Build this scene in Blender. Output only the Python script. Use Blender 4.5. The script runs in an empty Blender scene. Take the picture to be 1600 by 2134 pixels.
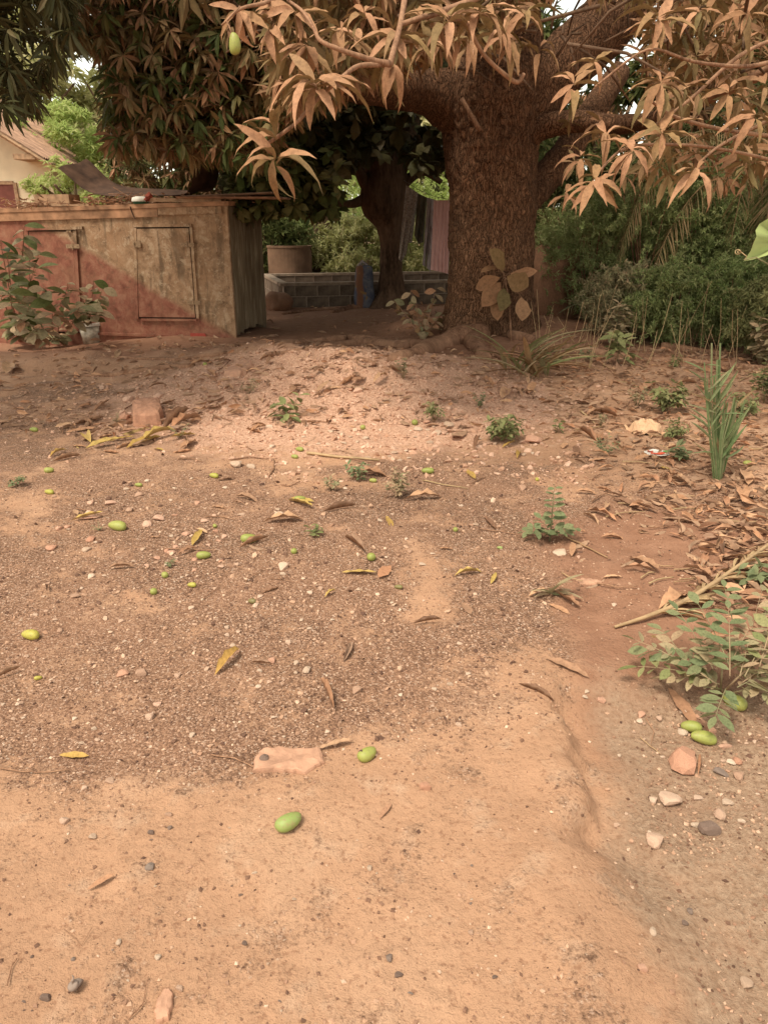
import bpy, bmesh, math, random
import numpy as np
from mathutils import Vector, Matrix

random.seed(7)
rng = np.random.default_rng(11)
scene = bpy.context.scene
C = scene.collection
PI = math.pi

# ---------------------------------------------------------------- camera, sky, sun, exposure
CAM_H = 1.55
TILT = math.radians(21.2)
FPX = 1540.0
cam = bpy.data.cameras.new('camera')
cam.sensor_fit = 'HORIZONTAL'
cam.sensor_width = 36.0
cam.lens = 36.0 * FPX / 1600.0
cam.clip_start = 0.05
cam.clip_end = 2000
cam_o = bpy.data.objects.new('camera', cam)
C.objects.link(cam_o)
cam_o.location = (0, 0, CAM_H)
cam_o.rotation_euler = (math.radians(90) - TILT, 0, 0)
scene.camera = cam_o

SUN_EL, SUN_AZ = math.radians(62), math.radians(222)   # azimuth clockwise from +Y: behind and left of the camera
world = bpy.data.worlds.new('World')
scene.world = world
world.use_nodes = True
wn, wl = world.node_tree.nodes, world.node_tree.links
wn.clear()
sky = wn.new('ShaderNodeTexSky'); sky.sky_type = 'NISHITA'
sky.sun_disc = False
sky.sun_elevation = SUN_EL; sky.sun_rotation = SUN_AZ
sky.air_density = 1.0; sky.dust_density = 1.0; sky.ozone_density = 1.0
hs = wn.new('ShaderNodeHueSaturation'); hs.inputs['Saturation'].default_value = 0.30
wm = wn.new('ShaderNodeMix'); wm.data_type = 'RGBA'; wm.blend_type = 'MULTIPLY'
wm.inputs[0].default_value = 1.0; wm.inputs[7].default_value = (1.0, 0.945, 0.79, 1)
bg = wn.new('ShaderNodeBackground'); bg.inputs['Strength'].default_value = 0.15
wo = wn.new('ShaderNodeOutputWorld')
wl.new(sky.outputs[0], hs.inputs['Color']); wl.new(hs.outputs[0], wm.inputs[6])
wl.new(wm.outputs[2], bg.inputs['Color']); wl.new(bg.outputs[0], wo.inputs['Surface'])

sun = bpy.data.lights.new('sun', 'SUN'); sun.energy = 1.8; sun.angle = math.radians(20)
sun.color = (1.0, 0.94, 0.80)
sun_o = bpy.data.objects.new('sun', sun); C.objects.link(sun_o)
sd = Vector((math.sin(SUN_AZ) * math.cos(SUN_EL), math.cos(SUN_AZ) * math.cos(SUN_EL), math.sin(SUN_EL)))
sun_o.rotation_euler = sd.to_track_quat('Z', 'Y').to_euler()
sun_o.location = (0, 0, 30)

scene.view_settings.view_transform = 'Standard'
scene.view_settings.look = 'None'
scene.view_settings.exposure = 1.18
scene.view_settings.gamma = 1.0
scene.render.engine = 'CYCLES'
scene.cycles.max_bounces = 6
scene.cycles.diffuse_bounces = 4
scene.render.resolution_x = 767; scene.render.resolution_y = 1024

# ---------------------------------------------------------------- noise and terrain
def _hash(ix, iy, s):
    n = (ix.astype(np.int64) * 374761393 + iy.astype(np.int64) * 668265263 + s * 974711) & 0x7fffffff
    n = ((n ^ (n >> 13)) * 1274126177) & 0x7fffffff
    return ((n ^ (n >> 16)) & 0xffff) / 65535.0

def vnoise(x, y, s=0):
    x = np.asarray(x, float); y = np.asarray(y, float)
    ix = np.floor(x); iy = np.floor(y); fx = x - ix; fy = y - iy
    fx = fx * fx * (3 - 2 * fx); fy = fy * fy * (3 - 2 * fy)
    a = _hash(ix, iy, s); b = _hash(ix + 1, iy, s); c = _hash(ix, iy + 1, s); d = _hash(ix + 1, iy + 1, s)
    return (a * (1 - fx) + b * fx) * (1 - fy) + (c * (1 - fx) + d * fx) * fy - 0.5

def fbm(x, y, o=4, s=0):
    r = 0; a = 1.0
    for i in range(o):
        r = r + a * vnoise(x * 2 ** i + 13.7 * i, y * 2 ** i - 7.1 * i, s + i); a *= 0.5
    return r

def sstep(a, b, x):
    t = np.clip((np.asarray(x, float) - a) / (b - a), 0, 1)
    return t * t * (3 - 2 * t)

def ray(px, py):
    dx = (px - 800.0) / FPX; dy = (1067.0 - py) / FPX
    return (dx, math.cos(TILT) + dy * math.sin(TILT), -math.sin(TILT) + dy * math.cos(TILT))

def flat(px, py):
    d = ray(px, py); t = -CAM_H / d[2]
    return d[0] * t, d[1] * t

def project(x, y, z):
    x = np.asarray(x, float); y = np.asarray(y, float); z = np.asarray(z, float) - CAM_H
    f = y * math.cos(TILT) - z * math.sin(TILT)
    u = y * math.sin(TILT) + z * math.cos(TILT)
    f = np.where(f < 0.05, 0.05, f)
    return 800 + FPX * x / f, 1067 - FPX * u / f

EDGE = [flat(*p) for p in ((1120, 1400), (1150, 1480), (1190, 1560), (1198, 1640), (1172, 1720), (1165, 1800), (1205, 1890), (1240, 1960), (1285, 2070), (1310, 2134))]
EDGE.sort(key=lambda p: p[1])
EY = np.array([p[1] for p in EDGE]); EX = np.array([p[0] for p in EDGE])
MX, MY = flat(690, 760)

def terrain(x, y):
    x = np.asarray(x, float); y = np.asarray(y, float)
    h = 0.05 * fbm(x * 0.35, y * 0.35, 3, 3) + 0.02 * fbm(x * 1.7, y * 1.7, 3, 9) * sstep(0.5, 2.5, y)
    near = 1 - sstep(9, 16, np.hypot(x, y))
    h = h + near * (0.009 * fbm(x * 9, y * 9, 4, 21) + 0.012 * fbm(x * 3.1, y * 3.1, 3, 23)) + near * 0.022 * np.clip(fbm(x * 30, y * 30, 3, 27) - .16, 0, 1) * sstep(-.1, .3, fbm(x * 2, y * 2, 2, 28))
    # hard trodden plateau with a worn edge on its right
    xe = np.interp(y, EY, EX) + 0.06 * vnoise(y * 7, y * 0 + 3, 5) + 0.03 * vnoise(y * 23, y * 0, 8) + 0.05 * fbm(x * 9, y * 9, 3, 71)
    s = x - xe
    k = (1 - sstep(EY[-1] - 0.35, EY[-1] + 0.05, y))
    wid = 0.08 + 0.26 * (1 - sstep(1.35, 1.75, y))
    h = h - 0.088 * k * sstep(-0.02, 1, s / wid) + 0.015 * k * np.exp(-(s + 0.07) ** 2 / 0.006)
    h = h + 0.05 * sstep(0.35, 1.0, s) * k
    # crumbled pink mound
    q = ((x + 0.35) / 2.1) ** 2 + ((y - 7.7) / 1.7) ** 2
    m = np.exp(-q * 1.3)
    h = h + m * 0.30 + m * 0.08 * fbm(x * 4, y * 4, 4, 33) + m * 0.045 * np.abs(fbm(x * 13, y * 13, 3, 37))
    # low trodden bank before the hut, and a raised foot round the big tree
    h = h + 0.10 * np.exp(-((y - 8.9) / 0.5) ** 2) * sstep(0.3, -1.5, x) * (1 + fbm(x * 2, y * 2, 3, 40))
    h = h - 0.20 * sstep(-2.6, -5.5, x) * sstep(9.2, 10.6, y)
    h = h + 0.28 * np.exp(-(((x - 1.8) / 1.5) ** 2 + ((y - 11.6) / 1.6) ** 2))
    return h

def H(x, y):
    return float(terrain(np.array([x]), np.array([y]))[0])

def G(px, py):
    "where the ray through a pixel of the photograph meets the terrain"
    d = ray(px, py)
    t = min(-CAM_H / d[2], 80) if d[2] < -0.02 else 80
    for _ in range(14):
        h = H(d[0] * t, d[1] * t)
        t += 0.8 * (min((CAM_H - h) / -min(d[2], -0.02), 90) - t)
    return Vector((d[0] * t, d[1] * t, H(d[0] * t, d[1] * t)))

def P(px, py, dist):
    d = ray(px, py); t = dist / d[1]
    return Vector((d[0] * t, d[1] * t, CAM_H + d[2] * t))

def pxs(p):
    "metres per photograph pixel at a point"
    f = p[1] * math.cos(TILT) - (p[2] - CAM_H) * math.sin(TILT)
    return f / FPX

# ---------------------------------------------------------------- mesh helpers
def make_mesh(name, V, polys, mat=None, smooth=False, attrs=None):
    "V (n,3); polys a list of (m,k) index arrays; attrs {name: per-vertex floats}"
    me = bpy.data.meshes.new(name)
    V = np.asarray(V, np.float32)
    polys = [np.asarray(p, np.int32) for p in polys if len(p)]
    me.vertices.add(len(V)); me.vertices.foreach_set('co', V.ravel())
    nl = sum(p.size for p in polys); npoly = sum(len(p) for p in polys)
    me.loops.add(nl); me.polygons.add(npoly)
    me.loops.foreach_set('vertex_index', np.concatenate([p.ravel() for p in polys]))
    tot = np.concatenate([np.full(len(p), p.shape[1], np.int32) for p in polys])
    st = np.concatenate([[0], np.cumsum(tot)[:-1]]).astype(np.int32)
    me.polygons.foreach_set('loop_start', st)
    me.polygons.foreach_set('loop_total', tot)
    me.polygons.foreach_set('use_smooth', np.full(npoly, bool(smooth)))
    if attrs:
        for k, a in attrs.items():
            at = me.attributes.new(k, 'FLOAT', 'POINT'); at.data.foreach_set('value', np.asarray(a, np.float32))
    if mat: me.materials.append(mat)
    me.update(); me.validate()
    return me

class MB:
    "collects shapes; verts, polygons and a per-shape tint"
    def __init__(s): s.V = []; s.Pl = []; s.T = []; s.n = 0
    def add(s, V, polys, tint=None):
        V = np.asarray(V, float).reshape(-1, 3)
        s.V.append(V)
        for p in polys:
            p = np.asarray(p, int)
            if len(p): s.Pl.append(p + s.n)
        t = random.random() if tint is None else tint
        s.T.append(np.full(len(V), t) if np.isscalar(t) else np.asarray(t)); s.n += len(V)
        return s
    def box(s, c, size, R=None, tint=None, taper=1.0):
        x, y, z = (k / 2 for k in size)
        v = np.array([(-x, -y, -z), (x, -y, -z), (x, y, -z), (-x, y, -z), (-x * taper, -y * taper, z), (x * taper, -y * taper, z), (x * taper, y * taper, z), (-x * taper, y * taper, z)])
        if R is not None: v = v @ np.array(R).T
        return s.add(v + np.array(c), [[(0, 3, 2, 1), (4, 5, 6, 7), (0, 1, 5, 4), (1, 2, 6, 5), (2, 3, 7, 6), (3, 0, 4, 7)]], tint)
    def tube(s, pts, rad, seg=8, tint=None, caps=True, wob=0.0):
        pts = np.array([tuple(p) for p in pts], float); n = len(pts)
        rad = np.full(n, rad) if np.isscalar(rad) else np.asarray(rad, float)
        tan = np.gradient(pts, axis=0); tan /= np.linalg.norm(tan, axis=1)[:, None] + 1e-9
        up = np.array((0, 0, 1.0)) if abs(tan[0][2]) < 0.9 else np.array((1.0, 0, 0))
        rows = []
        u = np.cross(tan[0], up); u /= np.linalg.norm(u)
        for i in range(n):
            u = u - tan[i] * np.dot(u, tan[i]); u /= np.linalg.norm(u) + 1e-9
            w = np.cross(tan[i], u)
            a = np.arange(seg) * 2 * PI / seg
            r = rad[i] * (1 + wob * (rng.random(seg) - 0.5))
            rows.append(pts[i] + r[:, None] * (np.cos(a)[:, None] * u + np.sin(a)[:, None] * w))
        V = np.concatenate(rows)
        i = np.arange(n - 1)[:, None] * seg; j = np.arange(seg)[None, :]; j2 = (j + 1) % seg
        q = np.stack([i + j, i + j2, i + seg + j2, i + seg + j], -1).reshape(-1, 4)
        polys = [q]
        if caps: polys += [np.arange(seg)[::-1][None, :], (np.arange(seg) + (n - 1) * seg)[None, :]]
        return s.add(V, polys, tint)
    def grid(s, Vg, tint=None, close=False):
        "Vg (r,c,3)"
        r, c = Vg.shape[:2]
        i = np.arange(r - 1)[:, None] * c; j = np.arange(c if close else c - 1)[None, :]; j2 = (j + 1) % c
        q = np.stack([i + j, i + j2, i + c + j2, i + c + j], -1).reshape(-1, 4)
        return s.add(Vg.reshape(-1, 3), [q], tint)
    def many(s, tv, tf, R, T, tint=None):
        "m placed copies of a template: R (m,3,3) with scale, T (m,3)"
        m, k = len(T), len(tv)
        V = np.einsum('mij,kj->mki', R, tv) + T[:, None, :]
        off = (np.arange(m) * k)[:, None, None]
        polys = [(np.asarray(f)[None] + off).reshape(-1, np.asarray(f).shape[1]) for f in tf]
        t = rng.random(m) if tint is None else tint
        return s.add(V, polys, np.repeat(t, k))
    def mesh(s, name, mat, smooth=False, off=None):
        V = np.concatenate(s.V)
        if off is not None: V = V - np.array(off)
        return make_mesh(name, V, s.Pl, mat, smooth, {'tint': np.concatenate(s.T)})

def tag(o, label=None, cat=None, group=None, kind=None):
    if label: o['label'] = label
    if cat: o['category'] = cat
    if group: o['group'] = group
    if kind: o['kind'] = kind
    return o

def thing(name, label, cat, loc=(0, 0, 0), rz=0.0, group=None):
    o = bpy.data.objects.new(name, None); C.objects.link(o)
    o.empty_display_size = 0.1
    o.location = loc; o.rotation_euler = (0, 0, rz)
    return tag(o, label, cat, group)

def root_loc(p):
    while p.parent: p = p.parent
    return np.array(p.location)

def part(name, mb, mat, parent, smooth=False, kind=None, label=None, world=True):
    "a joined mesh part; vertices given in world space unless world is False"
    me = mb.mesh(name, mat, smooth, root_loc(parent) if world else None)
    o = bpy.data.objects.new(name, me); C.objects.link(o); o.parent = parent
    if kind: o['kind'] = kind
    if label: o['label'] = label
    return o

def inst(name, me, M, parent=None, label=None):
    "an object sharing a mesh; M is a world matrix, the parents carry only the root's location"
    o = bpy.data.objects.new(name, me); C.objects.link(o)
    if parent is not None:
        o.parent = parent
        M = Matrix.Translation(-Vector(root_loc(parent))) @ M
    o.matrix_basis = M
    if label: o['label'] = label
    return o

def single(name, mb, mat, label, cat, group=None, smooth=False, kind=None, loc=(0, 0, 0)):
    me = mb.mesh(name, mat, smooth, loc)
    o = bpy.data.objects.new(name, me); C.objects.link(o); o.location = loc
    return tag(o, label, cat, group, kind)

def norm(v):
    v = np.asarray(v, float); return v / (np.linalg.norm(v, axis=-1, keepdims=True) + 1e-9)

def frames(d, up=None, roll=None):
    "rotation matrices (m,3,3) whose y axis is d and whose z axis is near up"
    d = norm(d); m = len(d)
    up = np.tile((0, 0, 1.0), (m, 1)) if up is None else norm(up)
    x = np.cross(d, up); bad = np.linalg.norm(x, axis=1) < 0.05
    x[bad] = np.cross(d[bad], np.array((0.3, 1.0, 0.1)))
    x = norm(x); z = np.cross(x, d)
    if roll is not None:
        c, s_ = np.cos(roll)[:, None], np.sin(roll)[:, None]
        x, z = c * x + s_ * z, -s_ * x + c * z
    return np.stack([x, d, z], -1)

def leaf_t(k=2, w=0.24, fold=0.18, droop=0.25, wave=0.0, shape=0.0, curl=0.0, stalk=0.0, seed=0):
    "unit leaf along +y: k stations of left, middle, right"
    r = np.random.default_rng(seed)
    V = [(0, 0, 0)]
    y0 = stalk
    for i in range(k):
        t = (i + 1) / (k + 1)
        tt = t ** (1 + shape)
        hw = w / 2 * math.sin(PI * tt) ** 0.75
        a = curl * t
        y = y0 + (1 - y0) * t
        z = -droop * t * t
        wz = wave * math.sin(t * 19 + seed)
        V += [(-hw * math.cos(fold) * (1 + wave * 2.5 * r.normal()), y, z + hw * math.sin(fold) * 1.5 + wz), (0.04 * curl * math.sin(3 * t), y, z), (hw * math.cos(fold), y, z + hw * math.sin(fold) * 1.5 - wz * r.uniform(.3, 1))]
    V.append((0.05 * curl, 1.0, -droop * (1 + curl)))
    f3 = [(0, 2, 1), (0, 3, 2), (3 * k - 2, 3 * k - 1, 3 * k + 1), (3 * k - 1, 3 * k, 3 * k + 1)]
    f4 = []
    for i in range(k - 1):
        a = 1 + 3 * i
        f4 += [(a, a + 1, a + 4, a + 3), (a + 1, a + 2, a + 5, a + 4)]
    V = np.array(V, float)
    if curl:
        V[:, 2] += curl * 0.25 * np.sin(V[:, 1] * PI)
    return V, ([np.array(f3)] + ([np.array(f4)] if f4 else []))

QUADLEAF = (np.array([(0, 0, 0), (-.14, .45, .03), (0, 1, -.18), (.14, .45, .03)]), [np.array([(0, 3, 2), (0, 2, 1)])])

def rosettes(mb, cen, axis, n, L, tmpl, spread=(50, 100), lvar=0.3, sag=0.35):
    "whorls of leaves at cen (m,3) round axis (m,3)"
    cen = np.asarray(cen, float); m = len(cen); axis = norm(axis)
    F = frames(axis)
    ph = (np.arange(n)[None, :] * 2.399 + rng.random(m)[:, None] * 6.28) + rng.normal(0, .25, (m, n))
    el = np.radians(rng.uniform(spread[0], spread[1], (m, n)))
    loc = np.stack([np.sin(el) * np.cos(ph), np.cos(el), np.sin(el) * np.sin(ph)], -1)
    d = np.einsum('mij,mnj->mni', F, loc).reshape(-1, 3)
    d[:, 2] -= sag * rng.random(m * n) ; d = norm(d)
    up = np.repeat(axis, n, 0) * 0.6 + np.array((0, 0, 1.0))
    R = frames(d, up, rng.normal(0, .35, m * n))
    s = L * (1 + lvar * (rng.random(m * n) - .6))
    T = np.repeat(cen, n, 0) + np.repeat(axis, n, 0) * rng.uniform(-.25, .05, (m * n, 1)) * L * 0.5
    tint = np.clip(np.repeat(rng.random(m) * .6, n) + .4 * rng.random(m * n), 0, 1)
    mb.many(tmpl[0], tmpl[1], R * s[:, None, None], T, tint)

# ---------------------------------------------------------------- materials
def srgb(*c):
    return tuple(((v / 255) / 12.92 if v / 255 <= 0.04045 else ((v / 255 + 0.055) / 1.055) ** 2.4) for v in c) + (1,)

class Mt:
    def __init__(s, name, rough=0.9, spec=0.2):
        s.m = bpy.data.materials.new(name); s.m.use_nodes = True
        s.n = s.m.node_tree.nodes; s.l = s.m.node_tree.links
        s.b = s.n['Principled BSDF']; s.b.inputs['Roughness'].default_value = rough
        s.b.inputs['Specular IOR Level'].default_value = spec
        s.tc = s.n.new('ShaderNodeTexCoord')
        s.out = s.n['Material Output']
    def noise(s, scale, detail=4, dist=0.0, coord='Object', stretch=None, rough=0.55):
        n = s.n.new('ShaderNodeTexNoise'); n.inputs['Scale'].default_value = scale
        n.inputs['Detail'].default_value = detail; n.inputs['Distortion'].default_value = dist; n.inputs['Roughness'].default_value = rough
        src = s.tc.outputs[coord]
        if stretch:
            mp = s.n.new('ShaderNodeMapping'); mp.inputs['Scale'].default_value = stretch
            s.l.new(src, mp.inputs['Vector']); src = mp.outputs[0]
        s.l.new(src, n.inputs['Vector']); return n.outputs['Fac']
    def voro(s, scale, out='Distance', feature='F1', coord='Object'):
        n = s.n.new('ShaderNodeTexVoronoi'); n.inputs['Scale'].default_value = scale; n.feature = feature
        s.l.new(s.tc.outputs[coord], n.inputs['Vector']); return n.outputs[out]
    def ramp(s, src, stops, interp='LINEAR'):
        r = s.n.new('ShaderNodeValToRGB'); e = r.color_ramp; e.interpolation = interp
        while len(e.elements) < len(stops): e.elements.new(0.5)
        for el, (p, c) in zip(e.elements, stops):
            el.position = p; el.color = c if not np.isscalar(c) else (c, c, c, 1)
        s.l.new(src, r.inputs[0]); return r.outputs[0]
    def mix(s, f, a, b, mode='MIX'):
        n = s.n.new('ShaderNodeMix'); n.data_type = 'RGBA'; n.blend_type = mode
        for i, v in ((0, f), (6, a), (7, b)):
            if hasattr(v, 'default_value') or hasattr(v, 'links'): s.l.new(v, n.inputs[i])
            else: n.inputs[i].default_value = v
        return n.outputs[2]
    def math(s, op, a, b=0.0, clamp=False):
        n = s.n.new('ShaderNodeMath'); n.operation = op; n.use_clamp = clamp
        for i, v in ((0, a), (1, b)):
            if hasattr(v, 'links'): s.l.new(v, n.inputs[i])
            else: n.inputs[i].default_value = v
        return n.outputs[0]
    def attr(s, name='tint'):
        n = s.n.new('ShaderNodeAttribute'); n.attribute_name = name; return n.outputs['Fac']
    def sep(s, coord='Object'):
        n = s.n.new('ShaderNodeSeparateXYZ'); s.l.new(s.tc.outputs[coord], n.inputs[0]); return n.outputs
    def orand(s):
        return s.n.new('ShaderNodeObjectInfo').outputs['Random']
    def color(s, c):
        if hasattr(c, 'links'): s.l.new(c, s.b.inputs['Base Color'])
        else: s.b.inputs['Base Color'].default_value = c
        return s
    def bump(s, h, strength=0.5, dist=0.01):
        n = s.n.new('ShaderNodeBump'); n.inputs['Strength'].default_value = strength; n.inputs['Distance'].default_value = dist
        s.l.new(h, n.inputs['Height'])
        if s.b.inputs['Normal'].links: s.l.new(s.b.inputs['Normal'].links[0].from_socket, n.inputs['Normal'])
        s.l.new(n.outputs[0], s.b.inputs['Normal']); return s

def leaf_mat(name, tops, under, trans=0.25, rough=0.6, spots=0.25, tcol=None):
    "tops: list of albedos picked per leaf; under: albedo of the lower face"
    m = Mt(name, rough, 0.12)
    t = m.math('FRACT', m.math('ADD', m.attr(), m.orand()))
    n = len(tops)
    c = m.ramp(t, [(i / max(1, n - 1), k) for i, k in enumerate(tops)])
    geo = m.n.new('ShaderNodeNewGeometry')
    bf = m.math('MULTIPLY', geo.outputs['Backfacing'], 0.75)
    c = m.mix(bf, c, under)
    sp = m.ramp(m.noise(9, 6, rough=0.7), [(0.30, 1 - spots * 1.5), (0.5, 1.0), (0.72, 1 + spots)])
    c = m.mix(1.0, c, sp, 'MULTIPLY')
    m.color(c)
    tr = m.n.new('ShaderNodeBsdfTranslucent')
    if tcol: tr.inputs['Color'].default_value = tcol
    else: m.l.new(c, tr.inputs['Color'])
    mx = m.n.new('ShaderNodeMixShader'); mx.inputs[0].default_value = trans
    m.l.new(m.b.outputs[0], mx.inputs[1]); m.l.new(tr.outputs[0], mx.inputs[2]); m.l.new(mx.outputs[0], m.out.inputs['Surface'])
    return m.m

def bark_mat(name, c0, c1, c2, s=1.0, bump=0.03, fine=1.0):
    m = Mt(name, 0.95, 0.1)
    a = m.noise(9 * s, 6, 0.6, stretch=(1, 1, 0.22)); b = m.noise(34 * s, 5, 0.3, stretch=(1, 1, 0.3)); l = m.noise(1.1 * s, 3)
    c = m.ramp(a, [(0.32, c0), (0.5, c1), (0.68, c2)])
    c = m.mix(m.ramp(b, [(0.35, 0.0), (0.65, 0.7)]), m.mix(1.0, c, (0.45, 0.42, 0.40, 1), 'MULTIPLY'), c)
    c = m.mix(m.ramp(l, [(0.4, 0.0), (0.62, 0.5)]), c, c2)
    m.color(c).bump(a, 0.9, bump).bump(b, 0.7 * fine, bump * 0.35)
    return m.m

def trunk_mat():
    m = Mt('furrowed_mango_bark', 0.95, 0.08)
    wn_ = m.n.new('ShaderNodeTexNoise'); wn_.inputs['Scale'].default_value = 6; wn_.inputs['Detail'].default_value = 4; m.l.new(m.tc.outputs['Object'], wn_.inputs['Vector'])
    va = m.n.new('ShaderNodeVectorMath'); va.operation = 'MULTIPLY_ADD'; m.l.new(wn_.outputs['Color'], va.inputs[0]); va.inputs[1].default_value = (.16, .16, .5); m.l.new(m.tc.outputs['Object'], va.inputs[2])
    mp = m.n.new('ShaderNodeMapping'); mp.inputs['Scale'].default_value = (1, 1, .16); m.l.new(va.outputs[0], mp.inputs['Vector'])
    def vo(sc):
        v = m.n.new('ShaderNodeTexVoronoi'); v.feature = 'DISTANCE_TO_EDGE'; v.inputs['Scale'].default_value = sc; m.l.new(mp.outputs[0], v.inputs['Vector']); return v.outputs['Distance']
    c1 = m.ramp(vo(26), [(0.0, 0.25), (0.10, 0.8), (0.4, 1.0)]); c2 = m.ramp(vo(75), [(0.0, 0.0), (0.2, 1.0)])
    n = m.noise(20, 6, rough=.7); l = m.noise(1.4, 4)
    c = m.ramp(n, [(0.3, (0.18, 0.088, 0.048, 1)), (0.5, (0.29, 0.145, 0.08, 1)), (0.72, (0.42, 0.225, 0.13, 1))])
    c = m.mix(m.ramp(l, [(0.45, 0.0), (0.65, 0.6)]), c, (0.15, 0.08, 0.048, 1))
    c = m.mix(m.math('SUBTRACT', 1.0, m.math('MULTIPLY', c1, m.math('ADD', m.math('MULTIPLY', c2, 0.45), 0.55))), c, (0.06, 0.033, 0.02, 1))
    m.color(c).bump(c1, 1.0, 0.035).bump(c2, 0.7, 0.012).bump(n, 0.8, 0.012)
    return m.m

def flat_mat(name, c, rough=0.85, var=0.2, scale=20, bump=0.002, spec=0.2):
    m = Mt(name, rough, spec)
    n = m.noise(scale, 5); t = m.orand()
    k = m.ramp(n, [(0.3, 1 - var), (0.7, 1 + var)])
    m.color(m.mix(1.0, c, k, 'MULTIPLY')).bump(n, 0.5, bump)
    return m.m

# ---------------------------------------------------------------- materials of the place
def ground_mat():
    m = Mt('ground_soil', 0.95, 0.12)
    gr, pk, rd, du = m.attr('gravel'), m.attr('pink'), m.attr('red'), m.attr('dull')
    big = m.noise(1.3, 5, 0.4); mid = m.noise(9, 5); fine = m.noise(60, 4); grit = m.noise(260, 3)
    sand = m.ramp(big, [(0.3, (0.37, 0.205, 0.122, 1)), (0.5, (0.445, 0.25, 0.15, 1)), (0.72, (0.50, 0.305, 0.195, 1))])
    sand = m.mix(m.ramp(mid, [(0.55, 0.0), (0.75, 0.45)]), sand, (0.57, 0.39, 0.27, 1))
    sand = m.mix(m.ramp(fine, [(0.30, 0.75), (0.44, 0.0)]), sand, (0.26, 0.13, 0.075, 1))
    vc = m.voro(170, 'Color'); vs = m.n.new('ShaderNodeSeparateColor'); m.l.new(vc, vs.inputs[0])
    gcol = m.ramp(vs.outputs[0], [(0.0, (0.085, 0.045, 0.028, 1)), (0.45, (0.20, 0.108, 0.066, 1)), (0.78, (0.33, 0.187, 0.116, 1)), (0.96, (0.44, 0.29, 0.21, 1)), (1.0, (0.6, 0.45, 0.34, 1))])
    gcol = m.mix(m.ramp(big, [(0.4, 0.0), (0.7, 0.5)]), gcol, (0.36, 0.19, 0.115, 1))
    gm = m.math('ADD', gr, m.math('MULTIPLY', m.math('SUBTRACT', m.noise(3.2, 6, 0.6), 0.5), 2.6))
    gm = m.math('ADD', gm, m.math('MULTIPLY', m.math('SUBTRACT', mid, 0.5), 1.6))
    gm = m.math('ADD', gm, m.math('MULTIPLY', m.math('SUBTRACT', m.noise(30, 5, rough=.7), 0.5), 1.2))
    gm = m.math('ADD', gm, m.math('MULTIPLY', m.math('SUBTRACT', fine, 0.5), 1.6))
    gm = m.ramp(gm, [(0.25, 0.0), (0.85, 1.0)])
    c = m.mix(gm, sand, gcol)
    pink = m.ramp(fine, [(0.3, (0.30, 0.155, 0.10, 1)), (0.5, (0.54, 0.31, 0.205, 1)), (0.75, (0.66, 0.43, 0.31, 1))])
    c = m.mix(m.ramp(m.math('ADD', pk, m.math('MULTIPLY', m.math('SUBTRACT', mid, 0.5), 0.9)), [(0.35, 0.0), (0.6, 1.0)]), c, pink)
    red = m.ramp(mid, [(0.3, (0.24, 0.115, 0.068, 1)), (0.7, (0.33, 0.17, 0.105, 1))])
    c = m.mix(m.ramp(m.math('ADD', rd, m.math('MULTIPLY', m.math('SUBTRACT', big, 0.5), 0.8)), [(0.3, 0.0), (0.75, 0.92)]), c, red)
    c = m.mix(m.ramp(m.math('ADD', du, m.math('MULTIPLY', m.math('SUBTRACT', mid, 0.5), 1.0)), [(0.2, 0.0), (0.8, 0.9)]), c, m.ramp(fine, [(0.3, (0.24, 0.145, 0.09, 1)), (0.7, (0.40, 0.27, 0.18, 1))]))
    m.color(c)
    m.bump(mid, 0.7, 0.015).bump(m.noise(28, 8, 0.3, rough=.75), 0.8, 0.012).bump(fine, 0.8, 0.008).bump(grit, 0.8, 0.003)
    d = m.voro(170)
    m.bump(m.math('MULTIPLY', m.math('SUBTRACT', 1.0, d), gm), 0.5, 0.004)
    return m.m

def stone_mat(name, stops, rough=0.85):
    m = Mt(name, rough, 0.25)
    t = m.math('FRACT', m.math('ADD', m.attr(), m.orand()))
    c = m.ramp(t, stops)
    n = m.noise(22, 5); n2 = m.noise(90, 3)
    c = m.mix(1.0, c, m.ramp(n, [(0.3, 0.72), (0.6, 1.08)]), 'MULTIPLY')
    m.color(c).bump(n, 0.6, 0.006).bump(n2, 0.4, 0.002)
    return m.m

M = {}
M['ground'] = ground_mat()
M['pebble'] = stone_mat('pebbles', [(0, (0.10, 0.05, 0.033, 1)), (0.42, (0.20, 0.105, 0.065, 1)), (0.6, (0.36, 0.20, 0.125, 1)), (0.85, (0.47, 0.285, 0.185, 1)), (1, (0.60, 0.41, 0.29, 1))])
M['clod'] = stone_mat('earth_clods', [(0, (0.42, 0.23, 0.145, 1)), (0.5, (0.52, 0.30, 0.20, 1)), (1, (0.62, 0.39, 0.275, 1))])
M['stone_tan'] = stone_mat('tan_stone', [(0, (0.40, 0.23, 0.15, 1)), (0.5, (0.57, 0.37, 0.26, 1)), (1, (0.68, 0.50, 0.37, 1))])
M['stone_pink'] = stone_mat('pink_stone', [(0, (0.48, 0.24, 0.15, 1)), (0.5, (0.55, 0.30, 0.20, 1)), (1, (0.60, 0.37, 0.26, 1))])
M['stone_dark'] = stone_mat('dark_stone', [(0, (0.16, 0.10, 0.075, 1)), (0.5, (0.22, 0.145, 0.11, 1)), (1, (0.27, 0.20, 0.16, 1))])
M['stone_white'] = stone_mat('pale_stone', [(0, (0.46, 0.30, 0.205, 1)), (1, (0.60, 0.44, 0.32, 1))])
M['slab'] = stone_mat('pink_slab', [(0, (0.43, 0.235, 0.15, 1)), (1, (0.46, 0.25, 0.16, 1))])
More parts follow.
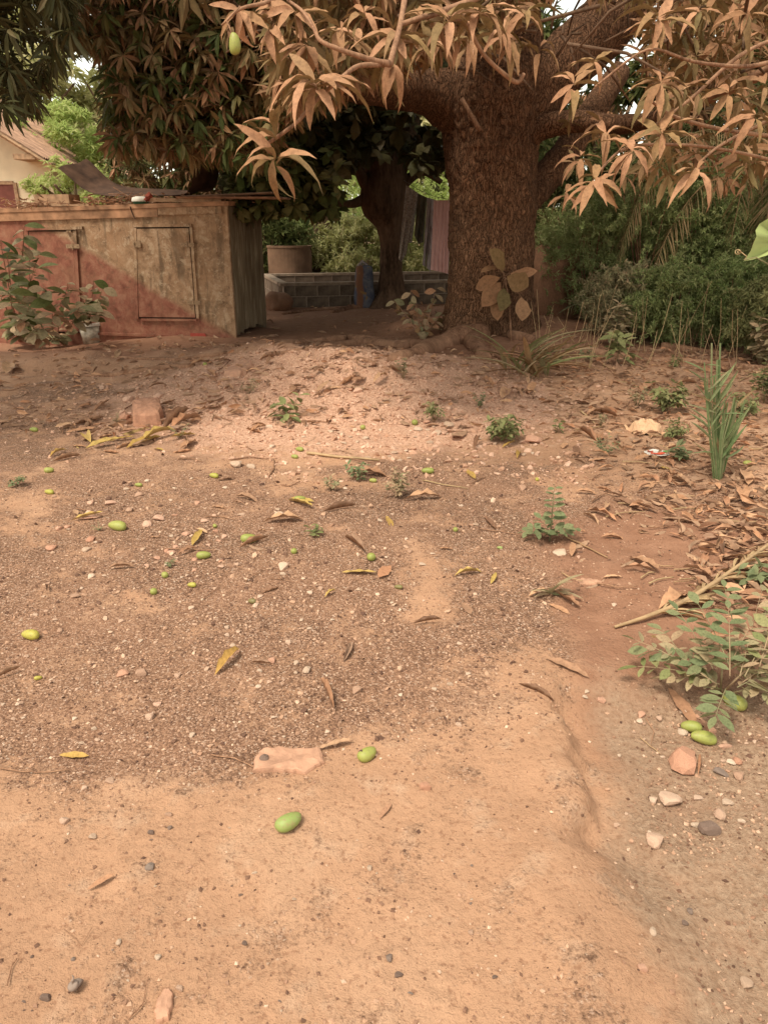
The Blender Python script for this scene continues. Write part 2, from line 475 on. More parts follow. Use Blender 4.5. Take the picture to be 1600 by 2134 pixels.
M['dryleaf'] = leaf_mat('dry_leaf', [(0.20, 0.11, 0.07, 1), (0.38, 0.20, 0.115, 1), (0.50, 0.27, 0.15, 1), (0.30, 0.17, 0.105, 1), (0.56, 0.34, 0.20, 1), (0.45, 0.22, 0.12, 1), (0.34, 0.21, 0.14, 1)], (0.36, 0.225, 0.145, 1), 0.12, 0.8)
M['yellowleaf'] = leaf_mat('yellow_leaf', [(0.46, 0.27, 0.08, 1), (0.44, 0.30, 0.09, 1), (0.50, 0.33, 0.11, 1)], (0.40, 0.27, 0.12, 1), 0.15, 0.6)
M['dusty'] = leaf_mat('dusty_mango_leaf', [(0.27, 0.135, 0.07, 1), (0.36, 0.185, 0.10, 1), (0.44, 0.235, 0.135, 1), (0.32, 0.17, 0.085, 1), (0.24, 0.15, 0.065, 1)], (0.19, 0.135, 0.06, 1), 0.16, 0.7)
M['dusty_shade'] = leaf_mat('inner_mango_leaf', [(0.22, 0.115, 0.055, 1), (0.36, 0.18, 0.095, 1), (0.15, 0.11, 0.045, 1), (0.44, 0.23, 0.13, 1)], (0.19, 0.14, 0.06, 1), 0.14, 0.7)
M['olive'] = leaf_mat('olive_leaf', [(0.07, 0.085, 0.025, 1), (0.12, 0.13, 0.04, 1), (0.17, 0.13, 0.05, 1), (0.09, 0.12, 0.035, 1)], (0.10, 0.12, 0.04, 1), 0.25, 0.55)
M['darkgreen'] = leaf_mat('backlit_green_leaf', [(0.045, 0.045, 0.017, 1), (0.065, 0.06, 0.022, 1), (0.11, 0.08, 0.038, 1)], (0.05, 0.045, 0.018, 1), 0.12, 0.5)  # dark green, with backlit shade put into the colour
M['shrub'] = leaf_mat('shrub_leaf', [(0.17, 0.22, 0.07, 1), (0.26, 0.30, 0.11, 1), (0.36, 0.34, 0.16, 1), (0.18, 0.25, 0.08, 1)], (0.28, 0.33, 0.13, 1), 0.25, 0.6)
M['sunny'] = leaf_mat('sunlit_leaf', [(0.32, 0.42, 0.11, 1), (0.44, 0.50, 0.17, 1), (0.54, 0.52, 0.24, 1), (0.38, 0.47, 0.13, 1)], (0.44, 0.50, 0.17, 1), 0.5, 0.55, 0.1)  # albedo and translucency raised so the colour itself carries the sunlight
M['sunny_mango'] = leaf_mat('sunlit_mango_leaf', [(0.36, 0.36, 0.14, 1), (0.52, 0.46, 0.22, 1), (0.58, 0.50, 0.28, 1), (0.42, 0.42, 0.18, 1)], (0.46, 0.46, 0.2, 1), 0.45, 0.5, 0.1)  # strong sun on the far leaves is put into this pale colour
M['weed'] = leaf_mat('weed_leaf', [(0.17, 0.185, 0.07, 1), (0.23, 0.235, 0.095, 1), (0.29, 0.265, 0.12, 1)], (0.25, 0.25, 0.11, 1), 0.25, 0.6)
M['weed_blue'] = leaf_mat('blue_green_leaf', [(0.15, 0.18, 0.085, 1), (0.22, 0.225, 0.11, 1)], (0.24, 0.24, 0.12, 1), 0.25, 0.6)
M['weed_dusty'] = leaf_mat('dusty_weed_leaf', [(0.26, 0.235, 0.125, 1), (0.36, 0.275, 0.16, 1), (0.42, 0.28, 0.17, 1), (0.23, 0.23, 0.115, 1)], (0.34, 0.31, 0.17, 1), 0.22, 0.7)
M['bright'] = leaf_mat('bright_vine_leaf', [(0.38, 0.45, 0.17, 1), (0.40, 0.47, 0.19, 1)], (0.4, 0.46, 0.2, 1), 0.35, 0.45, 0.08)
M['palm'] = leaf_mat('palm_leaflet', [(0.20, 0.13, 0.06, 1), (0.30, 0.20, 0.10, 1), (0.15, 0.13, 0.05, 1)], (0.20, 0.15, 0.07, 1), 0.2, 0.6)
M['palm_green'] = leaf_mat('green_palm_leaflet', [(0.13, 0.19, 0.07, 1), (0.22, 0.26, 0.12, 1), (0.30, 0.28, 0.15, 1)], (0.28, 0.32, 0.18, 1), 0.2, 0.5)
M['straw'] = leaf_mat('dry_straw', [(0.40, 0.27, 0.14, 1), (0.48, 0.33, 0.18, 1), (0.34, 0.20, 0.11, 1)], (0.42, 0.28, 0.15, 1), 0.1, 0.7)
M['trunk'] = trunk_mat()
M['bark'] = bark_mat('mango_bark', (0.075, 0.038, 0.022, 1), (0.19, 0.095, 0.05, 1), (0.30, 0.155, 0.085, 1), 1.0, 0.05)
M['bark_dark'] = bark_mat('dark_bark', (0.06, 0.036, 0.022, 1), (0.13, 0.078, 0.048, 1), (0.21, 0.125, 0.08, 1), 1.4, 0.03)
M['twig'] = bark_mat('dusty_twig', (0.20, 0.11, 0.065, 1), (0.34, 0.18, 0.11, 1), (0.44, 0.25, 0.15, 1), 4, 0.004)
M['root'] = bark_mat('root_bark', (0.22, 0.115, 0.07, 1), (0.34, 0.18, 0.11, 1), (0.46, 0.26, 0.16, 1), 1.5, 0.012, .6)
M['dirtlump'] = stone_mat('earth_lump', [(0, (0.20, 0.095, 0.055, 1)), (1, (0.25, 0.125, 0.07, 1))])

def hut_mat(sl, x1, z1):
    m = Mt('weathered_hut_paint', 0.85, 0.2)
    o = m.sep()
    # local coordinates: x along the front (0 at the right corner, negative to the left), z up
    a = m.noise(2.2, 6, 1.2); b = m.noise(6, 8, 0.4, rough=0.7); st = m.noise(7, 6, 0.8, stretch=(1, 1, 0.18)); sc = m.noise(16, 6, 0.5, rough=0.75)
    ochre = m.ramp(b, [(0.30, (0.13, 0.072, 0.042, 1)), (0.43, (0.29, 0.17, 0.095, 1)), (0.54, (0.37, 0.225, 0.13, 1)), (0.69, (0.50, 0.34, 0.22, 1))])
    ochre = m.mix(m.ramp(st, [(0.52, 0.0), (0.64, 0.75)]), ochre, (0.13, 0.085, 0.05, 1))
    ochre = m.mix(m.ramp(sc, [(0.60, 0.0), (0.66, 0.5)]), ochre, (0.52, 0.38, 0.25, 1))
    ochre = m.mix(m.ramp(a, [(0.5, 0.0), (0.7, 0.5)]), ochre, (0.36, 0.19, 0.10, 1))
    red = m.ramp(b, [(0.36, (0.15, 0.05, 0.032, 1)), (0.48, (0.25, 0.085, 0.055, 1)), (0.64, (0.33, 0.145, 0.09, 1))])
    red = m.mix(m.ramp(a, [(0.45, 0.0), (0.7, 0.5)]), red, (0.26, 0.13, 0.075, 1))
    # red below a slanting line from upper left to lower right, ochre above
    line = m.math('ADD', m.math('ADD', m.math('ADD', o[2], m.math('MULTIPLY', o[0], -sl)), sl * x1 - z1), m.math('MULTIPLY', m.math('SUBTRACT', a, 0.5), 0.10))
    k = m.ramp(m.math('ADD', line, 0.5), [(0.46, 1.0), (0.56, 0.0)])
    c = m.mix(m.math('MULTIPLY', k, 0.93), ochre, red)
    wear = m.noise(7, 8, 0.3, rough=.75); wl_ = m.noise(2.2, 3)
    inv = m.math('SUBTRACT', 1.0, m.math('MULTIPLY', k, 0.85))
    c = m.mix(m.math('MULTIPLY', m.ramp(wear, [(0.54, 0.0), (0.60, 0.6)]), inv), c, (0.52, 0.37, 0.24, 1))
    c = m.mix(m.math('MULTIPLY', m.ramp(wear, [(0.40, 0.8), (0.44, 0.0)]), m.ramp(wl_, [(0.4, 1.0), (0.58, 0.2)])), c, (0.15, 0.08, 0.045, 1))
    sc1 = m.noise(40, 3, 0.2, stretch=(1, 1, .06)); c = m.mix(m.math('MULTIPLY', m.ramp(sc1, [(0.62, 0.0), (0.70, 0.6)]), m.ramp(a, [(.4, 0.0), (.6, 1.0)])), c, (0.17, 0.10, 0.06, 1))
    m.color(c).bump(b, 0.35, 0.01).bump(sc, 0.25, 0.003)
    return m.m
def moss_mat():
    m = Mt('mossy_board', 0.95, 0.1)
    st = m.noise(10, 7, 1.0, stretch=(1, 1, 0.14)); b = m.noise(5, 6, 1.0)
    c = m.ramp(st, [(0.3, (0.11, 0.072, 0.042, 1)), (0.5, (0.19, 0.135, 0.082, 1)), (0.66, (0.29, 0.215, 0.14, 1)), (0.8, (0.48, 0.38, 0.26, 1))])
    c = m.mix(m.ramp(b, [(0.5, 0.0), (0.7, 0.6)]), c, (0.19, 0.145, 0.09, 1))
    m.color(c).bump(st, 0.6, 0.012)
    return m.m
M['moss'] = moss_mat()
M['hutband'] = flat_mat('orange_brown_band', (0.36, 0.19, 0.105, 1), 0.85, 0.5, 5, 0.004)
M['hinge'] = flat_mat('hinge_metal', (0.30, 0.19, 0.11, 1), 0.7, 0.35, 60)
M['gap'] = flat_mat('gap_shade', (0.03, 0.018, 0.012, 1))  # near-black colour painted in for the shade around the doors
M['rust'] = flat_mat('rusted_sheet', (0.085, 0.045, 0.028, 1), 0.8, 0.5, 6)
M['sheet'] = flat_mat('roof_sheet', (0.36, 0.21, 0.135, 1), 0.7, 0.4, 5)
M['plank'] = flat_mat('old_plank', (0.36, 0.22, 0.13, 1), 0.9, 0.35, 12)
M['cream'] = flat_mat('cream_wall', (0.70, 0.56, 0.38, 1), 0.9, 0.15, 1.6)
M['maroon'] = flat_mat('maroon_door', (0.17, 0.055, 0.04, 1), 0.7, 0.2, 8)
M['block'] = flat_mat('concrete_block', (0.17, 0.125, 0.09, 1), 0.95, 0.45, 7, 0.006)
M['mortar'] = flat_mat('pale_mortar', (0.34, 0.26, 0.20, 1), 0.95, 0.3, 30, 0.006)
M['cap'] = flat_mat('cement_cap', (0.32, 0.235, 0.17, 1), 0.95, 0.3, 9, 0.005)
M['ring'] = flat_mat('concrete_ring', (0.18, 0.105, 0.065, 1), 0.95, 0.35, 3, 0.006)
M['pot'] = flat_mat('grey_bucket', (0.42, 0.36, 0.28, 1), 0.6, 0.45, 14)
M['white'] = flat_mat('white_plastic', (0.72, 0.66, 0.56, 1), 0.5, 0.1)
M['tubgreen'] = flat_mat('green_band', (0.05, 0.16, 0.10, 1), 0.5, 0.1)
M['redcloth'] = flat_mat('red_rag', (0.28, 0.07, 0.045, 1), 0.95, 0.3, 30)
M['wire'] = flat_mat('line_wire', (0.15, 0.12, 0.09, 1))
def cloth(name, c0, c1, scale):
    m = Mt(name, 0.95, 0.05); n = m.noise(scale, 5, 1.0)
    m.color(m.ramp(n, [(0.45, c0), (0.55, c1)])); m.bump(m.noise(30, 3), 0.2, 0.004)
    return m.m
M['cl_pat'] = cloth('patterned_grey_cloth', (0.24, 0.20, 0.17, 1), (0.42, 0.34, 0.28, 1), 30)
M['cl_dark'] = cloth('dark_cloth', (0.09, 0.08, 0.055, 1), (0.12, 0.10, 0.07, 1), 8)
M['cl_grey'] = cloth('grey_trouser_cloth', (0.32, 0.27, 0.265, 1), (0.38, 0.33, 0.32, 1), 6)
M['cl_blue'] = cloth('pale_blue_cloth', (0.42, 0.38, 0.40, 1), (0.52, 0.47, 0.49, 1), 12)
M['cl_pink'] = cloth('pink_cloth', (0.58, 0.34, 0.31, 1), (0.62, 0.37, 0.34, 1), 5)
def mango_mat(name, c0, c1, c2):
    m = Mt(name, 0.5, 0.35)
    n = m.noise(2.2, 3, coord='Object'); s = m.noise(30, 4)
    t = m.orand()
    c = m.mix(t, c0, c1)
    z = m.noise(9, 4)
    c = m.mix(m.ramp(z, [(0.5, 0.0), (0.72, 0.8)]), c, c2)
    c = m.mix(m.ramp(s, [(0.66, 0.0), (0.72, 0.7)]), c, (0.10, 0.07, 0.03, 1))
    c = m.mix(m.ramp(m.noise(5, 5, 1.0, rough=.7), [(0.52, 0.0), (0.68, 0.45)]), c, (0.30, 0.20, 0.09, 1))
    m.color(c).bump(s, 0.15, 0.003)
    return m.m
M['mango'] = mango_mat('green_mango_skin', (0.25, 0.27, 0.06, 1), (0.31, 0.31, 0.075, 1), (0.21, 0.19, 0.065, 1))
M['mango_blush'] = mango_mat('dusty_mango_skin', (0.23, 0.29, 0.08, 1), (0.25, 0.30, 0.09, 1), (0.27, 0.17, 0.09, 1))
M['mango_yellow'] = mango_mat('yellowed_mango_skin', (0.36, 0.33, 0.06, 1), (0.40, 0.34, 0.06, 1), (0.20, 0.12, 0.06, 1))
M['mango_old'] = mango_mat('withered_mango_skin', (0.20, 0.17, 0.06, 1), (0.15, 0.11, 0.05, 1), (0.10, 0.06, 0.035, 1))
M['rot'] = flat_mat('rotten_spot', (0.09, 0.055, 0.04, 1), 0.9, 0.4, 60)
M['paper'] = flat_mat('crumpled_paper', (0.60, 0.37, 0.22, 1), 0.8, 0.15, 8)
M['wrap_white'] = flat_mat('white_wrapper', (0.75, 0.68, 0.60, 1), 0.4, 0.1)
M['wrap_red'] = flat_mat('red_wrapper_print', (0.62, 0.10, 0.05, 1), 0.4, 0.1)
M['wrap_green'] = flat_mat('green_wrapper_print', (0.12, 0.32, 0.08, 1), 0.4, 0.1)
def sack_mat():
    m = Mt('blue_printed_sack', 0.75, 0.2); o = m.sep()
    n = m.noise(7, 4, 1.0)
    base = m.mix(m.ramp(n, [(0.4, 0.0), (0.6, 1.0)]), (0.075, 0.08, 0.115, 1), (0.15, 0.15, 0.17, 1))
    k = m.math('ADD', o[0], m.math('MULTIPLY', m.math('SUBTRACT', m.noise(4, 3), 0.5), 0.12))
    stripe = m.ramp(m.math('ADD', k, 0.5), [(0.33, 0.0), (0.36, 1.0), (0.46, 1.0), (0.49, 0.0)])
    patch = m.ramp(m.noise(4.5, 2, 1.5), [(0.60, 0.0), (0.63, 1.0)])
    c = m.mix(stripe, base, (0.22, 0.10, 0.055, 1)); c = m.mix(m.math('MULTIPLY', patch, 0.8), c, (0.30, 0.17, 0.06, 1))
    m.color(c).bump(m.noise(14, 4, 1.0), 0.6, 0.02)
    return m.m
M['sack'] = sack_mat()
M['fartrunk'] = bark_mat('far_trunk_bark', (0.08, 0.05, 0.03, 1), (0.16, 0.10, 0.06, 1), (0.25, 0.16, 0.10, 1), 1, 0.02)

# ---------------------------------------------------------------- ground
def axis_pts(fine, lim, step, far, grow=1.10):
    a = list(np.arange(fine[0], fine[1] + 1e-6, step))
    s = step; x = fine[1]
    while x < far: s *= grow; x += s; a.append(x)
    s = step; x = fine[0]
    lo = []
    while x > -far * lim: s *= grow; x -= s; lo.append(x)
    return np.array(lo[::-1] + a)

gx = axis_pts((-2.2, 2.2), 1, 0.014, 400, 1.045)
gy = axis_pts((0.9, 4.2), 0.1, 0.013, 500, 1.011)
XX, YY = np.meshgrid(gx, gy)
ZZ = terrain(XX, YY)
u, v = project(XX, YY, 0 * XX)
wob = 110 * fbm(XX * 1.6, YY * 1.6, 4, 50)
vv = v + wob; uu = u + wob
grav = sstep(945, 1010, vv + 0.0) * (1 - sstep(1530, 1690, vv + 0.07 * (u - 300))) * (1 - 0.9 * sstep(1060, 1290, uu + 0.35 * (vv - 1250)) * sstep(1040, 1120, v))
grav = np.maximum(grav, sstep(1250, 1420, uu) * sstep(1380, 1450, vv) * (1 - sstep(1680, 1780, vv)))
grav = grav * (1 - 0.75 * np.exp(-((u - 40) / 120) ** 2 - ((v - 1070) / 60) ** 2)) * (1 - 0.8 * np.exp(-((u - 890) / 60) ** 2 - ((v - 1230) / 110) ** 2)) * (1 - 0.6 * np.exp(-((u - 1060) / 200) ** 2 - ((v - 1480) / 90) ** 2))
grav = np.maximum(grav, 0.75 * (1 - sstep(300, 520, uu)) * sstep(800, 850, vv) * (1 - sstep(960, 1000, vv)))
grav[YY < 0.9] = 0
pink = np.exp(-(((XX + 0.45) / 2.2) ** 2 + ((YY - 6.9) / 1.9) ** 2) ** 1.5) * 1.1
pink = np.maximum(pink, 0.0)
red = sstep(1000, 1230, uu - .3 * np.maximum(0, vv - 1250)) * sstep(960, 1060, vv) * (1 - sstep(1480, 1640, vv)) * 0.9
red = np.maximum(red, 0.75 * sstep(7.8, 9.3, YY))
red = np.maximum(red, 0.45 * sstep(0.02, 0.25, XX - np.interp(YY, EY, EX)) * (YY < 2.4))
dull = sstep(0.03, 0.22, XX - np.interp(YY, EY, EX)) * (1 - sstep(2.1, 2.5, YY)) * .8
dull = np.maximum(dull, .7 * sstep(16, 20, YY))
V = np.stack([XX, YY, ZZ], -1).reshape(-1, 3)
r, c = XX.shape
i = np.arange(r - 1)[:, None] * c; j = np.arange(c - 1)[None, :]
q = np.stack([i + j, i + j + 1, i + c + j + 1, i + c + j], -1).reshape(-1, 4)
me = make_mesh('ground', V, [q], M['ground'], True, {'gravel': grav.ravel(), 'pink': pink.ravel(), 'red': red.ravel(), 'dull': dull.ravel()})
go = bpy.data.objects.new('ground', me); C.objects.link(go); go['kind'] = 'structure'

import bisect
_gx, _gy = gx.tolist(), gy.tolist()
def H(x, y):
    "terrain height read off the ground mesh"
    i = min(max(bisect.bisect_right(_gx, x) - 1, 0), len(_gx) - 2); j = min(max(bisect.bisect_right(_gy, y) - 1, 0), len(_gy) - 2)
    fx = min(max((x - _gx[i]) / (_gx[i + 1] - _gx[i]), 0), 1); fy = min(max((y - _gy[j]) / (_gy[j + 1] - _gy[j]), 0), 1)
    return float((ZZ[j, i] * (1 - fx) + ZZ[j, i + 1] * fx) * (1 - fy) + (ZZ[j + 1, i] * (1 - fx) + ZZ[j + 1, i + 1] * fx) * fy)

def zone(px, py):
    "gravel density at pixels, for scattering"
    w = 110 * fbm(px * 0.008, py * 0.012, 4, 77)
    g = sstep(945, 1020, py + w) * (1 - sstep(1540, 1680, py + w + 0.07 * (px - 300))) * (1 - 0.85 * sstep(1060, 1290, px + w + 0.35 * (py - 1250)) * sstep(1040, 1120, py))
    g = g * (1 - 0.8 * np.exp(-((px - 890) / 60) ** 2 - ((py - 1230) / 110) ** 2)) * (1 - 0.7 * np.exp(-((px - 40) / 120) ** 2 - ((py - 1070) / 60) ** 2))
    g = np.maximum(g, sstep(1250, 1420, px) * sstep(1380, 1450, py) * (1 - sstep(1700, 1800, py)))
    return g

# small grit and crumbs that nobody could count
OCT = np.array([(1, 0, 0), (0, 1, 0), (-1, 0, 0), (0, -1, 0), (0, 0, 1), (0, 0, -1.)])
OCTF = [np.array([(0, 1, 4), (1, 2, 4), (2, 3, 4), (3, 0, 4), (1, 0, 5), (2, 1, 5), (3, 2, 5), (0, 3, 5)])]
def rand_rot(m):
    q = rng.normal(size=(m, 4)); q /= np.linalg.norm(q, axis=1)[:, None]
    w, x, y, z = q.T
    return np.stack([np.stack([1 - 2 * (y * y + z * z), 2 * (x * y - z * w), 2 * (x * z + y * w)], -1),
                     np.stack([2 * (x * y + z * w), 1 - 2 * (x * x + z * z), 2 * (y * z - x * w)], -1),
                     np.stack([2 * (x * z - y * w), 2 * (y * z + x * w), 1 - 2 * (x * x + y * y)], -1)], -2)
def grit(mb, x, y, size, flat_=0.6, tint=None):
    m = len(x)
    Z = terrain(x, y)
    tv = OCT.copy() * rng.uniform(.8, 1.2, (6, 1))
    R = rand_rot(m) * (size[:, None, None] * rng.uniform(.55, 1.2, (m, 1, 3)))
    R[:, 2, :] *= flat_
    T = np.stack([x, y, Z + size * 0.15], -1)
    mb.many(tv, OCTF, R, T, tint)

mb = MB()
N = 190000
x = rng.uniform(-3.4, 2.6, N); y = 1.0 + 4.6 * rng.random(N) ** 1.3
pu, pv = project(x, y, 0 * x)
ok = (pu > -150) & (pu < 1750) & (rng.random(N) < np.maximum(zone(pu, pv), 0.10 + 0.45 * (fbm(x * 5, y * 5, 3, 61) > 0.20) * (vnoise(x * 1.5, y * 1.5, 62) > -.1)))
x, y = x[ok], y[ok]
size = 0.0015 + 0.0068 * rng.random(len(x)) ** 5
grit(mb, x, y, size, 0.6, np.clip(rng.beta(1.6, 2.2, len(x)), 0, 1))
g = single('gravel', mb, M['pebble'], 'loose dark and pale grit strewn over the trodden soil', 'gravel', kind='stuff')
mb = MB()
N = 9000
a = rng.normal(0, 1, (N, 2)); x = -0.4 + a[:, 0] * 1.35; y = 7.0 + a[:, 1] * 0.95
ok = (y < 9.5) & (y > 4.9); x, y = x[ok], y[ok]
grit(mb, x, y, 0.006 + 0.026 * rng.random(len(x)) ** 4, 0.6)
single('earth_crumbs', mb, M['clod'], 'pinkish crumbled earth covering the low mound', 'earth', kind='stuff')

# ---------------------------------------------------------------- stones
LAND = [(1497, 1000, 'the cut palm'), (1345, 895, 'the crumpled paper'), (1145, 1100, 'the blue green weed'), (1480, 1400, 'the right edge bush'), (1110, 770, 'the strap leaved clump'), (1047, 905, 'the bushy light weed'), (300, 868, 'the brick like block'), (193, 700, 'the bucket'), (600, 1590, 'the flat pink slab'), (601, 1714, 'the largest mango'), (245, 1098, 'the bright green mango'), (520, 1124, 'the mango touching a rolled leaf'), (828, 1020, 'the dusty upright weed'), (745, 995, 'the whorled weed'), (1148, 1230, 'the strap leaved seedling'), (64, 1325, 'the half rotten mango'), (473, 1382, 'the folded yellow leaf'), (682, 1450, 'the curled pinkish leaf'), (596, 860, 'the broad leaved weed'), (890, 1230, 'the pale sandy strip'), (1425, 1592, 'the largest reddish stone'), (1364, 950, 'the printed wrapper'), (1022, 690, 'the big trunk'), (425, 1158, 'the scratched green mango'), (840, 780, 'the yellowish mound weed'), (1545, 860, 'the palm side weed'), (1400, 765, 'the low weed below the thicket'), (255, 1965, 'the round yellowish pebble'), (313, 1808, 'the speckled grey pebble'), (820, 2010, 'the two bottom pebbles'), (888, 1642, 'the knobbly pink stone'), (494, 970, 'the pale cream rock'), (60, 890, 'the pale green left mango'), (400, 1330, 'the middle of the left gravel'), (155, 1579, 'the lone yellow leaf'), (315, 1495, 'the lumpy pale stone'), (1510, 1200, 'the dry palm frond'), (750, 1300, 'the middle gravel'), (495, 770, 'the orange flat rock')]
def where(px, py):
    d, l = min(((a - px) ** 2 + (1.8 * (b - py)) ** 2, (a, b, n)) for a, b, n in LAND)
    dx, dy = px - l[0], (py - l[1]) * 1.6
    near_ = 'just ' if d < 60 ** 2 else ''
    s = ('right of' if dx > 0 else 'left of') if abs(dx) > abs(dy) else ('in front of' if dy > 0 else 'behind')
    return near_ + s + ' ' + l[2]
def rock_mesh(name, seed, mat, sub=2, rough=0.25, lump=False, smooth=False):
    bm = bmesh.new(); bmesh.ops.create_icosphere(bm, subdivisions=sub, radius=1.0)
    r = random.Random(seed)
    planes = [(Vector((r.gauss(0, 1), r.gauss(0, 1), r.gauss(0, 1))).normalized(), r.uniform(.42, .8)) for _ in range(11)]
    if lump: planes = []; smooth = True
    for vtx in bm.verts:
        p = vtx.co.copy()
        if lump: p *= 1 + .28 * float(fbm(np.array([p.x * 1.6 + seed]), np.array([p.y * 1.6 + p.z * 1.3]), 4, seed)[0])
        for n_, d_ in planes:
            e = p.dot(n_) - d_
            if e > 0: p -= n_ * e * 0.92
        p *= 1 + rough * 0.35 * (r.random() - .5)
        vtx.co = p
    me = bpy.data.meshes.new(name); bm.to_mesh(me); bm.free()
    at = me.attributes.new('tint', 'FLOAT', 'POINT'); at.data.foreach_set('value', np.zeros(len(me.vertices), np.float32))
    me.polygons.foreach_set('use_smooth', np.full(len(me.polygons), smooth))
    me.materials.append(mat); return me
RK = {k: [rock_mesh('stone', s * 7 + 3, M[k]) for s in range(5)] for k in ('stone_tan', 'stone_pink', 'stone_dark', 'stone_white')}
def stone(px, py, w, h, kind, label, rot=None, tall=0.75, group=None, cat='stone', name='stone'):
    p = G(px, py); k = pxs(p)
    sx = w * k / 2; dep = math.sin(math.radians(21.2) + math.atan2(py - 1067, FPX))
    th = min(sx, h * k / 2) * tall
    sy = min(max(0.5 * sx, (h * k / 2) / max(dep, .25) * 0.8), 1.1 * sx)
    o = bpy.data.objects.new(name, random.choice(RK[kind])); C.objects.link(o)
    o.location = (p.x, p.y, H(p.x, p.y) + th * 0.35)
    o.rotation_euler = (random.uniform(-.15, .15), random.uniform(-.15, .15), random.uniform(-.5, .5) if rot is None else rot)
    o.scale = (sx * 1.1, sy * 1.1, th * 1.1)
    return tag(o, label, cat, group)

